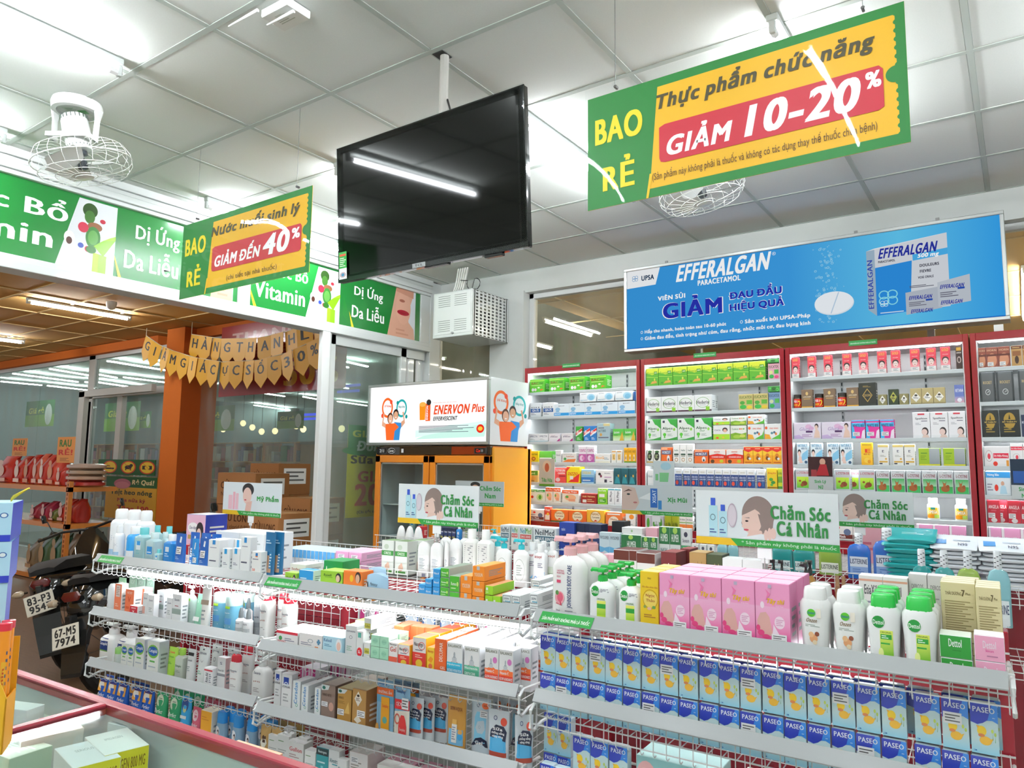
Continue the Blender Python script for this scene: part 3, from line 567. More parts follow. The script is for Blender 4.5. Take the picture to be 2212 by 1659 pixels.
# ================================================================ hanging signs
def hang_sign(x0, x1, z0, z1, Yp, x_w, label, ops, gloss=True):
    w, h = x1-x0, z1-z0; r = empty('hanging_sign', (x0, Yp, z0)); tag(r, label, 'sign', 'yellow hanging discount signs')
    b = MB(); b.cbox(0, 0, 0, w, .003, h, 'f2bc22', 'p', e=.0008); o = b.build('printed_board', r); a = MB(); art(a, ops, lambda u, v, z: (u*w, -z, v*h), 'p', asp=w/h, fine=True, step=.00007, big='B'); a.build('lettering', o)
    b = MB(); n = 28; R = []
    for i in range(n+1):
        u = i/n; y = -.009-.006*math.sin(u*9)*math.sin(u*3.1)
        R.append([(-.006+u*(w+.012), y, -.008), (-.006+u*(w+.012), y-.006*math.sin(u*14+1), h*.5), (-.006+u*(w+.012), y, h+.03)])
    vs = [p for q in R for p in q]; b.add(vs, [(i*3+j, i*3+3+j, i*3+4+j, i*3+1+j) for i in range(n) for j in (0, 1)], 'fff', 'Ga'); b.build('clear_sleeve', r, smooth=True)
    for xx in x_w:
        b = MB(); b.tube([(xx-x0, 0, h+.012), (xx-x0, 0, CZ-z0)], .0012, '8a8f8c', 'm', n=4); b.build('hanging_wire', r)
        b = MB(); b.lathe([(.004, -.016), (.006, -.014), (.006, .002), (.004, .004)], '777', 'm', n=8, c=(xx-x0, 0, h+.018), axis=Matrix.Rotation(math.radians(90), 4, 'X')); b.build('rivet', r)
    return r
TEETH = ';'.join('e .983 %.3f .013 .022 237a33' % (.07+i*.0615) for i in range(15))+';e .972 .5 .026 .06 237a33'
def promo(l1, l2, l3, big_, x4, x5): return ('r 0 0 1 1 237a33;p eab220 .235 .075 .985 .075 .985 .925 .265 .925;r .975 0 1 1 237a33;'+TEETH+';p f4bd20 .222 0 .23 .0 .245 .2 .235 .2;B .03 .56 .21 .79 f0d62a BAO;B .06 .14 .18 .42 f0d62a RẺ;'
    'p c42a3a .27 .31 .275 .28 .29 .27 .925 .27 .94 .29 .94 .56 .93 .59 .29 .59 .27 .57;I .25 .69 .93 .89 4a4226 '+l1+';'+l2+';'+l3)
ys = .0
hang_sign(-1.178, -.200, 2.466, 2.866, 2.12, (-1.072, -.302), 'larger yellow and green hanging sign with Thực phẩm chức năng lettering',
          promo('Thực phẩm chức năng', 'I .29 .315 .52 .53 fff GIẢM;I .55 .31 .89 .555 fff 10-20;B .895 .44 .935 .56 fff %', 't .245 .12 .92 .215 5a3a1a (Sản phẩm này không phải là thuốc và không có tác dụng thay thế thuốc chữa bệnh)', 0, 0, 0))
hang_sign(-3.685, -2.625, 2.462, 2.872, 2.12, (-3.565, -2.74), 'smaller-looking yellow and green hanging sign over the opening with Nước muối sinh lý',
          promo('Nước muối sinh lý', 'I .29 .32 .66 .54 fff GIẢM ĐẾN;I .665 .31 .87 .565 fff 40;B .875 .43 .93 .555 fff %', 't .4 .1 .78 .2 5a3a1a (chi tiết tại nhà thuốc)', 0, 0, 0))
# ================================================================ television on its ceiling pole
tv = empty('television', (-1.92, 2.1, 0)); tag(tv, 'large black flat television hung from ceiling on a pole', 'television')
p = [at(x, y, 1, 2.1) for x, y in ((732, 335), (1128, 190), (1145, 520), (746, 606))]
tvM = Matrix.Translation((0, 0, 0)); w = 1.0; h = .60; x0 = p[0].x
TM = Matrix.Translation((x0-(-1.92)+.012, .02, p[3].z)) @ Matrix.Rotation(math.radians(4), 4, 'X')
b = MB(); b.cbox(0, 0, 0, w, .025, h, '0c0d0c', 'k', e=.004); b.cbox(.2, .025, .08, .8, .07, .42, '141414', 'g', e=.01); b.build('housing', tv, TM)
b = MB(); b.box(.008, -.002, .022, w-.008, .0, h-.008, '080907', 'K'); b.build('screen', tv, TM)
b = MB()
for q in ((0, -.004, 0, .007, .001, h), (w-.007, -.004, 0, w, .001, h), (0, -.004, h-.006, w, .001, h), (0, -.006, 0, w, .001, .02)): b.cbox(*q, '1c1d1c', 'k', e=.001)
b.build('bezel', tv, TM)
b = MB(); n = 16; vs = []
for i in range(n+1):
    u = i/n
    for j in range(9):
        v = j/8; vs.append((.003+u*(w-.006), -.006-.002*math.sin(u*17+v*3)*math.cos(v*9), .005+v*(h-.008)))
b = MB(); L_ = [(0, 0, w, .03), (0, h-.025, w, h), (0, 0, .03, h), (w-.03, 0, w, h)]
for a_, c_, d_, e_ in L_: b.box(a_-.002, -.009, c_-.002, d_+.002, -.0085, e_+.002, 'fff', 'Ga')
b.build('protective_film', tv, TM)
lb = MB(); art(lb, 'r 0 .4 1 1 2fa040;q .1 .45 .9 .8 5 d8f0d0;r .1 .84 .9 .92 d85030;r 0 0 1 .4 f2f2f2;e .5 .16 .4 .1 c8b0b8;e .5 .16 .2 .06 4a8ab0', lambda u, v, z: (.012+u*.048, -.0095-z, .012+v*.12), 'g'); lb.build('energy_label', tv, TM)
lb = MB(); art(lb, 'r 0 0 1 1 b8b8b8;b .2 .25 .8 .75 333 TCL', lambda u, v, z: (.44+u*.07, -.0075-z, .001+v*.018), 'g'); lb.build('maker_badge', tv, TM)
b = MB(); b.cbox(.80, -.004, -.012, .88, .02, 0, '0c0c0c', 'g', e=.002); b.cbox(.5, -.004, -.006, .62, .02, 0, '0c0c0c', 'g', e=.002); b.build('sensor', tv, TM)
b = MB(); px = -1.875+1.92; b.tube([(px, .06, p[3].z+.15), (px, .06, CZ+.02)], .019, 'c2bfb8', 'w', n=10); b.cbox(px-.1, .04, p[3].z+.12, px+.1, .075, p[3].z+.4, '222', 'g'); b.tube([(px+.03, .05, p[3].z+.3), (px+.05, .05, p[0].z+.05), (px+.02, .06, p[0].z+.12)], .004, '111', 'g'); b.build('ceiling_pole', tv)
b = MB(); b.cbox(px-.035, .02, CZ-.004, px+.02, .085, CZ-.001, '3a3a38', 'd'); b.build('cut_opening', tv)
# ================================================================ router on the ceiling
rt = empty('wifi_router', (-2.13, 1.60, CZ), math.radians(0)); tag(rt, 'white network router with two aerials fixed to the ceiling', 'router')
q = [at(x, y, 2, CZ-.045) for x, y in ((562, 42), (617, 13), (665, 46), (600, 80))]; ctr = at(617, 45, 2, CZ-.045)
d = (q[1]-q[0]).normalized(); ang = math.atan2(d.y, d.x); RM = Matrix.Translation((ctr.x+2.13, ctr.y-1.60, 0)) @ Matrix.Rotation(ang, 4, 'Z'); 
b = MB(); b.cbox(-.075, -.055, -.035, .075, .055, -.003, 'e8ebe8', 'g', e=.004); b.build('router_body', rt, RM)
b = MB()
for i in range(4): b.box(-.02+i*.018, .0552, -.026, -.006+i*.018, .0565, -.012, 'd89a30', 'g')
b.box(-.045, .0552, -.026, -.03, .0565, -.012, '334', 'g'); b.build('port', rt, RM)
b = MB(); art(b, 'q .2 .3 .8 .6 3 aab2a8;q .3 .7 .7 .8 2 aab2a8', lambda u, v, z: (-.07+u*.14, .05-v*.1, -.0352-z), 'g'); b.build('underside_label', rt, RM)
for i, (a, c) in enumerate((((557, 22), (494, 57)), ((635, 24), (577, 54)))):
    A, B_ = at(*a, 2, CZ-.04), at(*c, 2, CZ-.06); o_ = Vector((-2.13, 1.60, CZ)); b = MB(); b.tube([A-o_, A.lerp(B_, .4)-o_, B_-o_], [.007, .006, .003], 'eef0ee', 'g', n=8); b.build('aerial', rt, smooth=True)
A = at(583, 40, 2, CZ-.02)-Vector((-2.13, 1.60, CZ)); b = MB(); b.tube([A, A+Vector((-.02, .02, .0)), A+Vector((-.025, .06, .015))], .004, '223', 'g'); b.tube([A+Vector((.03, .0, 0)), A+Vector((.02, .05, .01)), A+Vector((.0, .09, .018))], .004, 'eee', 'g'); b.build('cable', rt)
# ================================================================ orbit fans
def orbit_fan(x, y, label, yaw, tilt, az=0):
    r = empty('orbit_fan', (x, y, CZ), yaw); tag(r, label, 'fan', 'white orbit fans on the ceiling')
    b = MB(); b.lathe([(.105, 0), (.11, -.02), (.105, -.05), (.085, -.052), (.08, -.04), (.01, -.038)], 'eef0ee', 'g', n=28); b.build('ceiling_mount', r, smooth=True)
    b = MB(); art(b, 'r 0 0 1 1 dfe6dc;r .55 .2 .95 .6 4a9a4a;q .1 .6 .6 .9 3 8aa08a', lambda u, v, z: (-.05+u*.1, .045-v*.09, -.0405-z), 'g'); b.build('rating_label', r)
    b = MB()
    for s in (-1, 1): b.rings([[(s*.098, -.03, -.03), (s*.108, -.03, -.03), (s*.108, .03, -.03), (s*.098, .03, -.03)], [(s*.096, -.014, -.09), (s*.106, -.014, -.09), (s*.106, .014, -.09), (s*.096, .014, -.09)], [(s*.092, -.016, -.19), (s*.102, -.016, -.19), (s*.102, .016, -.19), (s*.092, .016, -.19)]], 'eef0ee', 'g')
    b.cbox(-.10, -.065, -.19, .10, -.058, -.168, 'eef0ee', 'g', e=.002); b.cbox(-.10, -.065, -.19, -.092, .02, -.168, 'eef0ee', 'g'); b.cbox(.092, -.065, -.19, .10, .02, -.168, 'eef0ee', 'g'); b.build('yoke', r)
    T = Matrix.Translation((0, 0, -.12)) @ Matrix.Rotation(tilt, 4, Vector((math.cos(az-yaw), math.sin(az-yaw), 0)))
    b = MB(); b.lathe([(.02, .06), (.05, .055), (.058, .03), (.06, -.03), (.055, -.08), (.045, -.11), (.01, -.115)], 'f0f2f0', 'g', n=24); m = b.build('motor', r, T, smooth=True)
    b = MB()
    for i in range(20):
        a = 2*math.pi*i/20
        for z0, rr in ((.035, .0585), (-.095, .051)): b.box(-.0015, rr-.002, z0, .0015, rr+.001, z0+.018, '55605a', 'd'); b.xf(Matrix.Rotation(a, 4, 'Z'), len(b.v)-24)
    b.build('cooling_slots', m, kind='stuff')
    b = MB(); b.lathe([(.012, -.115), (.03, -.118), (.03, -.135), (.012, -.14), (.012, -.16), (.022, -.165), (.022, -.2), (.008, -.205)], '3a3f44', 'g', n=14); b.build('hub', r, T)
    for k in range(3):
        b = MB(); R = []
        for i in range(8):
            t = i/7; rr = .02+t*.17; wd = .035+.05*math.sin(min(1, t*1.1)*math.pi*.75); tw = math.radians(28-12*t); a = .25*t
            R.append([Vector((rr*math.cos(a)+s*wd*math.sin(-a), rr*math.sin(a)+s*wd*math.cos(a)*math.cos(tw), -.175+s*wd*math.sin(tw))) for s in (-1, -.3, .3, 1)])
        for q_ in (0, -.002): b.add([tuple(p_+Vector((0, 0, q_))) for r_ in R for p_ in r_], [(i*4+j, i*4+j+1, i*4+j+5, i*4+j+4) for i in range(7) for j in range(3)], 'eceeea', 'g')
        b.build('fan_blade', r, T @ Matrix.Rotation(2*math.pi*k/3+.3, 4, 'Z'), smooth=True)
    b = MB(); N = 22
    for i in range(N):
        a = 2*math.pi*i/N; pr = [(.05, -.11), (.12, -.095), (.19, -.11), (.212, -.15), (.212, -.19), (.19, -.222), (.12, -.232), (.055, -.236)]
        b.tube([(q*math.cos(a), q*math.sin(a), z) for q, z in pr], .0013, 'e8ebe6', 'w', n=3)
    for q, z, rr in ((.214, -.17, .003), (.19, -.222, .0016), (.12, -.232, .0016), (.055, -.236, .002), (.19, -.11, .0016), (.05, -.11, .002)):
        b.tube([(q*math.cos(2*math.pi*i/32), q*math.sin(2*math.pi*i/32), z) for i in range(32)], rr, 'e8ebe6', 'w', n=4, closed=True)
    b.box(-.217, -.004, -.178, -.208, .004, -.162, 'e8ebe6', 'w'); b.build('wire_guard', r, T, kind='stuff')
    b = MB(); b.lathe([(.02, -.238), (.04, -.238), (.04, -.242), (.005, -.244)], 'eef0ee', 'g', n=16); b.build('guard_cap', r, T)
    return r
orbit_fan(-3.59, 1.50, 'white orbit fan with wire guard on ceiling beside the green sign', .6, math.radians(-13), 2.74)
_p = at(1500, 412, 2, CZ-.28); orbit_fan(_p.x, _p.y, 'white orbit fan half hidden behind the larger yellow sign', .2, math.radians(-12), 1.9)
# ================================================================ perforated white wall box in the corner
wx = [at(x, y, 1, 4.6) for x, y in ((937, 638), (1022, 622), (1022, 722))]
w = wx[1].x-wx[0].x; h = wx[1].z-wx[2].z; wb = empty('equipment_box', (wx[0].x, 4.6, wx[2].z)); tag(wb, 'white metal equipment box with louvres and perforated side near ceiling corner', 'box')
D_ = .5
b = MB(); b.cbox(0, 0, 0, w, .006, h, 'dfe3e0', 'w', e=.002); b.box(0, 0, 0, .004, D_, h, 'dfe3e0', 'w'); b.box(0, 0, h-.004, w, D_, h, 'dfe3e0', 'w'); b.box(0, 0, 0, w, D_, .004, 'cfd2cd', 'w'); b.build('casing', wb)
b = MB(); b.cbox(.02, -.004, .025, w-.02, 0, h-.015, 'e4e7e4', 'w', e=.001); d_ = b.build('box_door', wb); b = MB()
for X_, Z_ in ((.06, .26), (.235, .26), (.06, .05), (.235, .05)):
    for k in range(6): b.box(X_, -.0055, Z_+k*.0175+.0, X_+.13, -.0042, Z_+k*.0175+.004, '7d847f', 'w')
b.build('louvre_slots', d_); b = MB(); b.lathe([(.004, 0), (.009, 0), (.009, .012), (.004, .013)], '999', 'm', n=10, c=(w*.52, -.004, .03), axis=Matrix.Rotation(math.radians(90), 4, 'X')); b.build('lock', d_)
b = MB(); nx, nz = 8, 12                                     # perforated side: bars left between square holes
b.box(w-.003, 0, 0, w, .03, h, 'dfe3e0', 'w'); b.box(w-.003, D_-.03, 0, w, D_, h, 'dfe3e0', 'w'); pw = (D_-.06)/nx; ph = (h-.04)/nz
for i in range(nx+1): b.box(w-.003, .03+i*pw-pw*.22, 0, w, .03+i*pw+pw*.22, h, 'dfe3e0', 'w')
for k in range(nz+1): b.box(w-.0028, 0, .02+k*ph-ph*.2, w-.0002, D_, .02+k*ph+ph*.2, 'dfe3e0', 'w')
b.build('perforated_side', wb); b = MB(); b.box(.05, .1, .1, w-.1, .4, .25, '2a2c2a', 'g'); b.build('equipment', wb)
b = MB(); 
for k in range(5): b.tube([(.17+k*.025, .05, h), (.175+k*.022, .08, h+.06), (.17+k*.025, .12, CZ-wx[2].z-.02)], .009, 'dcdcd6', 'g', n=5)
b.build('white_cable', wb); b = MB(); b.tube([(.25, .05, h+.1)]+[(.36+.06*math.cos(t*.5), .05+.004*t, h+.06+.055*math.sin(t*.5)) for t in range(5, 17)]+[(.33, .1, h)], .004, '141414', 'g', n=5); b.build('black_cable', wb)
# ================================================================ blue light box over the cabinets
lx = empty('light_box_sign', (-2.407, 4.9, 2.444)); tag(lx, 'wide blue backlit effervescent tablet sign above the red cabinets', 'sign'); w, h = 2.39, .635
b = MB(); b.cbox(0, .004, 0, w, .12, h, 'c8ccca', 'm', e=.003); b.build('box_body', lx); b = MB(); t = .022
for q in ((0, 0, w, t), (0, h-t, w, h), (0, t, t, h-t), (w-t, t, w, h-t)): b.cbox(q[0], -.012, q[1], q[2], .01, q[3], 'c9cdcb', 'm', e=.003)
b.build('aluminium_frame', lx); a = MB(); E_ = 'E%g' % (.82*BOX_LIT)
random.seed(3)
bub = ';'.join('o %.4f %.3f %.4f %.3f .35 a8dcf2' % (.605+random.gauss(0, .018), random.uniform(.1, .97), r_, r_*3.7) for r_ in [random.uniform(.001, .0036) for _ in range(110)])
clover = lambda x, y, s, c: ';'.join('o %.4f %.4f %.4f %.4f .22 %s' % (x+dx*s, y+dy*s*3.7, s*.62, s*2.3, c) for dx, dy in ((-.5, .45), (.5, .45), (-.5, -.45), (.5, -.45)))
art(a, 'h 0 0 .5 1 3a98de 3f9ee4;h .5 0 .78 1 3f9ee4 62c6f0;h .78 0 1 1 62c6f0 38a2ea;r 0 0 1 .012 1c6fd0;'
    'p f2f5f7 0 .78 .098 .79 .113 1 0 1;'+clover(.028, .9, .009, '2a8ac8')+';B .05 .86 .093 .925 1d3a5a UPSA;'
    'I .165 .78 .455 .99 fff EFFERALGAN;o .462 .955 .005 .019 .2 fff;b .4605 .946 .4635 .964 fff R;b .235 .70 .365 .765 fff PARACETAMOL;b .105 .575 .195 .65 fff VIÊN SỦI;'
    'B .119 .332 .312 .602 fff GIẢM;B .122 .34 .309 .594 2a35b0 GIẢM;B .329 .478 .483 .622 fff ĐAU ĐẦU;B .331 .486 .481 .614 2a35b0 ĐAU ĐẦU;B .329 .318 .488 .462 fff HIỆU QUẢ;B .331 .326 .486 .454 2a35b0 HIỆU QUẢ;'
    'b .06 .17 .32 .235 fff Hấp thu nhanh, hoàn toàn sau 10-60 phút;b .375 .17 .555 .24 fff Sản xuất bởi UPSA-Pháp;b .06 .085 .555 .155 fff Giảm đau đầu, tình trạng như cúm, đau răng, nhức mỏi cơ, đau bụng kinh;'
    'o .05 .2 .004 .018 .3 fff;o .05 .12 .004 .018 .3 fff;o .365 .205 .004 .018 .3 fff;'+bub+
    ';e .618 .3 .05 .125 d8e6f0;e .617 .31 .049 .122 eef4fa;p b8d0e6 .608 .195 .611 .195 .632 .42 .629 .42;'
    'p 9fb6c8 .702 .19 .722 .12 .722 .84 .702 .82;p d4d9e0 .722 .12 .888 .15 .888 .9 .722 .84;p e8ebf0 .702 .82 .722 .84 .888 .9 .868 .89;'
    'p 2f8fe0 .722 .12 .8 .135 .808 .66 .722 .63;p 4cb0ea .81 .655 .888 .68 .888 .745 .81 .72;I .73 .72 .868 .83 2a35a0 EFFERALGAN;b .73 .675 .77 .7 334 PARACETAMOL;i .82 .665 .87 .72 fff 500 mg;'
    'b .825 .58 .868 .61 334 DOULEURS;b .825 .52 .85 .55 334 FIEVRE;b .82 .46 .855 .485 445 VOIE ORALE;q .8 .37 .86 .4 2 556;v .703 .2 .716 .72 3a50b0 EFFERALGAN;q .73 .135 .79 .155 1 dde8f4;'+clover(.75, .3, .02, '8fe0f0')+';'+clover(.74, .24, .008, 'e8f8ff')+
    ';p b4bcc8 .79 .1 .87 .14 .87 .36 .79 .33;p bec6d0 .862 .15 .932 .18 .932 .45 .862 .4;i .797 .25 .85 .29 2a35a0 EFFERALGAN;i .8 .11 .85 .15 2a35a0 EFFERALGAN;i .867 .33 .92 .37 2a35a0 EFFERALGAN;i .867 .17 .915 .21 2a35a0 EFFERALGAN;'
    'q .797 .18 .84 .23 3 667;q .867 .24 .91 .3 3 667;r .835 .225 .85 .245 2a50b0;r .905 .31 .92 .33 2a50b0', lambda u, v, z: (t+u*(w-2*t), .003-z, t+v*(h-2*t)), E_, asp=3.7, fine=True, step=.00007, big='B'); a.build('printed_face', lx)
for x_ in (.3, 2.0): b = MB(); b.cbox(x_, .12, h-.08, x_+.04, .232, h-.04, '9a9a98', 'm', e=.002); b.build('wall_bracket', lx)
for x_ in (.32, 1.6, 2.05): b = MB(); b.cbox(x_, .02, h, x_+.02, .03, h+.025, '9a9a98', 'm', e=.001); b.build('mounting_tab', lx)
# ================================================================ fridge with lit topper
FYY = 4.2; fr = empty('display_fridge', (-4.27, FYY, 0)); tag(fr, 'orange two-door display fridge in the corner under a lit header', 'fridge'); w = 1.18; zt = 1.6+.06
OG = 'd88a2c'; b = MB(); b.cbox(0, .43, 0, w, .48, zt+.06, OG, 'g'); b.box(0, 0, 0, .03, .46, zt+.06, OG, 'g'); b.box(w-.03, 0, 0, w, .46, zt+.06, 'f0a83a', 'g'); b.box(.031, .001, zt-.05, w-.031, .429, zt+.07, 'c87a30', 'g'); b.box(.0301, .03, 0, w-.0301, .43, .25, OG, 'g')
b.box(.03, .42, .25, w-.03, .43, zt-.05, 'c9cfd2', 'g'); b.box(.031, .02, .25, .036, .42, zt-.05, 'c9cfd2', 'g'); b.box(w-.036, .02, .25, w-.031, .42, zt-.05, 'c9cfd2', 'g'); b.box(.031, .02, .25, w-.031, .42, .256, 'c9cfd2', 'g'); b.build('cabinet_body', fr)
for i, (xa, xb) in enumerate(((.02, .585), (.595, 1.16))):
    b = MB(); t = .055
    for q in ((xa, .26, xa+t, zt), (xb-t, .26, xb, zt), (xa, .26, xb, .26+t), (xa, zt-t, xb, zt)): b.cbox(q[0], -.03, q[1], q[2], .005, q[3], 'd98228', 'g', e=.004)
    dr = b.build('fridge_door', fr); b = MB(); b.box(xa+t, -.014, .3, xb-t, -.008, zt-.05, 'fff', 'G'); b.build('glass_pane', dr); b = MB()
    for q in ((xa+t, .31, xa+t+.012, zt-t), (xb-t-.012, .31, xb-t, zt-t), (xa+t, zt-t-.012, xb-t, zt-t)): b.box(q[0], -.02, q[1], q[2], -.004, q[3], 'c4c8c8', 'm')
    b.build('glass_trim', dr); b = MB(); b.tube([((xb-.02) if i == 0 else xa+.02, -.05, 1.0), ((xb-.02) if i == 0 else xa+.02, -.055, 1.3)], .008, 'bbb', 'm', n=6); b.build('door_handle', dr)
for z in (.5, .78, 1.02, 1.27):
    b = MB(); b.box(.04, .05, z, w-.04, .41, z+.008, 'd0d4d6', 'G' if 0 else 'w'); b.build('fridge_shelf', fr)
b = MB(); b.cbox(.02, -.02, zt+.005, w-.02, .01, zt+.068, '26221e', 'k', e=.003); b.cbox(.5+.3, -.022, zt+.008, w-.06, .0, zt+.066, '7a2a12', 'k'); st = b.build('control_strip', fr)
a = MB(); art(a, 'r .02 .2 .1 .8 111;b .05 .3 .09 .7 e8e8e8 211;e .16 .5 .035 .35 ddd;e .16 .5 .033 .3 222;i .135 .35 .185 .65 fff Carrier;r .25 .25 .27 .75 ccc;r .86 .15 .96 .85 333;r .865 .25 .94 .75 111;b .875 .32 .905 .68 ff2a1a CLn;r .91 .35 .93 .65 666', lambda u, v, z: (u*w, -.0235-z, zt+.005+v*.063), 'g', asp=18); a.build('control_print', st)
tp = empty('lit_header', (-4.36, FYY-.02, 1.6+.14)); tag(tp, 'white backlit orange-lettered vitamin sign standing on the orange fridge', 'sign'); w2, h2, d2 = 1.235, .49, .5
b = MB(); b.box(0, .01, 0, w2, d2, h2, 'eef0f0', 'w'); b.build('header_body', tp); b = MB(); t = .022
for q in ((0, 0, w2, t), (0, h2-t, w2, h2), (0, t, t, h2-t), (w2-t, t, w2, h2-t)): b.cbox(q[0], -.01, q[1], q[2], .012, q[3], 'a9adab', 'm', e=.003)
b.build('aluminium_frame', tp)
def couple(x, s, y=0):
    f = lambda a, b_: '%.3f %.3f' % (x+a*s, y+b_)
    return ('o %s %.3f .18 .25 ee6a2a;o %s %.3f .16 .25 28a8a8;e %s %.3f .04 ee5030;e %s %.3f .04 ee5030;e %s %.3f .035 18908e;e %s %.3f .035 18908e;i %s %s e05a30 Đề Kháng;i %s %s 28908e Năng lượng;' % (f(-.35, .62), .3*s, f(.42, .6), .28*s, f(-.15, .72), .07*s, f(-.6, .48), .07*s, f(.2, .7), .06*s, f(.68, .45), .06*s, f(-.52, .62), f(-.12, .68), f(.24, .6), f(.6, .65))
      + 'p 3a8acc %s %s %s %s %s;p d8a080 %s %s %s %s;p d8a080 %s %s %s %s;p f06a2e %s %s %s %s %s %s;p e0a888 %s %s %s %s;p e0a888 %s %s %s %s;' % (f(.0, .04), f(.34, .04), f(.38, .22), f(.5, .34), f(.05, .36), f(.44, .26), f(.62, .34), f(.58, .4), f(.42, .36), f(.62, .34), f(.54, .54), f(.47, .53), f(.56, .37), f(-.36, .04), f(.04, .04), f(.08, .2), f(.3, .27), f(.1, .34), f(-.44, .33), f(-.42, .26), f(-.62, .3), f(-.6, .38), f(-.42, .34), f(-.62, .31), f(-.55, .52), f(-.48, .52), f(-.55, .34))
      + 'e %s %.3f .1 5a3624;e %s %.3f .08 e4b092;e %s %.3f .09 2a2220;e %s %.3f .075 d8a482;p fff %s %s %s;p fff %s %s %s' % (f(-.17, .43), .15*s, f(-.16, .415), .12*s, f(.13, .5), .145*s, f(.13, .475), .12*s, f(-.21, .39), f(-.11, .39), f(-.16, .365), f(.08, .45), f(.18, .45), f(.13, .43)))
a = MB(); art(a, 'r 0 0 1 1 f4f6f5;p c4ece0 .42 .05 .98 .08 1 .3 .7 .28;p d8f2ec .42 .08 1 .3 1 .34 .42 .2;'+couple(.22, .17)+';p f09020 .455 .38 .5 .38 .505 .65 .45 .65;e .478 .65 .028 .04 f8b050;r .505 .36 .545 .66 e8602a;v .51 .38 .525 .62 fff ENERVON;e .53 .68 .02 .05 333;'
    't .57 .655 .76 .68 e05a30 Thực phẩm bảo vệ sức khỏe;I .57 .46 .87 .63 f4f0ee ENERVON;I .572 .465 .868 .625 e4502a ENERVON;i .88 .48 .985 .615 e4502a Plus;i .57 .36 .77 .43 333 EFFERVESCENT;q .45 .16 .9 .28 6 556;e .95 .21 .03 .07 e03020;e .95 .21 .018 .035 f0c040', lambda u, v, z: (t+u*(w2-2*t), .003-z, t+v*(h2-2*t)), 'E%g' % (1.15*BOX_LIT), asp=2.6, fine=True, step=.00007, big='B'); a.build('printed_face', tp)
a = MB(); art(a, couple(.5, .62, .02)+';o .3 .95 .002 .002 .5 333', lambda u, v, z: (w2+z, u*d2, v*h2), 'p', fine=True, step=.00007); a.build('side_print', tp)
# ================================================================ red wall cabinets
WY = 4.70; WF = Frame(-3.175, WY, .8, WY); SH = [z+1.6 for z in (.558, .370, .178, .022, -.132, -.277, -.422)]
RED = '8e1f28'
cabs = []
for i in range(4):
    x0 = -3.175+.989*i; r = empty('display_cabinet', (x0, WY, 0)); w = .982; cabs.append(r)
    tag(r, ('red framed lit wall cabinet standing beside the orange fridge', 'red framed lit wall cabinet, second from the fridge', 'red framed lit wall cabinet, third from the fridge, with pink face boxes on top shelf', 'red framed lit wall cabinet farthest from the fridge, cut by picture edge')[i], 'cabinet', 'red lit wall cabinets')
    zt = 2.352; D = .32
    for xx in (0, w-.027): b = MB(); b.cbox(xx, 0, 0, xx+.027, D, zt, RED, 'g', e=.002); b.build('side_panel', r)
    b = MB(); b.cbox(.027, 0, zt-.043, w-.027, D, zt, RED, 'g', e=.002); b.build('top_panel', r)
    b = MB(); b.box(.027, D-.02, .9, w-.027, D-.01, zt-.04, 'f2f3f3', 'w'); b.box(.0275, .004, 1.16, .031, D-.02, zt-.043, 'f0f2f2', 'w'); b.box(w-.031, .004, 1.16, w-.0275, D-.02, zt-.043, 'f0f2f2', 'w'); b.box(.027, .002, zt-.047, w-.027, D-.02, zt-.043, 'f0f2f2', 'w'); b.build('back_panel', r)
    for xx in (.27, .74):
        b = MB(); b.box(xx-.007, D-.026, .95, xx+.007, D-.02, zt-.06, 'b9bdbd', 'w')
        for k in range(38): b.box(xx-.003, D-.027, .97+k*.035, xx+.003, D-.0262, .97+k*.035+.02, '33373a', 'd')
        b.build('slotted_rail', r)
    b = MB(); b.cbox(.027, .0, 1.10, w-.027, D, 1.178, RED, 'g', e=.002); b.box(.027, .01, 0, w-.027, D, 1.1, 'd8dada', 'w'); b.build('base_cupboard', r)
    for k, z in enumerate(SH):
        b = MB(); b.cbox(.031, -.004 if 0 else .004, z-.012, w-.031, D-.03, z, 'e9ecec', 'w', e=.001); b.cbox(.031, .001, z-.022, w-.031, .006, z+.0, 'dfe4e6', 'w', e=.001)
        s = b.build('shelf', r)
        b = MB(); b.box(.031, -.0015, z-.024, w-.031, .0, z+.014, 'fff', 'Ga'); b.build('clear_edge_strip', s)
        if k < 6: b = MB(); b.box(.04, .012, z-.0175, w-.04, .03, z-.0125, 'f4fbff', 'E%g' % (SHELF_LED*(.5 if k < 2 else 1))); b.build('light_strip', s)
    b = MB(); b.box(.04, .012, zt-.054, w-.04, .03, zt-.0475, 'f4fbff', 'E%g' % (SHELF_LED*.8)); b.build('light_strip', r)
    c = at((1235, 1523, 1865, 2400)[i], 740, 1, WY).x-x0; c = min(c, .8)
    panel('warning_label', .155, .03, 'r 0 0 1 1 2a8a40;b .05 .3 .95 .7 e8f4e8 SẢN PHẨM NÀY KHÔNG PHẢI LÀ THUỐC', r, Matrix.Translation((c-.08, -.004, zt-.02)), t=.002, face='2a8a40', big='b')
b = MB(); p = at(2157, 706, 1, WY); b.cbox(p.x-.022, 0, 2.352, p.x+.022, .003, 2.39, 'e4e4e0', 'w', e=.001); b.cbox(p.x-.022, 0, 2.352, p.x+.022, .03, 2.355, 'e4e4e0', 'w', e=.001); tag(b.build('angle_bracket', None, Matrix.Translation((0, WY+.01, 0))), 'small white angle bracket on top of a red cabinet', 'bracket')
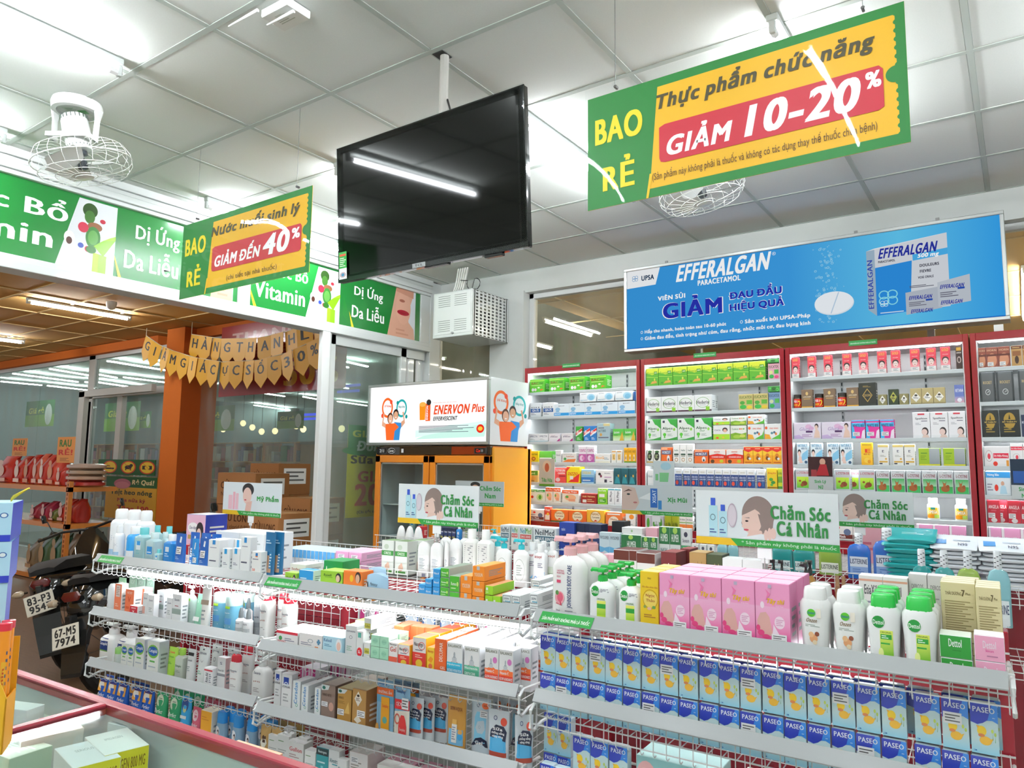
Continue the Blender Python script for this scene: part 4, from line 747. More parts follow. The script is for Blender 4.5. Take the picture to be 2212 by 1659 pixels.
# ================================================================ wire display racks (gondolas)
FA = Frame(-3.288, 1.608, -2.262, 1.706); FB = Frame(-2.240, 1.678, -1.195, 1.788); FC = Frame(-1.155, 1.777, -.037, 1.822)
FD = Frame(-3.05, 3.02, .35, 3.22)
ZL = [1.200, .981, .772, .545]                     # top edges of the price rails
ZF = [z-.043 for z in ZL]                          # shelf floors
def wires(L, dp, z, top):                          # one basket shelf: floor wires bent up into a front fence
    b = MB(); n = int(L/.034); r = .0016
    for i in range(n+1):
        x = .012+(L-.024)*i/n
        b.tube([(x, dp, z), (x, .004, z)], r, 'e6e8e6', 'w', n=3); b.tube([(x, -.010, z+.036), (x, -.012, z-.03), (x, -.004, z-.038), (x, .008, z-.036)], r, 'e6e8e6', 'w', n=3)
    for d, zz, rr in ((.008, z-.003, .0022), (dp*.33, z-.003, .002), (dp*.66, z-.003, .002), (dp, z-.003, .003), (-.012, z+.042, .0028), (-.010, z-.022, .002)): b.tube([(0, d, zz), (L, d, zz)], rr, 'e6e8e6', 'w', n=4)
    return b
def gondola(Fr, label, zls, floors, led, hookr=True, deep=.42, two=True, name='display_rack', place=''):
    L = Fr.L; r = empty(name, Fr.O, Fr.a); tag(r, label, 'rack', 'white wire display racks')
    for x in (.015, L-.015):
        b = MB(); b.cbox(x-.015, deep, 0, x+.015, deep+.05, 1.2, '9c2230', 'g', e=.002); b.build('upright_post', r)
    b = MB(); zt = 1.19                                 # wire back screen
    n = int(L/.05)
    for i in range(n+1): x = .03+(L-.06)*i/n; b.tube([(x, deep-.004, .25), (x, deep-.004, zt)], .0016, 'e6e8e6', 'w', n=3)
    k = int((zt-.25)/.05)
    for i in range(k+1): z = .25+(zt-.25)*i/k; b.tube([(.03, deep-.007, z), (L-.03, deep-.007, z)], .0016, 'e6e8e6', 'w', n=3)
    b.build('wire_back_screen', r)
    b = MB(); b.box(.03, deep+.02, .12, L-.03, deep+.028, .95, '7e1c28' if led != 'B' else 'b4b8b2', 'g'); b.build('back_board', r); b = MB(); b.box(.03, deep+.02, 1.09 if led == 'B' else .952, L-.03, deep+.028, 1.15, '8e2430', 'g'); b.build('red_top_board', r)
    b = MB(); b.cbox(0, .02, 0, L, deep*2+.05, .16, 'd9dbd9', 'w', e=.004); b.build('base_plinth', r)
    for i, (zl, zf) in enumerate(zip(zls, floors)):
        s = wires(L, deep-.01, zf-.004, zl).build('wire_shelf', r)
        prf = [(.0, 0), (.003, -.004), (-.016, -.030), (-.020, -.033), (-.021, -.030), (-.019, -.027), (-.003, .001)]
        b = MB(); b.rings([[(x, d-.013, zl+z) for d, z in prf] for x in (.012, L-.012)], 'a6aaaa', 'g'); b.build('price_rail', s)
        b = MB(); b.rings([[(x, d-.013, zl+z) for d, z in ((-.0165, -.032), (-.0155, -.033), (-.0145, -.06), (-.0155, -.06))] for x in (.012, L-.012)], 'fff', 'Ga'); b.build('clear_apron', s)
        for x in (.0, L):
            b = MB(); x_ = x+(.004 if x == 0 else -.004); b.tube([(x_, .1, zf+.02), (x_, -.005, zf+.028), (x_, -.028, zf+.015), (x_, -.03, zf-.03), (x_, -.012, zf-.042), (x_, .03, zf-.03), (x_, deep, zf-.03)], .0048, 'eceeec', 'w', n=6); b.build('side_bracket', s)
        if i == 0:
            x0 = .0+(.01 if led != 'A' else .02); w_ = .165; a = math.atan2(.039, .037)
            m = Matrix.Translation((x0+.02, -.0155, zl-.003)) @ Matrix.Rotation(-math.atan2(.019, .031), 4, 'X') @ Matrix.Translation((0, -.003, -.037))
            b = MB(); art(b, 'p 2a9440 0 0 .97 0 1 1 .03 1;i .05 .25 .95 .72 f4f8f4 SẢN PHẨM NÀY KHÔNG PHẢI LÀ THUỐC', lambda u, v, z: (u*w_, -z, .003+v*.031), 'g', asp=5, fine=True, step=.00007, big='b'); b.build('warning_label', s, m)
    if two:                                             # the far face of the rack: a top basket and shelf
        for zf in floors[:2 if led == 'B' else 1]:
            b = wires(L, deep-.01, zf-.004, 0); b.xf(Matrix.Translation((L, deep*2+.045, 0)) @ Matrix.Rotation(math.pi, 4, 'Z')); b.build('wire_shelf', r)
    e = MB(); x0, x1 = {'A': (.11, L+.02-.02), 'B': (.05, L), 'C': (.08, L-.22)}[led] if led in 'ABC' else (.1, L-.1)
    if led != 'D':
        yl, zl_ = (.055, .078) if led != 'C' else (.24, .062); e.tube([(x0+.02, yl, zls[0]-zl_), (x1-.02, yl, zls[0]-zl_)], .0105, 'f6fbff', 'E%g' % LED, n=6); l_ = e.build('lamp_tube', r)
        e = MB(); e.cbox(x0, yl-.01, zls[0]-zl_+.01, x1, yl+.01, zls[0]-zl_+.018, 'e4e6e4', 'g', e=.002); e.build('lamp_batten', l_)
    return r
gA = gondola(FA, 'white wire display rack nearest the motorbikes, full of skin care', ZL, ZF, 'A')
gB = gondola(FB, 'middle white wire display rack with serum boxes', ZL, ZF, 'B')
gC = gondola(FC, 'white wire display rack stacked with blue tissue packs', [1.2, .985, .76], [1.157, .912, .68], 'C')
# far parallel rack behind, seen only at its top
r = empty('display_rack', FD.O, FD.a); tag(r, 'far wire display rack between the near racks and the red cabinets', 'rack', 'white wire display racks')
L = FD.L
for k, zf in enumerate((1.155, .9)):
    for j in range(3):
        b = wires(L/3-.01, .42, zf-.004, 0); b.xf(Matrix.Translation((L/3*j, 0, 0))); b.build('wire_shelf', r)
        b = wires(L/3-.01, .42, zf-.004, 0); b.xf(Matrix.Translation((L/3*(j+1), .92, 0)) @ Matrix.Rotation(math.pi, 4, 'Z')); b.build('wire_shelf', r)
b = MB(); b.cbox(0, -.02, 0, L, .94, .16, 'd9dbd9', 'w'); b.box(0, .45, .16, L, .47, 1.14, '7e1c28', 'g'); b.build('red_back_board', r)
# small display signs on stalks
def stalk_sign(Yp, x0, y0, x1, y1, zb, ops, label, stalk=True, w=None, grp='white category signs on stalks'):
    a, c = at(x0, y0, 1, Yp), at(x1, y1, 1, Yp); w_ = (c.x-a.x); a2 = at(x0, y1, 1, Yp); h = a.z-a2.z; z1 = at((x0+x1)/2, (y0+y1)/2, 1, Yp).z+h/2
    r = empty('stalk_sign', (a.x, Yp, 0)); tag(r, label, 'sign', grp)
    b = MB(); b.cbox(0, 0, z1-h, w_, .004, z1, 'eceff0', 'g', e=.001); s = b.build('sign_card', r); m = MB(); art(m, ops, lambda u, v, z: (u*w_, -z, z1-h+v*h), 'p', asp=w_/h, fine=True, step=.00007, big='B'); m.build('print', s)
    b = MB(); b.box(-.002, -.003, z1-h-.002, w_+.002, -.0022, z1+.002, 'fff', 'Ga'); b.build('clear_holder', s)
    if stalk:
        b = MB(); b.cbox(w_/2-.022, .001, z1-h-.035, w_/2+.022, .006, z1-h, 'f0f2f2', 'g', e=.002); b.cbox(w_/2-.011, .001, z1-h-.048, w_/2+.011, .006, z1-h-.034, 'f0f2f2', 'g', e=.002); b.build('clip', r)
        b = MB(); b.tube([(w_/2, .004, zb), (w_/2, .004, z1-h-.03)], .0035, 'c2c6c6', 'm', n=8); b.build('stalk', r)
    return r
BAR = 'p e8b820 0 0 .31 0 .26 .13 0 .13;p 2f9a40 .31 0 1 0 1 .13 .26 .13;t .34 .025 .98 .115 e8f4e8 * Sản phẩm này không phải là thuốc;'
GIRL = ('e .46 .58 .115 .34 94807a;p 94807a .36 .62 .34 .42 .36 .3 .4 .3 .56 .3 .575 .6;e .415 .47 .072 .24 eccabc;p eccabc .37 .42 .34 .36 .37 .3 .4 .24;p e8c4b6 .4 .3 .48 .3 .55 .13 .37 .13;p eef0f2 .3 .13 .62 .13 .56 .2 .48 .24 .38 .18;p 94807a .345 .56 .36 .72 .42 .84 .5 .8 .5 .58 .44 .68 .38 .6;e .38 .46 .012 .016 2a2024;p 94807a .36 .52 .4 .53 .4 .51;e .375 .3 .018 .018 c04858;p 94807a .46 .6 .52 .55 .53 .3 .49 .24 .48 .4;e .565 .26 .02 .1 ecc8bc;e .54 .24 .014 .12 ecc8bc;e .515 .22 .014 .1 ecc8bc;'
        'r .1 .15 .165 .72 b8e0ea;r .115 .72 .15 .86 3a5ac8;r .175 .15 .235 .62 b8e0ea;r .19 .62 .222 .74 3a5ac8;o .13 .5 .02 .06 .2 506878;o .205 .45 .02 .06 .2 506878;q .105 .2 .16 .3 2 4a5a90;q .18 .2 .23 .3 2 4a5a90;o .275 .55 .035 .22 .1 c8b0c0;e .275 .55 .03 .19 e0d4dc;')
CS = 'r 0 0 1 1 dfe6e8 eceff0;'+GIRL+BAR+'B .55 .52 .95 .78 2f8a42 Chăm Sóc;B .59 .23 .93 .49 2f8a42 Cá Nhân'
stalk_sign(2.26, 1503, 1066, 1814, 1180, 1.16, CS, 'largest-looking Chăm Sóc Cá Nhân sign with a girl, above the pink boxes')
stalk_sign(2.26, 862, 1049, 1033, 1133, 1.16, CS, 'Chăm Sóc Cá Nhân sign with a girl standing before the orange fridge')
stalk_sign(3.5, 1745, 1062, 1975, 1137, 1.16, CS, 'Chăm Sóc Cá Nhân sign farther back above the mouthwash bottles')
stalk_sign(2.2, 484, 1044, 606, 1113, 1.16, 'r 0 0 1 1 e6eaee;e .44 .78 .1 .2 2a2a30;e .43 .6 .075 .25 f0c8bc;p e8b8ac .4 .13 .56 .13 .52 .45 .42 .4;p e4e6ea .5 .13 .62 .13 .58 .5 .52 .5;e .4 .47 .02 .02 d04858;r .1 .16 .17 .6 f0c0cc;r .18 .16 .22 .7 f0b0c0;r .23 .16 .28 .66 f0c0cc;'+BAR+'B .6 .42 .96 .64 2f9a48 Mỹ Phẩm', 'Mỹ Phẩm sign with smiling woman on the rack nearest the motorbikes')
stalk_sign(3.5, 1343, 1050, 1496, 1112, 1.16, 'r 0 0 1 1 d4dce0;p e0c4b8 0 .15 .2 .15 .26 .4 .2 .9 0 1;p 6a4a42 .02 .75 .1 .86 .16 .8 .1 .8;e .1 .68 .025 .03 2a3a3a;e .2 .4 .03 .03 c07070;p f4f8fa .25 .55 .45 .8 .42 .5;r .42 .25 .52 .9 2a6ac0;r .53 .2 .58 .5 3a8ad0;v .45 .4 .5 .85 e8f4ff XISAT;'+BAR+'B .66 .42 .93 .62 2f9a48 Xịt Mũi', 'Xịt Mũi nasal spray sign with a woman\'s face on the far rack')
stalk_sign(3.55, 984, 1040, 1088, 1092, 1.16, 'r 0 0 1 1 c4ccce;e .42 .85 .1 .12 2a2a2a;e .42 .7 .08 .15 d8a88c;'+BAR+'B .52 .62 .94 .82 2f9a48 Chăm Sóc;B .62 .32 .84 .52 2f9a48 Nam', 'Chăm Sóc Nam sign partly behind another sign, before the fridge')
stalk_sign(4.688, 1745, 987, 1800, 1060, 0, 'r 0 .4 1 1 3a1418;r 0 0 1 .42 c8cccc;e .6 .85 .12 .1 d8a890;p b01a28 .3 .45 .85 .45 .75 .78 .5 .78;r .12 .42 .35 .62 a03038;B .25 .2 .72 .32 2f9a48 Sinh Lý;B .4 .06 .6 .17 2f9a48 Nữ', 'upright sign with a woman in red hanging before the third cabinet', stalk=False, grp='small upright signs on the cabinets')
stalk_sign(4.688, 1165, 991, 1198, 1050, 0, 'r 0 0 1 1 c9c4bc;e .5 .72 .28 .22 e0c8b0;e .5 .68 .14 .16 b85a40;b .15 .15 .85 .3 2f9a48 Tiêu Hóa;r 0 0 1 .08 5a9a30', 'small upright sign with a stomach drawing before the first cabinet', stalk=False, grp='small upright signs on the cabinets')
stalk_sign(4.688, 1411, 996, 1457, 1052, 0, 'r 0 0 1 1 ccd8dc;p 7ac088 .3 .2 .7 .2 .75 .55 .3 .55;r .1 .25 .24 .5 7ac088;e .6 .8 .25 .15 a8d0e0', 'small upright sign with a pale green box before the second cabinet', stalk=False, grp='small upright signs on the cabinets')
stalk_sign(4.688, 2181, 992, 2240, 1078, 0, 'r 0 .35 1 1 1e3048;r .1 .4 .9 .7 2a5aa8;r 0 0 1 .35 d8dcdc;b .3 .17 .9 .3 2f9a48 Sinh Lý;b .4 .04 .8 .14 2f9a48 Nam', 'dark blue upright sign before the farthest cabinet at picture edge', stalk=False, grp='small upright signs on the cabinets')
# ================================================================ glass counter in the corner nearest the camera
CT = .95; FR = 'a03844'
q0, q1 = at(235, 1516, 2, CT), at(600, 1637, 2, CT); K = Frame(q0.x, q0.y, q1.x, q1.y)     # back edge of the counter top
kt = empty('glass_counter', K.O, K.a); tag(kt, 'red framed glass showcase counter with lit medicine boxes inside', 'counter')
b = MB(); b.cbox(-1.6, -.012, CT-.03, 1.6, .016, CT, FR, 'g', e=.003); b.build('top_rail', kt)
b = MB(); b.cbox(-.014, -.75, CT-.028, .014, -.012, CT+.001, FR, 'g', e=.003); b.build('cross_rail', kt)
b = MB(); b.box(-1.6, -.75, CT-.012, -.014, -.012, CT-.006, 'fff', 'G'); b.build('glass_top', kt)
b = MB(); b.box(.014, -.75, CT-.012, 1.6, -.012, CT-.006, 'fff', 'G'); b.build('glass_top', kt)
b = MB(); b.box(-1.6, .0, 0, 1.6, .012, CT-.2, 'c8ccca', 'g'); b.box(-1.6, -.004, CT-.2, 1.6, .012, CT-.03, 'dfe8e6', 'w'); b.build('back_panel', kt)
b = MB(); b.box(-1.6, -.76, .4, 1.6, -.01, .41, 'b9c4c4', 'g'); b.box(-1.6, -.76, CT-.15, 1.6, -.01, CT-.14, 'ccd6d6', 'g'); b.build('showcase_shelf', kt)
b = MB(); b.tube([(-.02, -.7, CT-.034), (-.02, -.06, CT-.034)], .005, 'f6fbff', 'E14', n=6); b.build('light_strip', kt)
def kbox(px, py, z1, w, d, h, rot, cols, ops, tops, label, name='medicine_box', grp='medicine boxes inside the glass counter'):
    h = z1-zs_; p = at(px, py, 2, z1); dm = 9 if rot > 60 else 1.03+(p.x+2.06)*.05-p.y-w*.25*math.sin(math.radians(rot)); d = max(.03, min(d, dm)); b = MB(); b.cbox(-w, 0, 0, 0, d, h, cols[0], 'p', side=cols[1], top=cols[2], e=.001)
    o = b.build(name, None, Matrix.Translation((p.x, p.y, z1-h)) @ Matrix.Rotation(math.radians(rot), 4, 'Z')); a = MB()
    if ops: art(a, ops, lambda u, v, z: (-w+u*w, -z, v*h), 'p')
    if tops: art(a, tops, lambda u, v, z: (-w+u*w, v*d, h+z), 'p')
    if a.v: a.build('print', o)
    return tag(o, label, 'box', grp)
UL = 'b .08 .55 .92 .82 8a6a10 ULCOGEN 800 MG;t .45 .38 .9 .48 7a6a20 Piracetam 800 mg;q .08 .1 .6 .3 3 8a7a30'
zs_ = CT-.139
kbox(323, 1608, zs_+.098, .10, .16, .115, 80, ('f0e030', 'f0f0ea', 'e8ebe8'), UL, 't .3 .6 .7 .7 8a9a98 IMIDAGEN', 'white and yellow medicine box under glass, nearer the back edge')
kbox(262, 1634, zs_+.096, .10, .16, .112, 80, ('f0e030', 'f0f0ea', 'dfe4e4'), UL, 't .3 .6 .7 .7 8a9a98 SERIOUS', 'white and yellow medicine box under glass beside its twin')
kbox(285, 1572, zs_+.097, .09, .12, .10, 12, ('e0ecea', 'e8f0ee', 'e4f0ee'), '', 'e .5 .5 .35 .35 b8d8d0;q .3 .4 .7 .6 2 a0b8b8', 'white and pale green box at the bright end of the case')
kbox(182, 1572, zs_+.094, .14, .13, .09, 80, ('e8e8e2', 'e8e8e2', 'd8dac8'), 't .72 .3 .9 .55 c08a90 800;t .1 .2 .3 .45 c08a90 500', 't .5 .1 .9 .3 b08a90 800;q .1 .5 .8 .8 3 b8b89a', 'cream box marked 800 lying behind the yellow ones')
kbox(20, 1640, zs_+.08, .12, .10, .08, 6, ('b8d0b8', 'b8d0b8', 'c8dcc8'), '', 'q .1 .3 .9 .7 4 e8f0e8', 'pale green box under the glass at the picture edge')
kbox(590, 1636, zs_+.09, .16, .12, .07, 4, ('c88a68', 'd8a080', 'e0a888'), '', 'e .4 .5 .08 .1 a86a50', 'flat orange box under the glass nearest the gondola')
kbox(58, 1535, zs_+.10, .12, .10, .10, 20, ('f2f4f2', 'f2f4f2', 'e4e8e6'), 'q .2 .3 .8 .6 3 c8ccca', '', 'white box in the far compartment of the showcase')
kbox(115, 1500, zs_+.08, .11, .11, .08, 15, ('ccd4d4', 'ccd4d4', 'c4cccc'), '', 'q .2 .3 .8 .6 2 b0b8b8', 'grey white box in the far compartment near the red rail')
kbox(120, 1556, zs_+.05, .17, .09, .05, 10, ('f0efe6', 'f0efe6', 'e4e4da'), '', '', 'flat cream box in the far compartment beside the cross rail')
kbox(180, 1530, zs_+.05, .12, .08, .05, 12, ('d0dcdc', 'd0dcdc', 'dde6e6'), '', 'e .4 .5 .1 .2 b8c8cc', 'small pale box in the corner of the far compartment')
# face mask boxes and effervescent tubes on the counter
b = None
MK = 'r 0 0 1 1 b4dcf0;B .25 .8 .75 .92 2a4a7a KHẨU TRANG Y TẾ;p 4a9ad8 .3 .45 .62 .5 .62 .72 .3 .68;o .62 .6 .1 .1 .12 f4f8fa;e .85 .68 .08 .07 e8f0f4;o .85 .68 .08 .07 .3 3a6aa8;e .7 .5 .08 .07 e0ecd8;o .7 .5 .08 .07 .3 8aa86a;e .45 .36 .07 .06 e8f0f4;q .2 .22 .8 .3 2 3a5a8a;r 0 0 1 .17 2a3ab0;q .2 .04 .8 .12 2 d8e0f8'
MF = Frame(-2.6, .66, -1.9, .72)
for i, (x1_, yt, yb_) in enumerate(((33, 1258, 1335), (42, 1168, 1258), (45, 1084, 1168))):
    Yp = .78; a_, c_ = at(x1_-16, yt, 1, Yp), at(x1_-16, yb_, 1, Yp); h = a_.z-c_.z; w = .11
    z0 = CT+.003 if i == 0 else z_; h = (a_.z-z0) if i == 0 else h; z_ = z0+h; b = MB(); b.cbox(-w, 0, 0, 0, .18, h-.001, 'b4dcf0', 'p', side='2a3ab0', top='9ac8e0'); o = b.build('mask_box', None, Matrix.Translation((a_.x, Yp, z0)) @ Matrix.Rotation(math.radians(66-2*i), 4, 'Z'))
    a = MB(); art(a, MK, lambda u, v, z: (-w+u*w, -z, v*h), 'p', fine=True); a.build('print', o); tag(o, 'light blue face mask box on the counter, %s of the stack' % ('lowest', 'middle', 'topmost')[i], 'box', 'face mask boxes')
yp = .74; p0 = at(24, 1400, 1, yp); tz = CT+.001
DR = math.radians(58); dis = empty('tube_display', (p0.x, yp, tz), DR); tag(dis, 'yellow cardboard display tray holding effervescent tubes on the counter', 'display'); hz = at(41, 1420, 1, yp).z-tz
b = MB(); hb = hz+.02; b.rings([[(-.12, 0, 0), (0, 0, 0), (0, 0, hz*.55), (-.035, 0, hz*.95), (-.12, 0, hz)], [(-.12, .003, 0), (0, .003, 0), (0, .003, hz*.55), (-.035, .003, hz*.95), (-.12, .003, hz)]], 'f0b020', 'p'); b.box(-.003, 0, 0, 0, .09, hz*.55, 'e8a018', 'p'); b.box(-.12, .087, 0, 0, .09, hz*1.1, 'e8a018', 'p'); b.build('tray', dis)
a = MB(); art(a, 'e .68 .55 .09 .13 d85030;e .68 .55 .07 .1 f0e0d0;e .68 .55 .04 .06 d04030;q .3 .08 .9 .25 3 b87820', lambda u, v, z: (-.12+u*.12, -z, v*hz), 'p'); a.build('print', dis)
for i, (dx, dy) in enumerate(((-.018, .02), (-.018, .05), (-.048, .02), (-.048, .05), (-.078, .02))):
    b = MB(); hh = at(33, 1352, 1, yp).z-tz; b.lathe([(.0125, 0), (.0125, hh-.012)], 'f0901c', 'g', n=16); o = b.build('effervescent_tube', None, Matrix.Translation((p0.x, yp, tz+.002)) @ Matrix.Rotation(DR, 4, 'Z') @ Matrix.Translation((dx, dy, 0)), smooth=True)
    b = MB(); b.lathe([(.0138, hh-.016), (.0138, hh), (.004, hh+.001)], 'd8283a', 'g', n=16); b.build('tube_cap', o, smooth=True); a = MB(); art(a, 'r .3 .2 .7 .7 e8a828;q .62 .5 .8 .8 5 556;v .35 .3 .55 .65 c04818 Vitamin', lambda u, v, z: (.0127*math.sin((u-.3)*2), -.0127*math.cos((u-.3)*2)-z, v*hh), 'g', sub=2); a.build('label', o)
    tag(o, 'orange effervescent tube with red cap, %s in the yellow tray' % ('front outer', 'back outer', 'front middle', 'back middle', 'innermost')[i], 'tube', 'effervescent tubes in the yellow tray')
# yellow pointer clip above the mask boxes
p = at(22, 1088, 1, .8); b = MB(); b.rings([[(0, 0, -.004), (.016, 0, .006), (.05, .02, .03), (.045, .02, .032), (.012, 0, .012), (0, 0, .004)], [(0, .003, -.004), (.016, .003, .006), (.05, .023, .03), (.045, .023, .032), (.012, .003, .012), (0, .003, .004)]], 'e8d040', 'g'); tag(b.build('plastic_clip', None, Matrix.Translation((p.x, .8, z_+.004))), 'small yellow plastic clip lying on the topmost mask box', 'clip')
# ================================================================ motorbikes in the lobby
DK = '1b1c1c'
def wheel(b, x, y, r=.27, w=.045):
    b.tube([(x+r*math.cos(t*math.pi/12), y, r+w+r*math.sin(t*math.pi/12)) for t in range(24)], w, '141414', 'y', n=8, closed=True)
def motorbike(px, py, dist, rot, digits, label, seatcol, tilt=0, rail=False):
    """tail towards the camera; local -x is the tail end, +x the front wheel"""
    d_ = ray(px, py); P = EYE+d_*(dist/d_.dot(FW)); r = empty('motorbike', (P.x, P.y, 0), rot); tag(r, label, 'motorbike', 'dark motorbikes parked in the lobby'); zp = P.z
    T = Matrix.Rotation(math.radians(tilt), 4, 'X')
    for x in (.32, 1.55):
        b = MB(); wheel(b, x, 0); o = b.build('wheel', r, T, smooth=True); b = MB(); b.lathe([(.03, -.05), (.05, -.03), (.05, .03), (.03, .05)], '555', 'm', n=12, c=(x, 0, .315), axis=Matrix.Rotation(math.pi/2, 4, 'X'))
        for k in range(10): b.tube([(x, 0, .315), (x+.25*math.cos(k*.628), 0, .315+.25*math.sin(k*.628))], .003, '777', 'm', n=3)
        b.build('spokes', o)
    b = MB(); S = []                                    # body loft along x
    for x, hw, z0, z1 in ((.02, .05, .60, .66), (.1, .11, .52, .78), (.35, .14, .48, .80), (.75, .15, .38, .76), (.95, .13, .28, .6), (1.15, .15, .25, .62), (1.3, .17, .35, .95), (1.42, .10, .62, 1.02)):
        S.append([(x, hw*c*(1 if abs(s_) < .9 else .7), (z0+z1)/2+(z1-z0)/2*s_) for c, s_ in ((-1, -.5), (-.6, -1), (.6, -1), (1, -.5), (1, .5), (.55, 1), (-.55, 1), (-1, .5))])
    b.rings(S, DK, 'k'); b.build('body_panel', r, T, smooth=True)
    b = MB(); b.rings([[(x, hw*c, z+t*s_) for c, s_ in ((-1, -1), (1, -1), (1, .4), (.5, 1), (-.5, 1), (-1, .4))] for x, hw, z, t in ((.08, .08, .80, .02), (.2, .13, .82, .045), (.5, .14, .80, .05), (.8, .13, .78, .05), (.95, .08, .77, .03))], seatcol, 'y'); b.build('seat', r, T, smooth=True)
    b = MB(); b.rings([[(x, hw*c, z+.012*s_) for c, s_ in ((-1, -1), (1, -1), (1, 1), (-1, 1))] for x, hw, z in ((-.06, .07, .22), (-.02, .085, .34), (.0, .09, .48), (.08, .08, .62))], DK, 'g'); b.build('mudguard', r, T)
    b = MB(); b.loft([(0, .05, .012, 3), (.03, .07, .02, 3), (.06, .05, .012, 3)], '5a1818', 'k', n=12); b.build('tail_light', r, T @ Matrix.Translation((.0, 0, max(.68, zp+.1))) @ Matrix.Rotation(-math.pi/2, 4, 'Z'), smooth=True)
    for s in (-1, 1):
        b = MB(); b.lathe([(.005, -.04), (.022, -.02), (.026, .02), (.01, .04)], 'b8a890', 'k', n=10, c=(.03, s*.16, .68), axis=Matrix.Rotation(math.pi/2, 4, 'X')); b.tube([(.03, s*.1, .68), (.03, s*.14, .68)], .008, DK, 'g', n=5); b.build('turn_signal', r, T, smooth=True)
    pl = MB(); pl.cbox(-.095, -.004, -.07, .095, 0, .07, 'd8d4c4', 'p', e=.001); M = T @ Matrix.Translation((-.075, 0, zp)) @ Matrix.Rotation(-math.pi/2, 4, 'Z') @ Matrix.Rotation(math.radians(-6), 4, 'Y') @ Matrix.Rotation(math.radians(-12), 4, 'X')
    o = pl.build('number_plate', r, M); a = MB(); art(a, 'r .02 .03 .98 .97 ddd9ca;B .1 .52 .9 .9 1a1a1a '+digits[0]+';B .12 .1 .88 .46 1a1a1a '+digits[1], lambda u, v, z: (-.095+u*.19, -.0045-z, -.07+v*.14), 'p', fine=True, step=.00007, big='B'); a.build('plate_print', o)
    b = MB(); b.cbox(-.05, -.02, zp-.02, .02, .02, zp+.12, DK, 'g', e=.004); b.build('plate_bracket', r, T)
    if rail: b = MB(); b.tube([(.5, -.15, .78), (.15, -.15, .84), (-.04, -.09, .86), (-.04, .09, .86), (.15, .15, .84), (.5, .15, .78)], .013, '161616', 'k', n=8); b.build('grab_rail', r, T, smooth=True)
    b = MB(); b.tube([(1.42, 0, 1.0), (1.3, -.2, 1.03), (1.15, -.34, 1.0)], .012, '222', 'g', n=6); b.tube([(1.42, 0, 1.0), (1.3, .2, 1.03), (1.15, .34, 1.0)], .012, '222', 'g', n=6)
    for s in (-1, 1): b.tube([(1.3, s*.26, 1.02), (1.32, s*.3, 1.15)], .005, '333', 'm', n=5); b.loft([(0, .05, .008, 3), (.04, .06, .01, 3), (.07, .04, .008, 3)], '20242a', 'k', n=10, cx=1.32, cy=s*.32); b.xf(Matrix.Translation((0, 0, 1.14)), len(b.v)-30)
    b.build('handlebar', r, T, smooth=True)
    b = MB(); b.tube([(1.55, -.07, .32), (1.45, -.07, .95)], .02, '333', 'm', n=6); b.tube([(1.55, .07, .32), (1.45, .07, .95)], .02, '333', 'm', n=6); b.build('front_fork', r, T)
    b = MB(); b.tube([(.1, -.2, .35), (.35, -.2, .3), (.75, -.16, .25)], [.045, .05, .025], '2a2a2a', 'k', n=10); b.build('exhaust', r, T, smooth=True)
    b = MB(); b.tube([(.95, .12, .25), (.88, .3, .02)], .012, '333', 'g', n=5); b.build('side_stand', r, T)
    return r
motorbike(185, 1368, 4.75, math.radians(118), ('67-M5', '7974'), 'dark motorbike with plate 67-M5 7974 behind the end of the rack', '1a1a1a', -10, True)
motorbike(143, 1292, 5.3, math.radians(140), ('83-P3', '9547'), 'dark motorbike with plate 83-P3 and long black seat, farther back', '141414', -14)
b = MB(); p = at(205, 1205, 1, 3.7); b.cbox(0, 0, 0, .45, .4, p.z, '5a2c1c', 'x', side='4a2418', top='6a3a26', e=.004); b.box(.02, -.002, .1, .04, -.001, p.z-.1, '8a5a3a', 'p'); tag(b.build('cardboard_carton', None, Matrix.Translation((at(205, 1205, 1, 3.7).x-.1, 3.7, 0))), 'dark reddish brown carton standing behind the motorbikes', 'box')
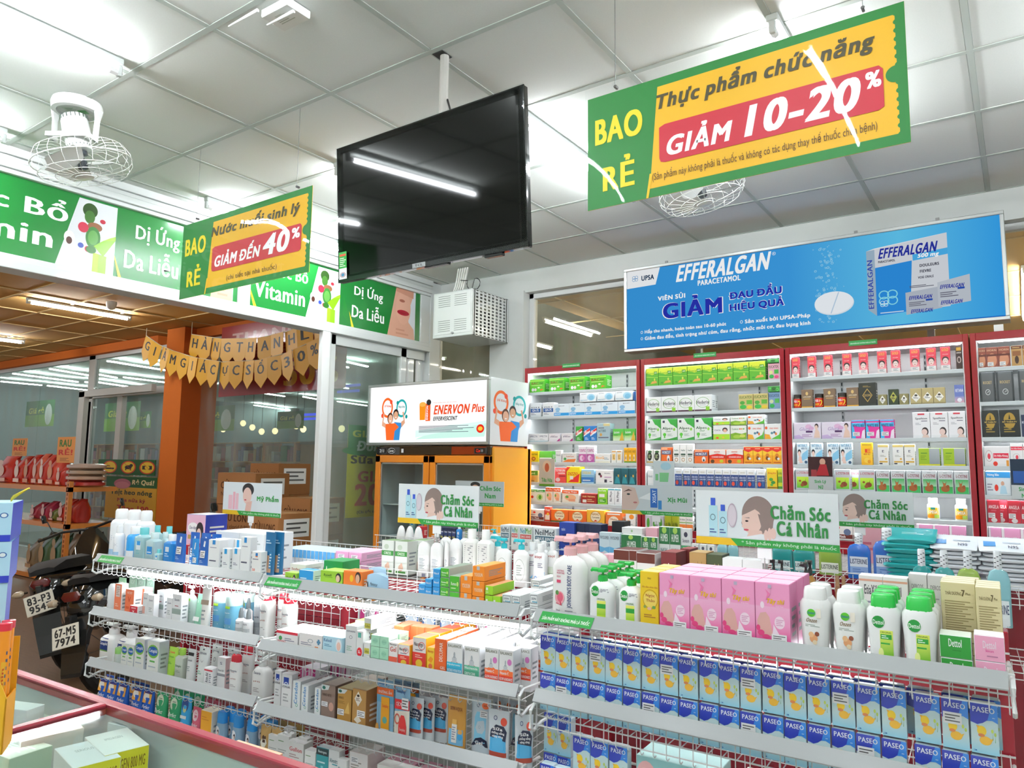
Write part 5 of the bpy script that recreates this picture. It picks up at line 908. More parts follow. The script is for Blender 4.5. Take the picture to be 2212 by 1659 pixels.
# ================================================================ goods: designs
# key | kind | description | colours front,side,top (or body,cap,..) | print
DES = {}
def D(txt):
    for ln in txt.strip().splitlines():
        k, kind, desc, cols, ops = (ln+'|').split('|')[:5]; DES[k.strip()] = (kind.strip(), desc.strip(), cols.strip().split(','), ops.strip())
D('''
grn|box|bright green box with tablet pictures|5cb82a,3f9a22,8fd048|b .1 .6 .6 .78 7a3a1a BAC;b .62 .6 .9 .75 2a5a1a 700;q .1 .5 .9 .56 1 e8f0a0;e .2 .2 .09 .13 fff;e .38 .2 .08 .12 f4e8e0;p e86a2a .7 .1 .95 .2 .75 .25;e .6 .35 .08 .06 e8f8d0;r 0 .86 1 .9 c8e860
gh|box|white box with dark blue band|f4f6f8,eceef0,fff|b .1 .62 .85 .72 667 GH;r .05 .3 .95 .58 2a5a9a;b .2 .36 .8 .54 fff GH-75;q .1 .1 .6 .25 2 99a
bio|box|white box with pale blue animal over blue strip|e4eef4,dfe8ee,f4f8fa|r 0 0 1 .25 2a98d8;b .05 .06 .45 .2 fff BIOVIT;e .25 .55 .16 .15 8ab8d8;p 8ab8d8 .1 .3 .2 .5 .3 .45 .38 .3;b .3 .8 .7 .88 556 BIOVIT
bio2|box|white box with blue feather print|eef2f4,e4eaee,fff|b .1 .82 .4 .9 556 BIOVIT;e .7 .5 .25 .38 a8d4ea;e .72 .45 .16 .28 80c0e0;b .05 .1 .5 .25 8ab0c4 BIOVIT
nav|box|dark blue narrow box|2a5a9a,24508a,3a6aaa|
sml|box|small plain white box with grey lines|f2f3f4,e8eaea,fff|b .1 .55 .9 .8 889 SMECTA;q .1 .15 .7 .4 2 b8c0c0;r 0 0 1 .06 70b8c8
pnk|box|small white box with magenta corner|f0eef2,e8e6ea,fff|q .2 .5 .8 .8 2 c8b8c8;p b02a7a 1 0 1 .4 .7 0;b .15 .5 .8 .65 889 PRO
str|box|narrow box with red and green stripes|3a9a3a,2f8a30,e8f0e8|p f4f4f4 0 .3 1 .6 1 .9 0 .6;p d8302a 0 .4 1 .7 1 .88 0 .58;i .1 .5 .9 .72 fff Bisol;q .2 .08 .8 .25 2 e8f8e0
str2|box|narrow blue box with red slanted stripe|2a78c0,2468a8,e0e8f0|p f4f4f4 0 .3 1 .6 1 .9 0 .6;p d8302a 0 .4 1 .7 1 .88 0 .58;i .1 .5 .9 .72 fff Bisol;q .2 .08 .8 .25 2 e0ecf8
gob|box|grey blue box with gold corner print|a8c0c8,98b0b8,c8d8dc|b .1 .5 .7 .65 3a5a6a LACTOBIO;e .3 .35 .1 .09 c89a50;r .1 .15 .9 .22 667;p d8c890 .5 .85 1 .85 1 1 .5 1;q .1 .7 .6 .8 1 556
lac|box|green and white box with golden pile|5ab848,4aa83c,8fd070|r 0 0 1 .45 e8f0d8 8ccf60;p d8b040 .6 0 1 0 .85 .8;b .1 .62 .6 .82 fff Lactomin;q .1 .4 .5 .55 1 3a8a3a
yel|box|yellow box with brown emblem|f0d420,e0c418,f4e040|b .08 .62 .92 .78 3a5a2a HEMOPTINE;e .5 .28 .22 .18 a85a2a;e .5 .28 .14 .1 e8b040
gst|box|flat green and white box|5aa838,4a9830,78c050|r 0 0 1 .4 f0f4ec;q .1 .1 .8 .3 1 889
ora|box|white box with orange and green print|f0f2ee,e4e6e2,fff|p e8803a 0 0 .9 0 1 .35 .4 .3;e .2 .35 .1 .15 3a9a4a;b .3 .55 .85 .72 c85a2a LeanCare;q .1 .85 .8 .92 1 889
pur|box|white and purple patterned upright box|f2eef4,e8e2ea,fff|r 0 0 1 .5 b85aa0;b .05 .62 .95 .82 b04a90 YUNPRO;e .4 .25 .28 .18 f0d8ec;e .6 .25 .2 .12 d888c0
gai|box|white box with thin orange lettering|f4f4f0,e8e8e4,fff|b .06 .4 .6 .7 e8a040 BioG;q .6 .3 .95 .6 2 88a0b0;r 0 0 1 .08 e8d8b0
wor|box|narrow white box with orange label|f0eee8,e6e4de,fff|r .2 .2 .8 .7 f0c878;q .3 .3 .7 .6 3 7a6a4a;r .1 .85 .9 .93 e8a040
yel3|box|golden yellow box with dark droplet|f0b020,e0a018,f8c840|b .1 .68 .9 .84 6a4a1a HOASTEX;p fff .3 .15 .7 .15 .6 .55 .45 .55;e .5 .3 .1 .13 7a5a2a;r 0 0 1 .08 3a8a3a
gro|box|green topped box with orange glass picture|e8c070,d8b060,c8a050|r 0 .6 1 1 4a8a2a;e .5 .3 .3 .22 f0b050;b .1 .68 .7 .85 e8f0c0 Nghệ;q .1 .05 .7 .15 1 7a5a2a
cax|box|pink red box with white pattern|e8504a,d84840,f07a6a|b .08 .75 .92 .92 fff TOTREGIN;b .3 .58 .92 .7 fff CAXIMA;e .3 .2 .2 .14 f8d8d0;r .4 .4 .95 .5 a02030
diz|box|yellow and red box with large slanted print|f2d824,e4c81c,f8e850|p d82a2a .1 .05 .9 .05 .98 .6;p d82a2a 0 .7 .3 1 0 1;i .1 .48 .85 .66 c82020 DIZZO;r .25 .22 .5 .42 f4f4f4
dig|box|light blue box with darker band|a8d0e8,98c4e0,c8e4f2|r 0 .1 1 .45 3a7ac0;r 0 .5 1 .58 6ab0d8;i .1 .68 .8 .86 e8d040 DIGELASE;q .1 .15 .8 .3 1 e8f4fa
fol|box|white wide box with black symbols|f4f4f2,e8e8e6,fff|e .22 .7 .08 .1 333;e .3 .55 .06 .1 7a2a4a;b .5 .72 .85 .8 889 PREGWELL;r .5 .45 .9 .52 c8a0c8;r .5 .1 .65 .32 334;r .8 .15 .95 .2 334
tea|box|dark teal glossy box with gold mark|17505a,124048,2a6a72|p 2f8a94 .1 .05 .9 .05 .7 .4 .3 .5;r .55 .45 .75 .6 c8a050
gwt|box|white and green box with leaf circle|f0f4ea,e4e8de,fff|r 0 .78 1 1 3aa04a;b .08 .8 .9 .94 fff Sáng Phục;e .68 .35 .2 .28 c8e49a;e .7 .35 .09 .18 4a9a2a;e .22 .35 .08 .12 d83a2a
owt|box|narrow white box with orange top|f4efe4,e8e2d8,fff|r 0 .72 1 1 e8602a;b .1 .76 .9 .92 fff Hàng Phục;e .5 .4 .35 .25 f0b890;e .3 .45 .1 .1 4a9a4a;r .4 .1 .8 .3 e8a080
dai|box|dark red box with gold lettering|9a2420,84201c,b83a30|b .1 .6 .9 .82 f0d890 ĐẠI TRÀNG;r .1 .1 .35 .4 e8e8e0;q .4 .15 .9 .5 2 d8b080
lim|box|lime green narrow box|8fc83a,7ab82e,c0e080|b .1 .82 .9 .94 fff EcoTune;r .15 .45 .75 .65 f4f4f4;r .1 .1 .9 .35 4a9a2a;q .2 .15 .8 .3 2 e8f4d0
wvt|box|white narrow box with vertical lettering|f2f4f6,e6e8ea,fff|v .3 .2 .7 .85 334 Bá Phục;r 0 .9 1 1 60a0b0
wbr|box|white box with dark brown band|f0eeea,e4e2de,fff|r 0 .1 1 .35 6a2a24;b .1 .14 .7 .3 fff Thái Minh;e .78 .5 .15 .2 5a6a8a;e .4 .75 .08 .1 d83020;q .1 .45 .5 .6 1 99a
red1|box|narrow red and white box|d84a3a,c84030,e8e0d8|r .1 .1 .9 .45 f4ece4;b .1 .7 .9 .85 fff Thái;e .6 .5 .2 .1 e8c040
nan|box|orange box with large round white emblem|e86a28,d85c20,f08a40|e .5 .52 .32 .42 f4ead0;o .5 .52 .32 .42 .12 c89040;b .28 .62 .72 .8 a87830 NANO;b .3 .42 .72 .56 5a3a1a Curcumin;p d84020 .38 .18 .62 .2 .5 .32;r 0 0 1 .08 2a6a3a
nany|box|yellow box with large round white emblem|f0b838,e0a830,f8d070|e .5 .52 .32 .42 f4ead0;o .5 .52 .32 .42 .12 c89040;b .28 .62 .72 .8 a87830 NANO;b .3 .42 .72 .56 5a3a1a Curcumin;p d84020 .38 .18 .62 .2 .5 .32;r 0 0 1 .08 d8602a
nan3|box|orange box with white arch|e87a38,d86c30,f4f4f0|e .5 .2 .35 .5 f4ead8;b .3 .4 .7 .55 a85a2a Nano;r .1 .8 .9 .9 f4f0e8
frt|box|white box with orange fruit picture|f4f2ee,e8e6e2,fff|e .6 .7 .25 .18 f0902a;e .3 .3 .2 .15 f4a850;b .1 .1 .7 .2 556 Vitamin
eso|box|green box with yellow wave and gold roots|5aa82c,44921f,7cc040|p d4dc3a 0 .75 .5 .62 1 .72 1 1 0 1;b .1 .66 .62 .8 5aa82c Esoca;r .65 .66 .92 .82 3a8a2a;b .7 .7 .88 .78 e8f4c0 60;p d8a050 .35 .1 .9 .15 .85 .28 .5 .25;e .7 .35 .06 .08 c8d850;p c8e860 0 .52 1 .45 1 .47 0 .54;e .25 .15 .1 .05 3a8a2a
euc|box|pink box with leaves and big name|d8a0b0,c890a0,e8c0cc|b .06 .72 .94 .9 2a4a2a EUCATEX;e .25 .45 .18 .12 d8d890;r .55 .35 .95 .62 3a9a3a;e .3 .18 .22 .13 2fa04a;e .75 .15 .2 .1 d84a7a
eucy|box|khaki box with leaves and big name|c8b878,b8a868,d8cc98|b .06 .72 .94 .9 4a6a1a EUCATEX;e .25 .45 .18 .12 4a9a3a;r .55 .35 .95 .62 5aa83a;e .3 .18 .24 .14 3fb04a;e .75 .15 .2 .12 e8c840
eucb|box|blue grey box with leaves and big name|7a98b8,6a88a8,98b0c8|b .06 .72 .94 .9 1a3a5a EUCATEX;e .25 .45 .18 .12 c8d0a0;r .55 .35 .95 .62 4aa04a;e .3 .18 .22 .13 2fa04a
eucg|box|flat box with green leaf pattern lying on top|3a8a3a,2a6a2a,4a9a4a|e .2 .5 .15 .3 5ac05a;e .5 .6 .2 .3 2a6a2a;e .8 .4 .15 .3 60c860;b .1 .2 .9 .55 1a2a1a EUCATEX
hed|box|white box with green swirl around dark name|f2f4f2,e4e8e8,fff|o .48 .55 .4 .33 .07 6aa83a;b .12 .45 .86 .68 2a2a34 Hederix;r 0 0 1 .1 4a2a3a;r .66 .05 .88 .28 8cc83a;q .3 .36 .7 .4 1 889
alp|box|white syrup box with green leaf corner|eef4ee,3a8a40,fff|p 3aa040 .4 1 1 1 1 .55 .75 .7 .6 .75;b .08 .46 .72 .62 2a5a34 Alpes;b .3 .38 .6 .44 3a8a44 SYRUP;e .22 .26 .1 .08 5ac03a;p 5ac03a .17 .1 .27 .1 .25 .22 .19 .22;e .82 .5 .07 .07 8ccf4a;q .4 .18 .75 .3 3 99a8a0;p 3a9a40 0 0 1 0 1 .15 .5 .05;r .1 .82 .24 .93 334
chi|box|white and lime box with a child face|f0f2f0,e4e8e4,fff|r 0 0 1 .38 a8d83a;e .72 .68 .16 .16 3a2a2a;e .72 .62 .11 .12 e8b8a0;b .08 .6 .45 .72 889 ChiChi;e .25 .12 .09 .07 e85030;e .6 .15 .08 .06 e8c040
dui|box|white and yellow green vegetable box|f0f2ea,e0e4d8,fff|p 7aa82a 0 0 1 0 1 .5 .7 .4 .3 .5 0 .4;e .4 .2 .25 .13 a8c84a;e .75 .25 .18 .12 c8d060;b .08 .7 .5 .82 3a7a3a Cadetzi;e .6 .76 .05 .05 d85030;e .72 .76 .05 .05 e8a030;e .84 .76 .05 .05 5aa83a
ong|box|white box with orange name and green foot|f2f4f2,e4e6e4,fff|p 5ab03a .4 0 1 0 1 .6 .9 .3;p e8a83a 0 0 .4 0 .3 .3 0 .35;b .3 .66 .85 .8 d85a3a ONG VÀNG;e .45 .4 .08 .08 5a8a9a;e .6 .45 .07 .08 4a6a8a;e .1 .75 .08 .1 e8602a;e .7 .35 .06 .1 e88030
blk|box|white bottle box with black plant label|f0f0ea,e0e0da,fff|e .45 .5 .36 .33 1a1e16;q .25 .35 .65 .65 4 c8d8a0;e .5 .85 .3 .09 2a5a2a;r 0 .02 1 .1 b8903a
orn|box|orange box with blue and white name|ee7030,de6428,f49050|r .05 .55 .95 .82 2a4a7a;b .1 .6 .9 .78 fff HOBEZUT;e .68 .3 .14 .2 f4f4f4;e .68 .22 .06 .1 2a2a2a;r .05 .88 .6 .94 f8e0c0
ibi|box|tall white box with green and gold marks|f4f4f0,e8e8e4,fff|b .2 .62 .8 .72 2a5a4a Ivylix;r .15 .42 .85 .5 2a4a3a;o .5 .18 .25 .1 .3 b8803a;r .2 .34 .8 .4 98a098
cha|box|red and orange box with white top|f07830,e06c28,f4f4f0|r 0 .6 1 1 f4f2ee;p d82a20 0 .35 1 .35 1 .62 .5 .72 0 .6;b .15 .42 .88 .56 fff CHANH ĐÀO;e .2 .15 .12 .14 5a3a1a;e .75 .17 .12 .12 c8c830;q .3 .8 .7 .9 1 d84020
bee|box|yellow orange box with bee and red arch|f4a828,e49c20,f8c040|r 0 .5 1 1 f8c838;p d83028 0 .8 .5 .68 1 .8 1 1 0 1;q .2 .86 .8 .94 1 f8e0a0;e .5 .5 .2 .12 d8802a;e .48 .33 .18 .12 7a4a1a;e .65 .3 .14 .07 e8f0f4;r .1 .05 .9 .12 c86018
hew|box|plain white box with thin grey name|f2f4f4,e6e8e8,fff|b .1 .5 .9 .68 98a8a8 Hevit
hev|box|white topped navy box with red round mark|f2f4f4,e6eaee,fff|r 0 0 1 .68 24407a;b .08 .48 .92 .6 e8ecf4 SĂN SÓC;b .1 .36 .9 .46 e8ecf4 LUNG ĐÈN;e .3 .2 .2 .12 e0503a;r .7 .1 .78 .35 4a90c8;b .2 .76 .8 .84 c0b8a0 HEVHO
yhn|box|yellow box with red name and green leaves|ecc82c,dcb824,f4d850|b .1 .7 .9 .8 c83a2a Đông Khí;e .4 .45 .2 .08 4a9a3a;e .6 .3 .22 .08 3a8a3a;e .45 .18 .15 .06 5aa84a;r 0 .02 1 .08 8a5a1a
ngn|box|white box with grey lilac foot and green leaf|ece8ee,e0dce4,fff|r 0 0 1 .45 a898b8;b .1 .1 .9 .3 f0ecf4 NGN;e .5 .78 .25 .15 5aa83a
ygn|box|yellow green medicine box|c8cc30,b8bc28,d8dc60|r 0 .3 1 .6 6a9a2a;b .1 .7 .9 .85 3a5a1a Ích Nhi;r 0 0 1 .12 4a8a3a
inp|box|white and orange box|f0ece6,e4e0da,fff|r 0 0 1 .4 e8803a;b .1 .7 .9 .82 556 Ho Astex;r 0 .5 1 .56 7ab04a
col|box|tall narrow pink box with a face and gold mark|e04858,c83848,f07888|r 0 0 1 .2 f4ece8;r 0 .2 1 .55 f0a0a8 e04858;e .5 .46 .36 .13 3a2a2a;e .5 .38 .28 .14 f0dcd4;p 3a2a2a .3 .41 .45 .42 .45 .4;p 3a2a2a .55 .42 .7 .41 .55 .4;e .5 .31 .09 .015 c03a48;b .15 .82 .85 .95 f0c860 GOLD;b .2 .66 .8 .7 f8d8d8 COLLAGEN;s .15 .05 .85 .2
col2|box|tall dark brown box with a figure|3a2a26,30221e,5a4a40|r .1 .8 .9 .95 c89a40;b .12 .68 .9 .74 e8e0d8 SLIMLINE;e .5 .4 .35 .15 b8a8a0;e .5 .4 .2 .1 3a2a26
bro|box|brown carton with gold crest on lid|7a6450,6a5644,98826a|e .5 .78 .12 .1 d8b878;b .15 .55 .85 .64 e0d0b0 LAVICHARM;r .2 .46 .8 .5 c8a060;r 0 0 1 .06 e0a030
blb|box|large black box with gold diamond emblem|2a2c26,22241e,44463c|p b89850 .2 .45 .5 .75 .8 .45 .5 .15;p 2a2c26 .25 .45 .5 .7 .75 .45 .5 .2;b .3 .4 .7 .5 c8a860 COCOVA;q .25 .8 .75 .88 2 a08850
gsm|box|small olive gold box with white diamond|8a8258,7a7448,a89c70|p f4f2ea .15 .5 .5 .92 .85 .5 .5 .1;e .5 .6 .12 .08 2a2a1a;q .3 .35 .7 .5 2 556
gmd|box|gold box with white diamond emblem|b8a878,a09068,d0c090|p f4f2ea .1 .42 .5 .75 .9 .42 .5 .12;e .5 .56 .14 .06 2a2a1a;q .25 .35 .75 .48 2 445;r 0 0 1 .06 8a7a50
dgb|box|dark green box with olive diamond emblem|2f3a26,26301e,4a5638|p a8a850 .15 .5 .5 .85 .85 .5 .5 .12;e .5 .6 .13 .07 1a1a10;q .3 .35 .7 .5 2 334
ret|box|lilac blue box with white name|6a7ab8,5a6aa8,98a4d0|b .1 .6 .95 .78 e8ecf8 RETANA;r .0 0 1 .35 d8a8b0 8a90c0;e .5 .15 .25 .12 f0f0f8
jar|jar|small jar with dark lid and red offer sticker|5a3a20,2a2420|r 0 .05 1 .85 d82a1a;b .1 .5 .6 .75 fff MUA 1;b .05 .15 .6 .42 ffe040 ĐƯỢC;b .62 .15 .95 .7 ffe040 2
glu|box|wide lavender box with a woman and petals|e4dcea,d4ccdc,f0ecf4|e .55 .75 .12 .15 e0b8d8;e .65 .65 .1 .12 d8a8d0;i .2 .5 .62 .72 b8a0c8 Gluta;r .45 .38 .7 .5 4a2a5a;q .3 .1 .72 .3 3 a878b0;e .85 .78 .07 .16 3a2a2a;e .84 .7 .055 .14 e8c8b8;p e8c8b8 .74 .05 .97 .05 .95 .4 .88 .6 .8 .55;p c8b0d8 0 0 .4 0 .2 .25 0 .2
whi|box|magenta and sky blue box with white name|e03a9a,c8308a,f060b0|p 40b8e8 0 0 .3 0 .15 .7 .6 .62 1 .62 1 1 0 1;p f4e8f4 .7 0 1 0 1 .5 .8 .4;r 0 .86 1 .93 d82a8a;b .06 .62 .94 .78 2a2a5a WHITE 800;q .1 .82 .9 .86 1 e8e8f8;s .08 .12 .6 .34
spa|box|tall white box with sleeping face|f2f2f4,e4e4e8,fff|r .3 .9 .7 .96 c83a48;b .15 .7 .85 .8 3a3a44 Spathion;r .5 .64 .85 .67 778;e .7 .24 .2 .17 3a3030;e .66 .22 .17 .12 ecd0c8;p e8ccc0 .5 .0 .95 .0 .85 .12 .6 .1;q .15 .5 .5 .6 2 b8b8c0
nat|box|white and blue vitamin box with a woman|e8f2f8,d8e6ee,fff|p 8ac8e8 .3 .1 1 .3 1 .7 .5 .5;b .1 .82 .95 .95 3a90b8 NATURAL E;b .4 .7 .95 .8 2a6a90 400 IU;e .22 .58 .15 .13 2a2a30;e .22 .5 .12 .12 f0d0c4;p f0d0c4 .05 .05 .5 .05 .4 .35 .2 .4;e .8 .1 .13 .07 3a5a7a;r 0 0 .2 .15 f4f4f4
yle|box|tall yellow box with a big red letter E|f4c424,e8b41c,f8d860|r 0 0 1 .5 f8b428 f4d040;B .35 .55 .85 .72 e0402a E;b .2 .44 .8 .52 c83a20 400 IU;e .5 .2 .25 .12 f8d050;e .7 .15 .15 .08 e89a20;r .1 .88 .9 .94 c8a030
whe|box|white box with gold lid and small letter E|f4f4f0,e6e6e0,e8d890|r 0 .88 1 1 e0c878;b .4 .62 .6 .74 556 E;q .2 .4 .8 .5 2 b0b0a8;r .1 .12 .9 .2 d8b058;e .75 .3 .1 .05 e8b858;r .1 .04 .4 .1 334
ggy|box|wide green and silver box|9ab82a,8aa824,b8d04a|r .5 0 1 1 8a9298 b0b8bc;r .1 .7 .4 .74 3a7a2a;q .08 .3 .4 .6 3 7a9a1a;r 0 0 1 .08 d8d030
lcd|box|silver box with green deer picture|c4c8cc,b4b8bc,d8dce0|b .1 .76 .95 .88 a83040 L-CYSTIN ĐB;r .08 .08 .92 .62 5ab83a c8e840;e .6 .3 .2 .12 7a3a1a;e .45 .22 .12 .08 8a4a24;p 6a3018 .6 .3 .7 .55 .66 .3;e .3 .42 .08 .05 8a4a24
lcy|box|silver green box with brown deer pair|c8ccce,b4b8ba,d8dcdc|r .04 0 .96 .62 d8f0d8 2fa050;r .04 0 .96 .3 3fb060 2f9a4a;b .1 .7 .92 .84 7a2a3a L-CYSTINE;e .45 .2 .3 .14 9a5a2a;e .4 .38 .1 .08 a8642f;p 8a4a1f .3 .42 .25 .58 .36 .44;p 8a4a1f .45 .42 .55 .58 .5 .4;e .62 .3 .12 .08 8a4a1f;r .35 .9 .6 .93 98a0a0
vit|pill|white pill bottle with orange and green label|f4f4f2,f8f8f8|r 0 .08 1 .72 f4c030;r .0 .1 .9 .3 e88a20;b .15 .36 .85 .55 fff OMEGA;r .3 .6 .7 .72 3a9a8a;r .6 .1 1 .3 b8d860
pkf|box|flat pink and white box|e8a0c8,d890b8,f0c0d8|b .1 .4 .9 .6 fff COLLAGEN;r 0 0 .15 1 f4eef2
brz|box|bronze glossy box with pale arch|8a4a3a,7a4034,a86450|e .5 .35 .4 .35 c88a6a;r 0 .55 1 .65 5a2a20;b .1 .8 .9 .9 d8b090 HORN;s .1 .05 .6 .25
brg|box|brown and gold box with small figure|b89058,a88050,6a3a24|r 0 .85 1 1 5a2a1a;q .1 .88 .9 .96 1 d8b878;e .5 .3 .2 .2 3a2418;r .1 .5 .9 .75 8a5a34
roc|box|tall dark grey metallic box with gold name|5c5f60,3c3f40,7a7e80|r 0 0 .1 1 34383a;r .9 0 1 1 34383a;b .2 .6 .8 .7 c8b080 ROCKET;o .5 .32 .17 .1 .2 d0d4d4;p c8cccc .4 .28 .6 .34 .55 .36
bla|box|square black box with large gold disc|1e2220,161a18,34382f|e .5 .6 .3 .3 a8883a;r .1 .5 .9 .62 1e2220;b .14 .51 .86 .61 d8b860 BỔ THẬN PV;p 1e2220 .45 .65 .55 .65 .5 .85;q .2 .15 .8 .4 3 98803a
nvy|box|narrow navy box|24304a,1c283e,34405a|b .1 .6 .9 .72 d8dce4 KG
ich|box|white wide box with pink name strip|f4f2f2,e6e4e4,fff|r .35 .4 .95 .66 d8304a;b .38 .45 .92 .61 fff Ích Niệu Khang;e .18 .5 .06 .15 d84050;o .18 .52 .14 .3 .1 c8b8b8;e .42 .12 .09 .12 d83a2a;r .85 .0 .95 .3 e8a040
ich2|box|tall white box with pink name strip|f4f2f2,e6e4e4,fff|r 0 .72 1 .88 d8304a;b .05 .75 .95 .85 fff Ích Niệu Khang;e .5 .4 .12 .1 d84050;o .45 .42 .3 .15 .1 c8b8b8
vuo|box|white box with blue name strip and a man|e8f0f4,d8e2e8,fff|r 0 .72 1 .96 3a98d8;b .05 .77 .55 .91 fff Vương Bảo;e .68 .48 .07 .1 d8a890;p b8dcec .55 .05 .85 .05 .8 .35 .7 .42 .6 .35;e .42 .3 .08 .14 d83a2a;q .05 .15 .3 .5 3 99a
ang|box|deep red box with white name|b82a3a,a02432,d04a58|b .08 .62 .92 .78 f4e4e4 ANGELA;b .3 .5 .7 .57 d88090 GOLD;s .05 .2 .6 .42;e .5 .1 .25 .1 e8e0e0
''')
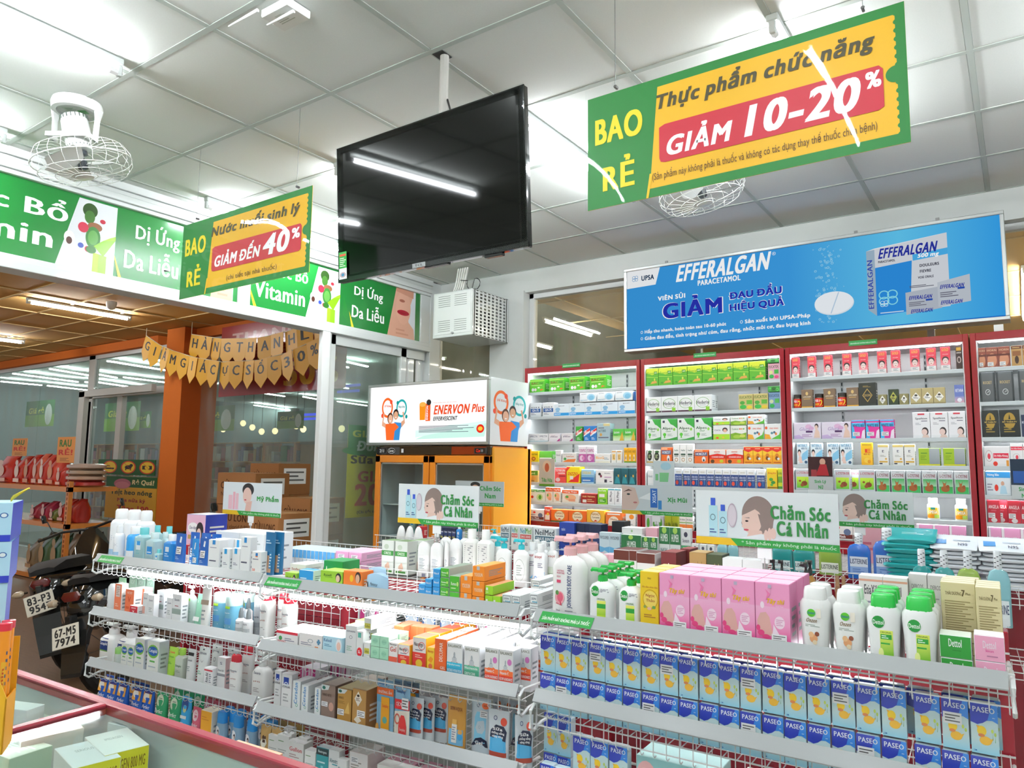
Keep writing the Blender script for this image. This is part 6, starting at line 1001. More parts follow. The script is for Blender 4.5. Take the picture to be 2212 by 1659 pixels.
D('''
spr|spray|white thermal water spray can with pale blue foot|eceff2,f4f6f6|r .1 .0 .95 .22 a8cce8;q .5 .45 .9 .6 3 b8c4d0;v .15 .3 .3 .6 c0c8d0 thermale
spb|spray|sky blue spray can with white cap|2f9ae0,f0f2f2|r 0 0 .9 .3 f0f2f4;q .2 .1 .7 .25 2 98b0c8
ton|square|clear aqua bottle with teal cap|b4dce0,6ec8cc|r .3 .4 .75 .75 e4f0f4;r .35 .6 .7 .78 3a98d8;q .3 .2 .7 .4 2 7ab0b8
tnc|square|clear bottle with clear cap and blue label|c4e0e4,cfe4e4|r .25 .3 .8 .68 2f8ad0;q .3 .35 .75 .45 1 e8f4fa;q .25 .1 .8 .25 2 8ab8c0
blb2|square|blue bottle with white cap|1f7ac0,f2f4f4|r .3 .55 .7 .78 dce8f0;q .25 .3 .75 .5 2 b8d8ec
tub|pouch|royal blue cosmetic refill pouch with white mark|1f62b4|p e8f0f4 .42 .7 .6 .68 .62 .88 .46 .9;s .2 .3 .72 .55;q .2 .12 .6 .22 2 a8c8e8
tbl|pouch|bright blue tube with white mark|2a8fd8|p e8f0f4 .4 .6 .56 .6 .58 .85 .44 .85;q .2 .35 .7 .45 2 c8e0f4;s .4 .1 .9 .3
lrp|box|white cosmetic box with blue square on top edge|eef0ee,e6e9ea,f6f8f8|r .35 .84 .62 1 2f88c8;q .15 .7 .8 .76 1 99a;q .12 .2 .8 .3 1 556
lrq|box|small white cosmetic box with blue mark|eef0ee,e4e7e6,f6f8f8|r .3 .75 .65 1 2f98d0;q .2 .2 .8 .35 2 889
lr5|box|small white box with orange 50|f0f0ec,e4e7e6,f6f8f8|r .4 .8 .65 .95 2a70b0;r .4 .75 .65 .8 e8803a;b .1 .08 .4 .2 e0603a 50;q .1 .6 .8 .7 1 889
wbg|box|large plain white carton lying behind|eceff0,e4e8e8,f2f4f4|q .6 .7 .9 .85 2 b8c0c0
dub|pouch|dark blue pouch bag with skin coloured window|1f6a98|r .1 .0 .8 .42 c8a080;q .1 .7 .7 .82 2 b8d8e8;r .6 .1 .85 .5 2a78a8;q .62 .12 .82 .48 5 d8ecf4
cho|box|pink lidded box with dark haired woman and blue side|e8b8d0,2a3a9a,f0eef2|e .35 .62 .28 .16 f8f4f6;b .15 .56 .55 .68 4a3a6a Cho-chips;e .72 .55 .2 .25 2a2228;e .68 .42 .13 .2 ecc8bc;r .1 .3 .45 .42 b89a5a;p d83a5a .5 0 .9 0 .85 .2 .6 .2
rol|roll|white roll-on bottle|f2f4f4,f2f4f4|v .3 .2 .5 .5 556 V
gtu|tube|pale green tube with dark V|a0d0ac,2f8a4a|b .35 .5 .65 .72 2a6a3a V;b .2 .8 .8 .88 e8f4ec VICHY;q .3 .2 .7 .35 2 5a9a6a
gtp|pouch|mint green flat pack with V|b8dcc8|b .35 .35 .65 .6 3a8a5a V;b .2 .75 .8 .88 e8f8f0 VICHY
obx|box|orange cosmetic box with white panel|f0835c,f2ece8,f8f0ec|r .2 .5 .8 .95 e8d8d0;q .25 .55 .75 .9 5 b89a90;q .2 .1 .7 .25 2 f8d0c0
obv|box|orange cosmetic box with V|ee7a52,f0e8e4,f8f0ec|b .2 .78 .8 .9 f8d0c0 VICHY;b .3 .4 .65 .66 d04a2a V;r .1 .08 .5 .2 d85a30
rdb|box|small dark red box|c02838,e8e4e4,f0e8e8|b .2 .6 .8 .8 fff VICHY;b .35 .1 .6 .4 fff V
wgs|box|white cosmetic box with grey green block|f0f2f2,e8eaea,f8f8f8|b .25 .74 .78 .84 667 Eucerin;r 0 .2 1 .42 98a8a0;r .3 .52 .7 .55 a03848
wgt|box|small white cosmetic box with thin name|f0f2f2,e8eaea,f8f8f8|b .2 .7 .8 .8 778 Eucerin;r 0 0 .5 .35 e8b0a0
wgr|box|small grey capped white cosmetic box|eef0f0,e8eaea,f8f8f8|b .2 .7 .8 .8 778 Eucerin;q .2 .15 .8 .4 3 b0b8b8
gpc|pump|pale green cleanser bottle with white pump|c8e0d4,f4f6f6|r .3 .75 .6 .85 8ac83a;q .2 .3 .8 .5 3 8ab0a0
gtt|tube|translucent green tube|8cc4a8,c8e4d4|b .2 .7 .8 .78 e0f0e8 Eucerin;r .1 .05 .8 .2 f0f4f0
crt|tube|cream tube leaning with brown band|f0efe8,f0efe8|r 0 .5 1 .62 a89888;q .2 .1 .8 .4 3 98a0a0
bgb|cyl|aqua toner bottle with pale cap and lime label|7ac0dc,d4f0e8|r .25 .84 .7 .94 a8d83a;b .2 .64 .7 .7 e8f4f8 Eucerin;r .1 .2 .8 .45 5a9ad0;q .15 .25 .7 .4 2 d8ecf8;q .2 .05 .8 .15 1 f0f8f8
smb|drop|small white bottle with grey band|f2f4f4,7a8284|r 0 .1 1 .3 c0c4c4;b .2 .5 .8 .6 667 Eucerin
slv|cyl|silver grey bottle with white cap|b0b4b8,e8eaea|b .15 .55 .85 .63 334 Eucerin;r 0 .2 1 .38 8a8e92;q .2 .05 .8 .12 1 e8e8e8
whr|sham|white bottle with red cap|f2f2ee,d02a3a|b .2 .72 .8 .79 556 Eucerin;r .3 .69 .6 .7 a83a40;b .25 .42 .75 .48 b07a6a pH5;q .2 .15 .8 .25 2 b0a8a8
wpb|pumpb|white pump lotion bottle with blue label|f4f5f3,f4f5f3|r .0 .25 .62 .75 1f3a78;b .06 .42 .58 .58 fff Cetaphil;r 0 .2 .62 .25 6a9a4a;q .05 .8 .5 .88 1 99a
jrc|jar|small clear jar with green lid|e4eee4,8cc46a|q .2 .3 .8 .6 2 a8c0a8
cet|box|white box with large blue and green oval|f0f2ea,d8dfe4,f6f8f2|e .5 .64 .47 .24 7ab840;e .5 .65 .42 .17 1f5aa8;b .14 .57 .86 .73 fff Cetaphil;r .25 .26 .7 .32 5aa84a;q .15 .05 .85 .15 1 b8c0c8
sim|tube|lime green tube|b0dc50,b0dc50|b .2 .72 .8 .85 e8504a Simple;b .2 .55 .8 .65 4a9a2a Simple;q .2 .3 .7 .4 2 5aa83a
smc|square|clear bottle with lime cap|dfe8d8,a4d050|b .15 .45 .85 .6 4a6a4a Simple;q .2 .2 .8 .35 2 98a898
wtb|tube|white cleanser tube with black band|f0f2f0,f0f2f0|r .1 .76 .9 .88 1c1e20;b .2 .55 .8 .63 556 simple;q .2 .2 .7 .4 3 a0a8a8
isp|tube|white tube with small face mark|f0f4f0,f0f4f0|b .15 .78 .85 .85 667 ISISPHARMA;o .5 .6 .12 .06 .2 556;p 334 .4 .92 .6 .92 .55 .96 .45 .96;q .2 .15 .7 .3 2 98c0a8
acn|box|white box with red scrawl print|f0f0ee,e4e4e4,f6f6f6|r 0 .82 1 .92 c83a48;v .15 .1 .5 .7 334 Acne-Aid;q .6 .1 .9 .7 5 778
acb|box|white carton with grey band and red spotted edge|f0f0ee,d8b8b8,f6f6f6|b .1 .5 .8 .58 667 Acne Aid;r 0 .32 1 .42 98989c;b .3 .75 .6 .85 778 S
whp|pumpb|white pump bottle with small name|f2f2ee,e8eae6|b .2 .66 .7 .74 556 Eucerin;b .2 .4 .7 .46 b07a6a pH5;q .2 .1 .7 .25 3 b0a8a8
pwh|tubed|blue cleansing tube with orange hang card|1f5ab8,1f5ab8|r 0 .58 .9 .95 e8a850;e .35 .8 .3 .13 f4f0e8;i .08 .4 .9 .52 f0f4fa Perfect;i .15 .25 .8 .36 f0f4fa Whip;r .1 .9 .9 .97 3a3a7a
pgr|tubed|green cleansing tube with hang card|2f9a64,2f9a64|e .45 .75 .35 .18 d8e4c8;i .08 .38 .9 .5 e8f4ec Perfect;q .3 .65 .7 .85 3 889a80
pbl|tubed|sky blue cleansing tube with hang card|3aa8e0,3aa8e0|e .5 .78 .38 .18 2a4a8a;e .5 .68 .2 .1 c8d8a0;r .1 .42 .8 .5 e8ece8;q .2 .2 .7 .35 2 d8f0fa
ppk|tubed|pink cleansing tube with hang card|cc5a70,cc5a70|e .45 .75 .35 .18 f0d0d4;i .1 .4 .9 .5 f4dce0 Perfect;q .3 .65 .7 .85 3 d88a98
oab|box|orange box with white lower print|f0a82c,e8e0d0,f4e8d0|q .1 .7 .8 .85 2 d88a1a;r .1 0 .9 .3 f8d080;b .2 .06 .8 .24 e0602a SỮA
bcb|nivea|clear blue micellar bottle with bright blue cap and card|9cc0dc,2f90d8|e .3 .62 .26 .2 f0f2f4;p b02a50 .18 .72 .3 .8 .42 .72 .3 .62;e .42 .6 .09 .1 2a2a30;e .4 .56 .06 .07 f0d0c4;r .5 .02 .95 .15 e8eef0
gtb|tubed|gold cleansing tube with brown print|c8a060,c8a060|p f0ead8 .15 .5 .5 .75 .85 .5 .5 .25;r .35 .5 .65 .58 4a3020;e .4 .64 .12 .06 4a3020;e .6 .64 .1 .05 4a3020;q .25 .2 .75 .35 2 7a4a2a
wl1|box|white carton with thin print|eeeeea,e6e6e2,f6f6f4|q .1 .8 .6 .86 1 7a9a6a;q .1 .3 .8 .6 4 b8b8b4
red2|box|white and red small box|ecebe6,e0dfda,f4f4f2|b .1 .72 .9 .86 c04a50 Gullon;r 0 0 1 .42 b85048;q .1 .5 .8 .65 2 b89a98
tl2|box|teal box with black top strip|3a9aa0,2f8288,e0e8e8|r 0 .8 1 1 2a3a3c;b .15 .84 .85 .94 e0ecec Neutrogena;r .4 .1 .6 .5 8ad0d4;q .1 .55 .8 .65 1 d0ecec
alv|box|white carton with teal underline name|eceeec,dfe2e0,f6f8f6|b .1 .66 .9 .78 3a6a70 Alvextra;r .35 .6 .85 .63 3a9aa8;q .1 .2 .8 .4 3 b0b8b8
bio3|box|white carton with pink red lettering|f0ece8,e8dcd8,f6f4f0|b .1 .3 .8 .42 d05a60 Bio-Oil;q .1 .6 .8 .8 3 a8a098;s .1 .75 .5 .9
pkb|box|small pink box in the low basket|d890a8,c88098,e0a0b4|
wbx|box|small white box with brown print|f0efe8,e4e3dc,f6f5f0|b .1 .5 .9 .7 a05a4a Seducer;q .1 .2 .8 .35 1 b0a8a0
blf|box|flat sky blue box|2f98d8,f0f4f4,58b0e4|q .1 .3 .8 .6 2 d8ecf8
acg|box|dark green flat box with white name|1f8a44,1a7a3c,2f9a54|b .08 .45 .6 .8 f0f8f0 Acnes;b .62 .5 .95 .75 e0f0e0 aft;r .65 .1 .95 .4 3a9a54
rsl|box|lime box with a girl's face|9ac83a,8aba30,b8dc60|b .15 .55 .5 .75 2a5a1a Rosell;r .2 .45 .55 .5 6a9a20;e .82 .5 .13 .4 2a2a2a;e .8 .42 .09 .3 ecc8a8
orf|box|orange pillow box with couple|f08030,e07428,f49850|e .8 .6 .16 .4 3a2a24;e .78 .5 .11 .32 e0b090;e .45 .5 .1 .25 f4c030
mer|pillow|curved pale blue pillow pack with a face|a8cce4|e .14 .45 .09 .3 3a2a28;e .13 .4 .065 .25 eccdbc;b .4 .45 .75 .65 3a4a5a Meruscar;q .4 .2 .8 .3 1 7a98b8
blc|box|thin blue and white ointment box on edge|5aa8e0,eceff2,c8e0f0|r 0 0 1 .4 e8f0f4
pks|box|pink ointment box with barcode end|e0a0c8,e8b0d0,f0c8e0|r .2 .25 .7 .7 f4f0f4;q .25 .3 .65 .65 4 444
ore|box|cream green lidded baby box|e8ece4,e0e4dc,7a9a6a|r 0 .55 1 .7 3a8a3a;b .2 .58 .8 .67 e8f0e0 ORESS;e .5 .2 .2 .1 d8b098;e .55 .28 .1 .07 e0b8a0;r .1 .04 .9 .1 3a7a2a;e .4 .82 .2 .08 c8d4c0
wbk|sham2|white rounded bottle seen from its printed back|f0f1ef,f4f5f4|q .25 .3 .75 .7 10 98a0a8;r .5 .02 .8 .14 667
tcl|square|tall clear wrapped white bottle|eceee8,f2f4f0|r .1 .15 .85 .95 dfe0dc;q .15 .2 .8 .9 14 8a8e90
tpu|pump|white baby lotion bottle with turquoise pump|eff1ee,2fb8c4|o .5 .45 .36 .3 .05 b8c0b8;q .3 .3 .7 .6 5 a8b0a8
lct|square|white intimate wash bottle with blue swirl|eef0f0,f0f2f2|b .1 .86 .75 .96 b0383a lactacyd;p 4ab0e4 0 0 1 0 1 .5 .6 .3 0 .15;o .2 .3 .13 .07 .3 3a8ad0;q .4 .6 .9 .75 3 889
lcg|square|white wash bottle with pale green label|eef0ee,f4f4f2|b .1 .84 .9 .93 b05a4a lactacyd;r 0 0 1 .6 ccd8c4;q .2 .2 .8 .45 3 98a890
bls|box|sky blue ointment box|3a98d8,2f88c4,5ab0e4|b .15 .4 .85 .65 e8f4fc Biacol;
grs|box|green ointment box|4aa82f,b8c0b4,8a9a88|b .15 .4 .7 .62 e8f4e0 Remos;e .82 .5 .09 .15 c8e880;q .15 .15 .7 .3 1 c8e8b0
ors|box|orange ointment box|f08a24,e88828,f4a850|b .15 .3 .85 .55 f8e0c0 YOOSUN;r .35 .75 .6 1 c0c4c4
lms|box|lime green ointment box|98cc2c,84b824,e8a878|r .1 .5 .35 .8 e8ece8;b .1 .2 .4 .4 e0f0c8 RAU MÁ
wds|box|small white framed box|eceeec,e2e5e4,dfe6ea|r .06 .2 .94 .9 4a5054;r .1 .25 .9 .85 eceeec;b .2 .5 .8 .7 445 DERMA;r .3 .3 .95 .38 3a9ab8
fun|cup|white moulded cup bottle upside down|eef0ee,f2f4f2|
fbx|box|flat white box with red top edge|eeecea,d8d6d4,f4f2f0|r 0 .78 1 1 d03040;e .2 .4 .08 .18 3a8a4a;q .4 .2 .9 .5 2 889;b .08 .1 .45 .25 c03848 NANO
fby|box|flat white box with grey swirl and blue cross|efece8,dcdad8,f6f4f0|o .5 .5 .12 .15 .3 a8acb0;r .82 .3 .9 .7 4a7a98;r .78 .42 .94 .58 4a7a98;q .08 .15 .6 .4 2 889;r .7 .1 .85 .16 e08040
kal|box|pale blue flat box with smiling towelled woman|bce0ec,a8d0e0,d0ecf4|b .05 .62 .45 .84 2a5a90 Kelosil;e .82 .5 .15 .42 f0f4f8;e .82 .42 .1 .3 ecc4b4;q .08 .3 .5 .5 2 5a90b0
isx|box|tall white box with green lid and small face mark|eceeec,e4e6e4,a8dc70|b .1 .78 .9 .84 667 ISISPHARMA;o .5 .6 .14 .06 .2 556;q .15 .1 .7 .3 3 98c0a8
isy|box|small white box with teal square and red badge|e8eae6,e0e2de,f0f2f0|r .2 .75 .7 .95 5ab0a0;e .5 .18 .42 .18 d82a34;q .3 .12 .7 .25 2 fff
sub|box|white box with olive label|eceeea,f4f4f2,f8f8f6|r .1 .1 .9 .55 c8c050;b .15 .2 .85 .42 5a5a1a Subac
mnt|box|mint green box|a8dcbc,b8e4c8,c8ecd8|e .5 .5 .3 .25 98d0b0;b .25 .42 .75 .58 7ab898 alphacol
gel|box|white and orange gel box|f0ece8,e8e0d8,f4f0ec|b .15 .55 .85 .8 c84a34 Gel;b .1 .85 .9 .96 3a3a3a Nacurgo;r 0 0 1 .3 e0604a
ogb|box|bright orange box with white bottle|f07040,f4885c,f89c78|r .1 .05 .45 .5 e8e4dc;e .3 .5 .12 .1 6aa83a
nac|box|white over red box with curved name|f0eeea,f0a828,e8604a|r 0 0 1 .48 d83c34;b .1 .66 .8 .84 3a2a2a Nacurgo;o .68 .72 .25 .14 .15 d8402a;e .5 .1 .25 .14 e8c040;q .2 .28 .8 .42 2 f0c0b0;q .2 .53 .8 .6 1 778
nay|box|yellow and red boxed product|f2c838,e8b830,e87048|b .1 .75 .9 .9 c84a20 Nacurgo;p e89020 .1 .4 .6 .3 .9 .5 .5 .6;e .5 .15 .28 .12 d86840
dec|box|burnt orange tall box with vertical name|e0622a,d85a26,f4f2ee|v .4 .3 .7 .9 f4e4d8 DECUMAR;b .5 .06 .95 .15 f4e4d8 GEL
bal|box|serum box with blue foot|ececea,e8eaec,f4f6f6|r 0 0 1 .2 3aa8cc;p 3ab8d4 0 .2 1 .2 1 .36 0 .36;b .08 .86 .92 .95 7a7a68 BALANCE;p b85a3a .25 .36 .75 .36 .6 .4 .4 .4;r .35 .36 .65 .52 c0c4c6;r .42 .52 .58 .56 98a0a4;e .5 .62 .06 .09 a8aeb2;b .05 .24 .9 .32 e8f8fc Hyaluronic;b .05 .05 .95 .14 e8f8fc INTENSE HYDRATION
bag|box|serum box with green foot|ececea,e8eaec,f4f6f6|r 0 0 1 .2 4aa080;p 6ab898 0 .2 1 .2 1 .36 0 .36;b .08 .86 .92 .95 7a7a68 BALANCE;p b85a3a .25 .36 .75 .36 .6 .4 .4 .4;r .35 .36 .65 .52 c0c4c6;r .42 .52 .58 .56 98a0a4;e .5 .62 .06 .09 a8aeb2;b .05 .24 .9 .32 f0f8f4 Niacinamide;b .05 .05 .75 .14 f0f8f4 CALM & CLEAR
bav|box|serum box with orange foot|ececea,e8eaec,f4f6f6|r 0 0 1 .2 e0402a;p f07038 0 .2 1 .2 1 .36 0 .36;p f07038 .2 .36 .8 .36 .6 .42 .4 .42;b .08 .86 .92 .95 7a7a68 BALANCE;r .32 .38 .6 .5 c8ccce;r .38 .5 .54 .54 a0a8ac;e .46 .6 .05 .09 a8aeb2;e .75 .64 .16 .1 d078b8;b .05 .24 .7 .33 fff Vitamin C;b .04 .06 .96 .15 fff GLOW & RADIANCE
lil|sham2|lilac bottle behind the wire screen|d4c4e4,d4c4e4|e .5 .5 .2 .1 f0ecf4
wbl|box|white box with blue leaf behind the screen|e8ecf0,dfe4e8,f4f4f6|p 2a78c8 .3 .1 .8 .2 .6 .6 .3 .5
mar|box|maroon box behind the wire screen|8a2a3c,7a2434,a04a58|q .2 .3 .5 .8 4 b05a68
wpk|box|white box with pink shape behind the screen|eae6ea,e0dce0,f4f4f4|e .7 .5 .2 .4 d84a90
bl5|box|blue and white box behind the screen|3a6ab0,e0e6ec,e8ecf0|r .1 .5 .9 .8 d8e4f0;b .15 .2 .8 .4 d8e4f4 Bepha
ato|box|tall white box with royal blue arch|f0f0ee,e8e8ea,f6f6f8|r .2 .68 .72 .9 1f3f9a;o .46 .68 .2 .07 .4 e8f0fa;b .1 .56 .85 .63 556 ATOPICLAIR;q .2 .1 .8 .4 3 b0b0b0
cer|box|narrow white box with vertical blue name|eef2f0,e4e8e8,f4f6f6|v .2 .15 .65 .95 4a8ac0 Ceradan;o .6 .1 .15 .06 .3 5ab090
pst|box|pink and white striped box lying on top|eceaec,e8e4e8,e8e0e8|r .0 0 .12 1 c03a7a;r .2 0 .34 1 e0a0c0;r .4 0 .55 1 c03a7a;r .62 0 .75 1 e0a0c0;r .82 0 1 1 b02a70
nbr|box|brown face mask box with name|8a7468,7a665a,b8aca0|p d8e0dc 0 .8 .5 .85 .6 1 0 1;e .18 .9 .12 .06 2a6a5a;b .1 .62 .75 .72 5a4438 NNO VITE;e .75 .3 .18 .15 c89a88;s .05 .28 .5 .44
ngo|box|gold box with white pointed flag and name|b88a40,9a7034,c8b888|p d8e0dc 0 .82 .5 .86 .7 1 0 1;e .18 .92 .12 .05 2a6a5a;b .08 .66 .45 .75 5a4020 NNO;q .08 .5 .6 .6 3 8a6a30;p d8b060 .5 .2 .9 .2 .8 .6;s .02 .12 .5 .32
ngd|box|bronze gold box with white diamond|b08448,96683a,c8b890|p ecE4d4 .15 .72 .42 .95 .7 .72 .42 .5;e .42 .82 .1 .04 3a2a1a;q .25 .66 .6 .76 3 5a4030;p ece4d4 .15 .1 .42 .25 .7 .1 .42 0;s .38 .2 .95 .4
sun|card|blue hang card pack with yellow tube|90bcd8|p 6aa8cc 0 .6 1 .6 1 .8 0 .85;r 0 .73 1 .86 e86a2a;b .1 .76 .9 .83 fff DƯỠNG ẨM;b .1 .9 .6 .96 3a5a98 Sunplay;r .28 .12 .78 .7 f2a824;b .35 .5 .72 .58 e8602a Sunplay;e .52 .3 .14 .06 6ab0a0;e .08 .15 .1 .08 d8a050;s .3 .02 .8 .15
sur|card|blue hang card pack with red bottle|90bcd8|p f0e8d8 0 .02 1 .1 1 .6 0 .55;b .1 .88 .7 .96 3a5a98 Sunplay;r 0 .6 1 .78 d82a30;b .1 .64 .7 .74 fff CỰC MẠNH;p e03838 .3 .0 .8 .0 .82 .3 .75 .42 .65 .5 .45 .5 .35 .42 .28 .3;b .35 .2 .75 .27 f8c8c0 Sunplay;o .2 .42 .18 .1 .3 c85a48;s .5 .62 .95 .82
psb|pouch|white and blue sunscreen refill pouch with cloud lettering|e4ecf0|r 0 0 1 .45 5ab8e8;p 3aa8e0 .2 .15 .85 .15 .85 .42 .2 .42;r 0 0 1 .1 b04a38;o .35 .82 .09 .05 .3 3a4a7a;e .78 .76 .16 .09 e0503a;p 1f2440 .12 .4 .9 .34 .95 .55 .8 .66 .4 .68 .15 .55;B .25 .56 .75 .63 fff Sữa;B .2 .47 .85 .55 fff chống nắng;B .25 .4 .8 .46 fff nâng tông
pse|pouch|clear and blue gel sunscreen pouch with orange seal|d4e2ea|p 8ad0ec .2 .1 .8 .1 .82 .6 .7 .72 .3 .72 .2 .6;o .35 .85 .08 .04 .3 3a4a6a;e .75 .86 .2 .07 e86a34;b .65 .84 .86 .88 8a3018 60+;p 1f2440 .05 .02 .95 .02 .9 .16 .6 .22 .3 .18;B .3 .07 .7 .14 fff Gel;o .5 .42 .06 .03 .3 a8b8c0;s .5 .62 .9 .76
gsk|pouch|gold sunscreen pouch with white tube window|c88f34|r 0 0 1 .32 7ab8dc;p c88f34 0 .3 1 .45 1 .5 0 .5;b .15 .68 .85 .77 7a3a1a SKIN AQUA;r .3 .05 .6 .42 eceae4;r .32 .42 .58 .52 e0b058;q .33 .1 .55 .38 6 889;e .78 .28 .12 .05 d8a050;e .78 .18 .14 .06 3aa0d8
jon|pump|large white bottle with pink pump|f2f1ee,f0b8bc|v .56 .12 .74 .84 2a3a6a JOHNSON'S BODY CARE;b .22 .72 .46 .75 c04a68 LASTING;b .22 .68 .48 .71 c04a68 MOISTURE;b .22 .62 .36 .65 c05a70 BODY;r .22 .53 .36 .58 d04a6a;e .32 .28 .16 .11 e8a0a8;e .34 .29 .1 .08 d86078;e .24 .36 .06 .04 5a8a4a;p c83a50 .18 .18 .4 .15 .36 .22;b .2 .05 .34 .08 556 750 mL;q .5 .04 .9 .08 2 445
det|pump|white bottle with green pump|f2f4f2,22aa44|e .32 .74 .19 .14 1f8a38;b .16 .68 .48 .78 f4fbf4 Dettol;r .42 .06 .8 .5 8cc830 f0f070;r .42 .3 .8 .42 2f9a3a;b .42 .52 .78 .57 4a7a2a ORIGINAL;q .56 .72 .95 .82 3 667;r .42 .0 .8 .12 5ab83a c8e040
ngc|box|tall yellow box with framed name and flowers|e8c424,e4c030,f4e490|o .55 .48 .42 .19 .07 b88a1a;e .55 .48 .38 .16 ecd060;b .3 .51 .8 .58 a0502a Ngọc;b .32 .43 .8 .49 a0502a Thảo;b .1 .69 .95 .74 b8702a Sữa tắm dược liệu;e .25 .33 .08 .03 8a9a4a;e .75 .33 .1 .03 6a9a4a;e .5 .3 .12 .03 e8b8a0;q .2 .12 .9 .2 2 a8702a;b .4 .87 .6 .9 8a7020 250ml
tay|box|pink box with gold name|ee9cc4,e088b4,f8c8dc|r 0 0 1 .3 e04a90 ee9cc4;r 0 .3 1 .6 ee9cc4 f0b0d0;p dca8a0 .06 .1 .28 .06 .5 .12 .44 .3 .4 .42 .3 .5 .14 .48 .04 .35;e .2 .62 .06 .06 f8e0ec;p f8e4f0 .5 .02 .7 .12 .52 .3 .48 .12;e .7 .34 .15 .11 f8dcea;q .6 .28 .82 .4 4 d898bc;I .3 .63 .86 .74 e8b020 Tây thi;t .6 .6 .82 .625 f8e8f0 Body Wash;p e878a8 .3 .9 .45 .82 .3 .7 .36 .82;e .15 .14 .1 .05 d8407a;e .3 .08 .12 .04 d8407a;e .07 .22 .06 .05 d8407a;r .38 .92 .48 .98 b8a8c0;s .46 .0 .9 .14
onz|sham|white bottle with nut picture|f2f3f0,f4f5f2|e .42 .8 .15 .085 5ab82f;b .3 .775 .54 .825 1f4a9a Dettol;i .22 .6 .64 .69 7a6040 Onzen;q .2 .5 .75 .56 2 98a098;e .48 .26 .14 .09 e0a070;e .6 .36 .08 .05 8a4a34;e .52 .18 .08 .05 f0dcb8;e .4 .34 .09 .06 e8b888;r .6 .7 .75 .9 f4ecdc
deg|sham|white bottle with green flip cap|f2f4f2,2fb84a|e .36 .78 .2 .125 1f8a38;b .19 .73 .53 .82 f4fbf4 Dettol;r .4 0 .8 .62 4ab030 e8f068;e .42 .16 .08 .1 f0f8a0;b .42 .56 .76 .6 4a7a2a ORIGINAL;r .42 .44 .76 .54 2f9a3a;q .45 .45 .68 .53 2 e8f8e8;r .42 .34 .7 .37 2f9a3a
sog|box|green soap box lying flat|2f8f36,e8f0e8,e8f0e0|b .28 .5 .7 .85 f0f8f0 Dettol;q .4 .3 .7 .4 1 267a2c
sop|box|pink soap box lying flat|eea8c4,f4e8ee,f4eef0|b .28 .5 .72 .8 f8e4ee Dettol;b .36 .36 .64 .46 d84a90 Skincare;q .4 .15 .8 .25 1 b87898
thd|box|cream shampoo carton|dccfa0,d4c898,ece4c4|b .12 .86 .6 .91 6a5a34 THÁI DƯƠNG;B .6 .85 .7 .93 5a4a2a 7;b .72 .87 .86 .9 6a5a34 Plus;q .1 .05 .92 .8 26 98895c
eti|box|white deodorant box with large black name|eceae6,e4e4e0,f4f2ee|r 0 .93 1 .96 d8a088;b .22 .74 .74 .88 3a3c40 EtiaXil;q .12 .6 .7 .66 1 889;q .1 .1 .8 .5 6 b0b0b0
der|box|grey white carton with light name and red foot|d4d2d2,ccc8c8,e4e2e2|b .15 .82 .8 .88 7a787a DERCOS;q .15 .6 .7 .72 3 98989a;r .2 0 1 .3 b82438;b .2 .4 .6 .44 667 Energisant
bpb|pump|brown bottle with black pump|b08038,1c1c1c|
bcp|pump|dark bottle with black pump and clear shoulder|a8b8b8,1c1c1c|
cho2|sham|brown textured rounded bottle|7a5a40,8a6a4c|e .3 .8 .05 .03 a88860;e .6 .85 .05 .03 a88860
wel|box|white box with glossy brown lid|e8e6e2,e0dedc,5a2418|r 0 .8 1 1 5a2418;b .15 .48 .85 .56 98948e WELHAIR;r .1 .6 .5 .62 d8a048;q .2 .2 .7 .3 2 c0bcb8
ngu|box|dark maroon box with framed white name|6a2224,5a1c1e,8a3a38|o .45 .35 .38 .33 .05 e8dcd4;b .2 .25 .72 .5 f0e8e0 nguyên;e .5 .72 .05 .08 f0e8e0
ngg|box|gold brown flat box with dark name|a88450,94703f,c0a068|b .3 .6 .8 .85 6a4a20 nguyên xuân;r .4 .35 .7 .5 d8c060;q .2 .1 .8 .25 1 7a5a30
ngn2|box|dark green flat box with gold name|3a4428,2f3820,505a38|b .3 .6 .85 .85 c8b878 nguyên xuân;r .5 .35 .8 .5 c8c040;q .2 .1 .8 .25 1 a8a070
hdr|box|white and grey box with green leaf|e8eae8,dfe1df,f0f2f0|r .3 .35 .95 .8 9a9c98;p 3a8a3a .05 .5 .25 .55 .2 .85;q .3 .1 .9 .25 1 889
nei|box|white nasal rinse box with bold name and dark strip|e4ecec,d8e2e4,eef4f4|b .08 .72 .92 .94 2a3a44 NeilMed;r .08 .48 .92 .68 3a6478;b .12 .52 .88 .64 f0f4f4 SINUS RINSE;b .1 .3 .9 .42 667 ALL NATURAL;q .1 .08 .8 .25 2 98a8b0
nek|box|white nasal rinse box with green red name|e8ece8,dce2e0,eef4f2|b .08 .72 .5 .94 3a98b0 Neil;b .5 .72 .92 .94 6aa83a Med;r .08 .52 .92 .68 c83a30;b .12 .55 .88 .65 f4f0f0 SINUS RINSE;b .35 .25 .65 .4 667 kids
nos|box|royal blue nasal wash box with yellow name|24409a,1e3684,3a58b0|e .5 .5 .45 .16 1a2c70;b .12 .42 .88 .6 e8e078 Nose Wash;b .15 .75 .4 .85 c8d0f0 nasino;q .1 .1 .9 .25 1 a8b8e0
nod|box|dark navy nasal wash box|1a2444,161e38,2a3658|e .5 .5 .45 .2 2a3a68;b .15 .6 .9 .75 d8dce8 Natural;b .2 .15 .8 .35 e8e078 Wash
nok|box|black box with arc print|16181c,121418,2a2c32|e .5 .4 .4 .2 2a2c34;b .2 .5 .8 .7 98989c cassini
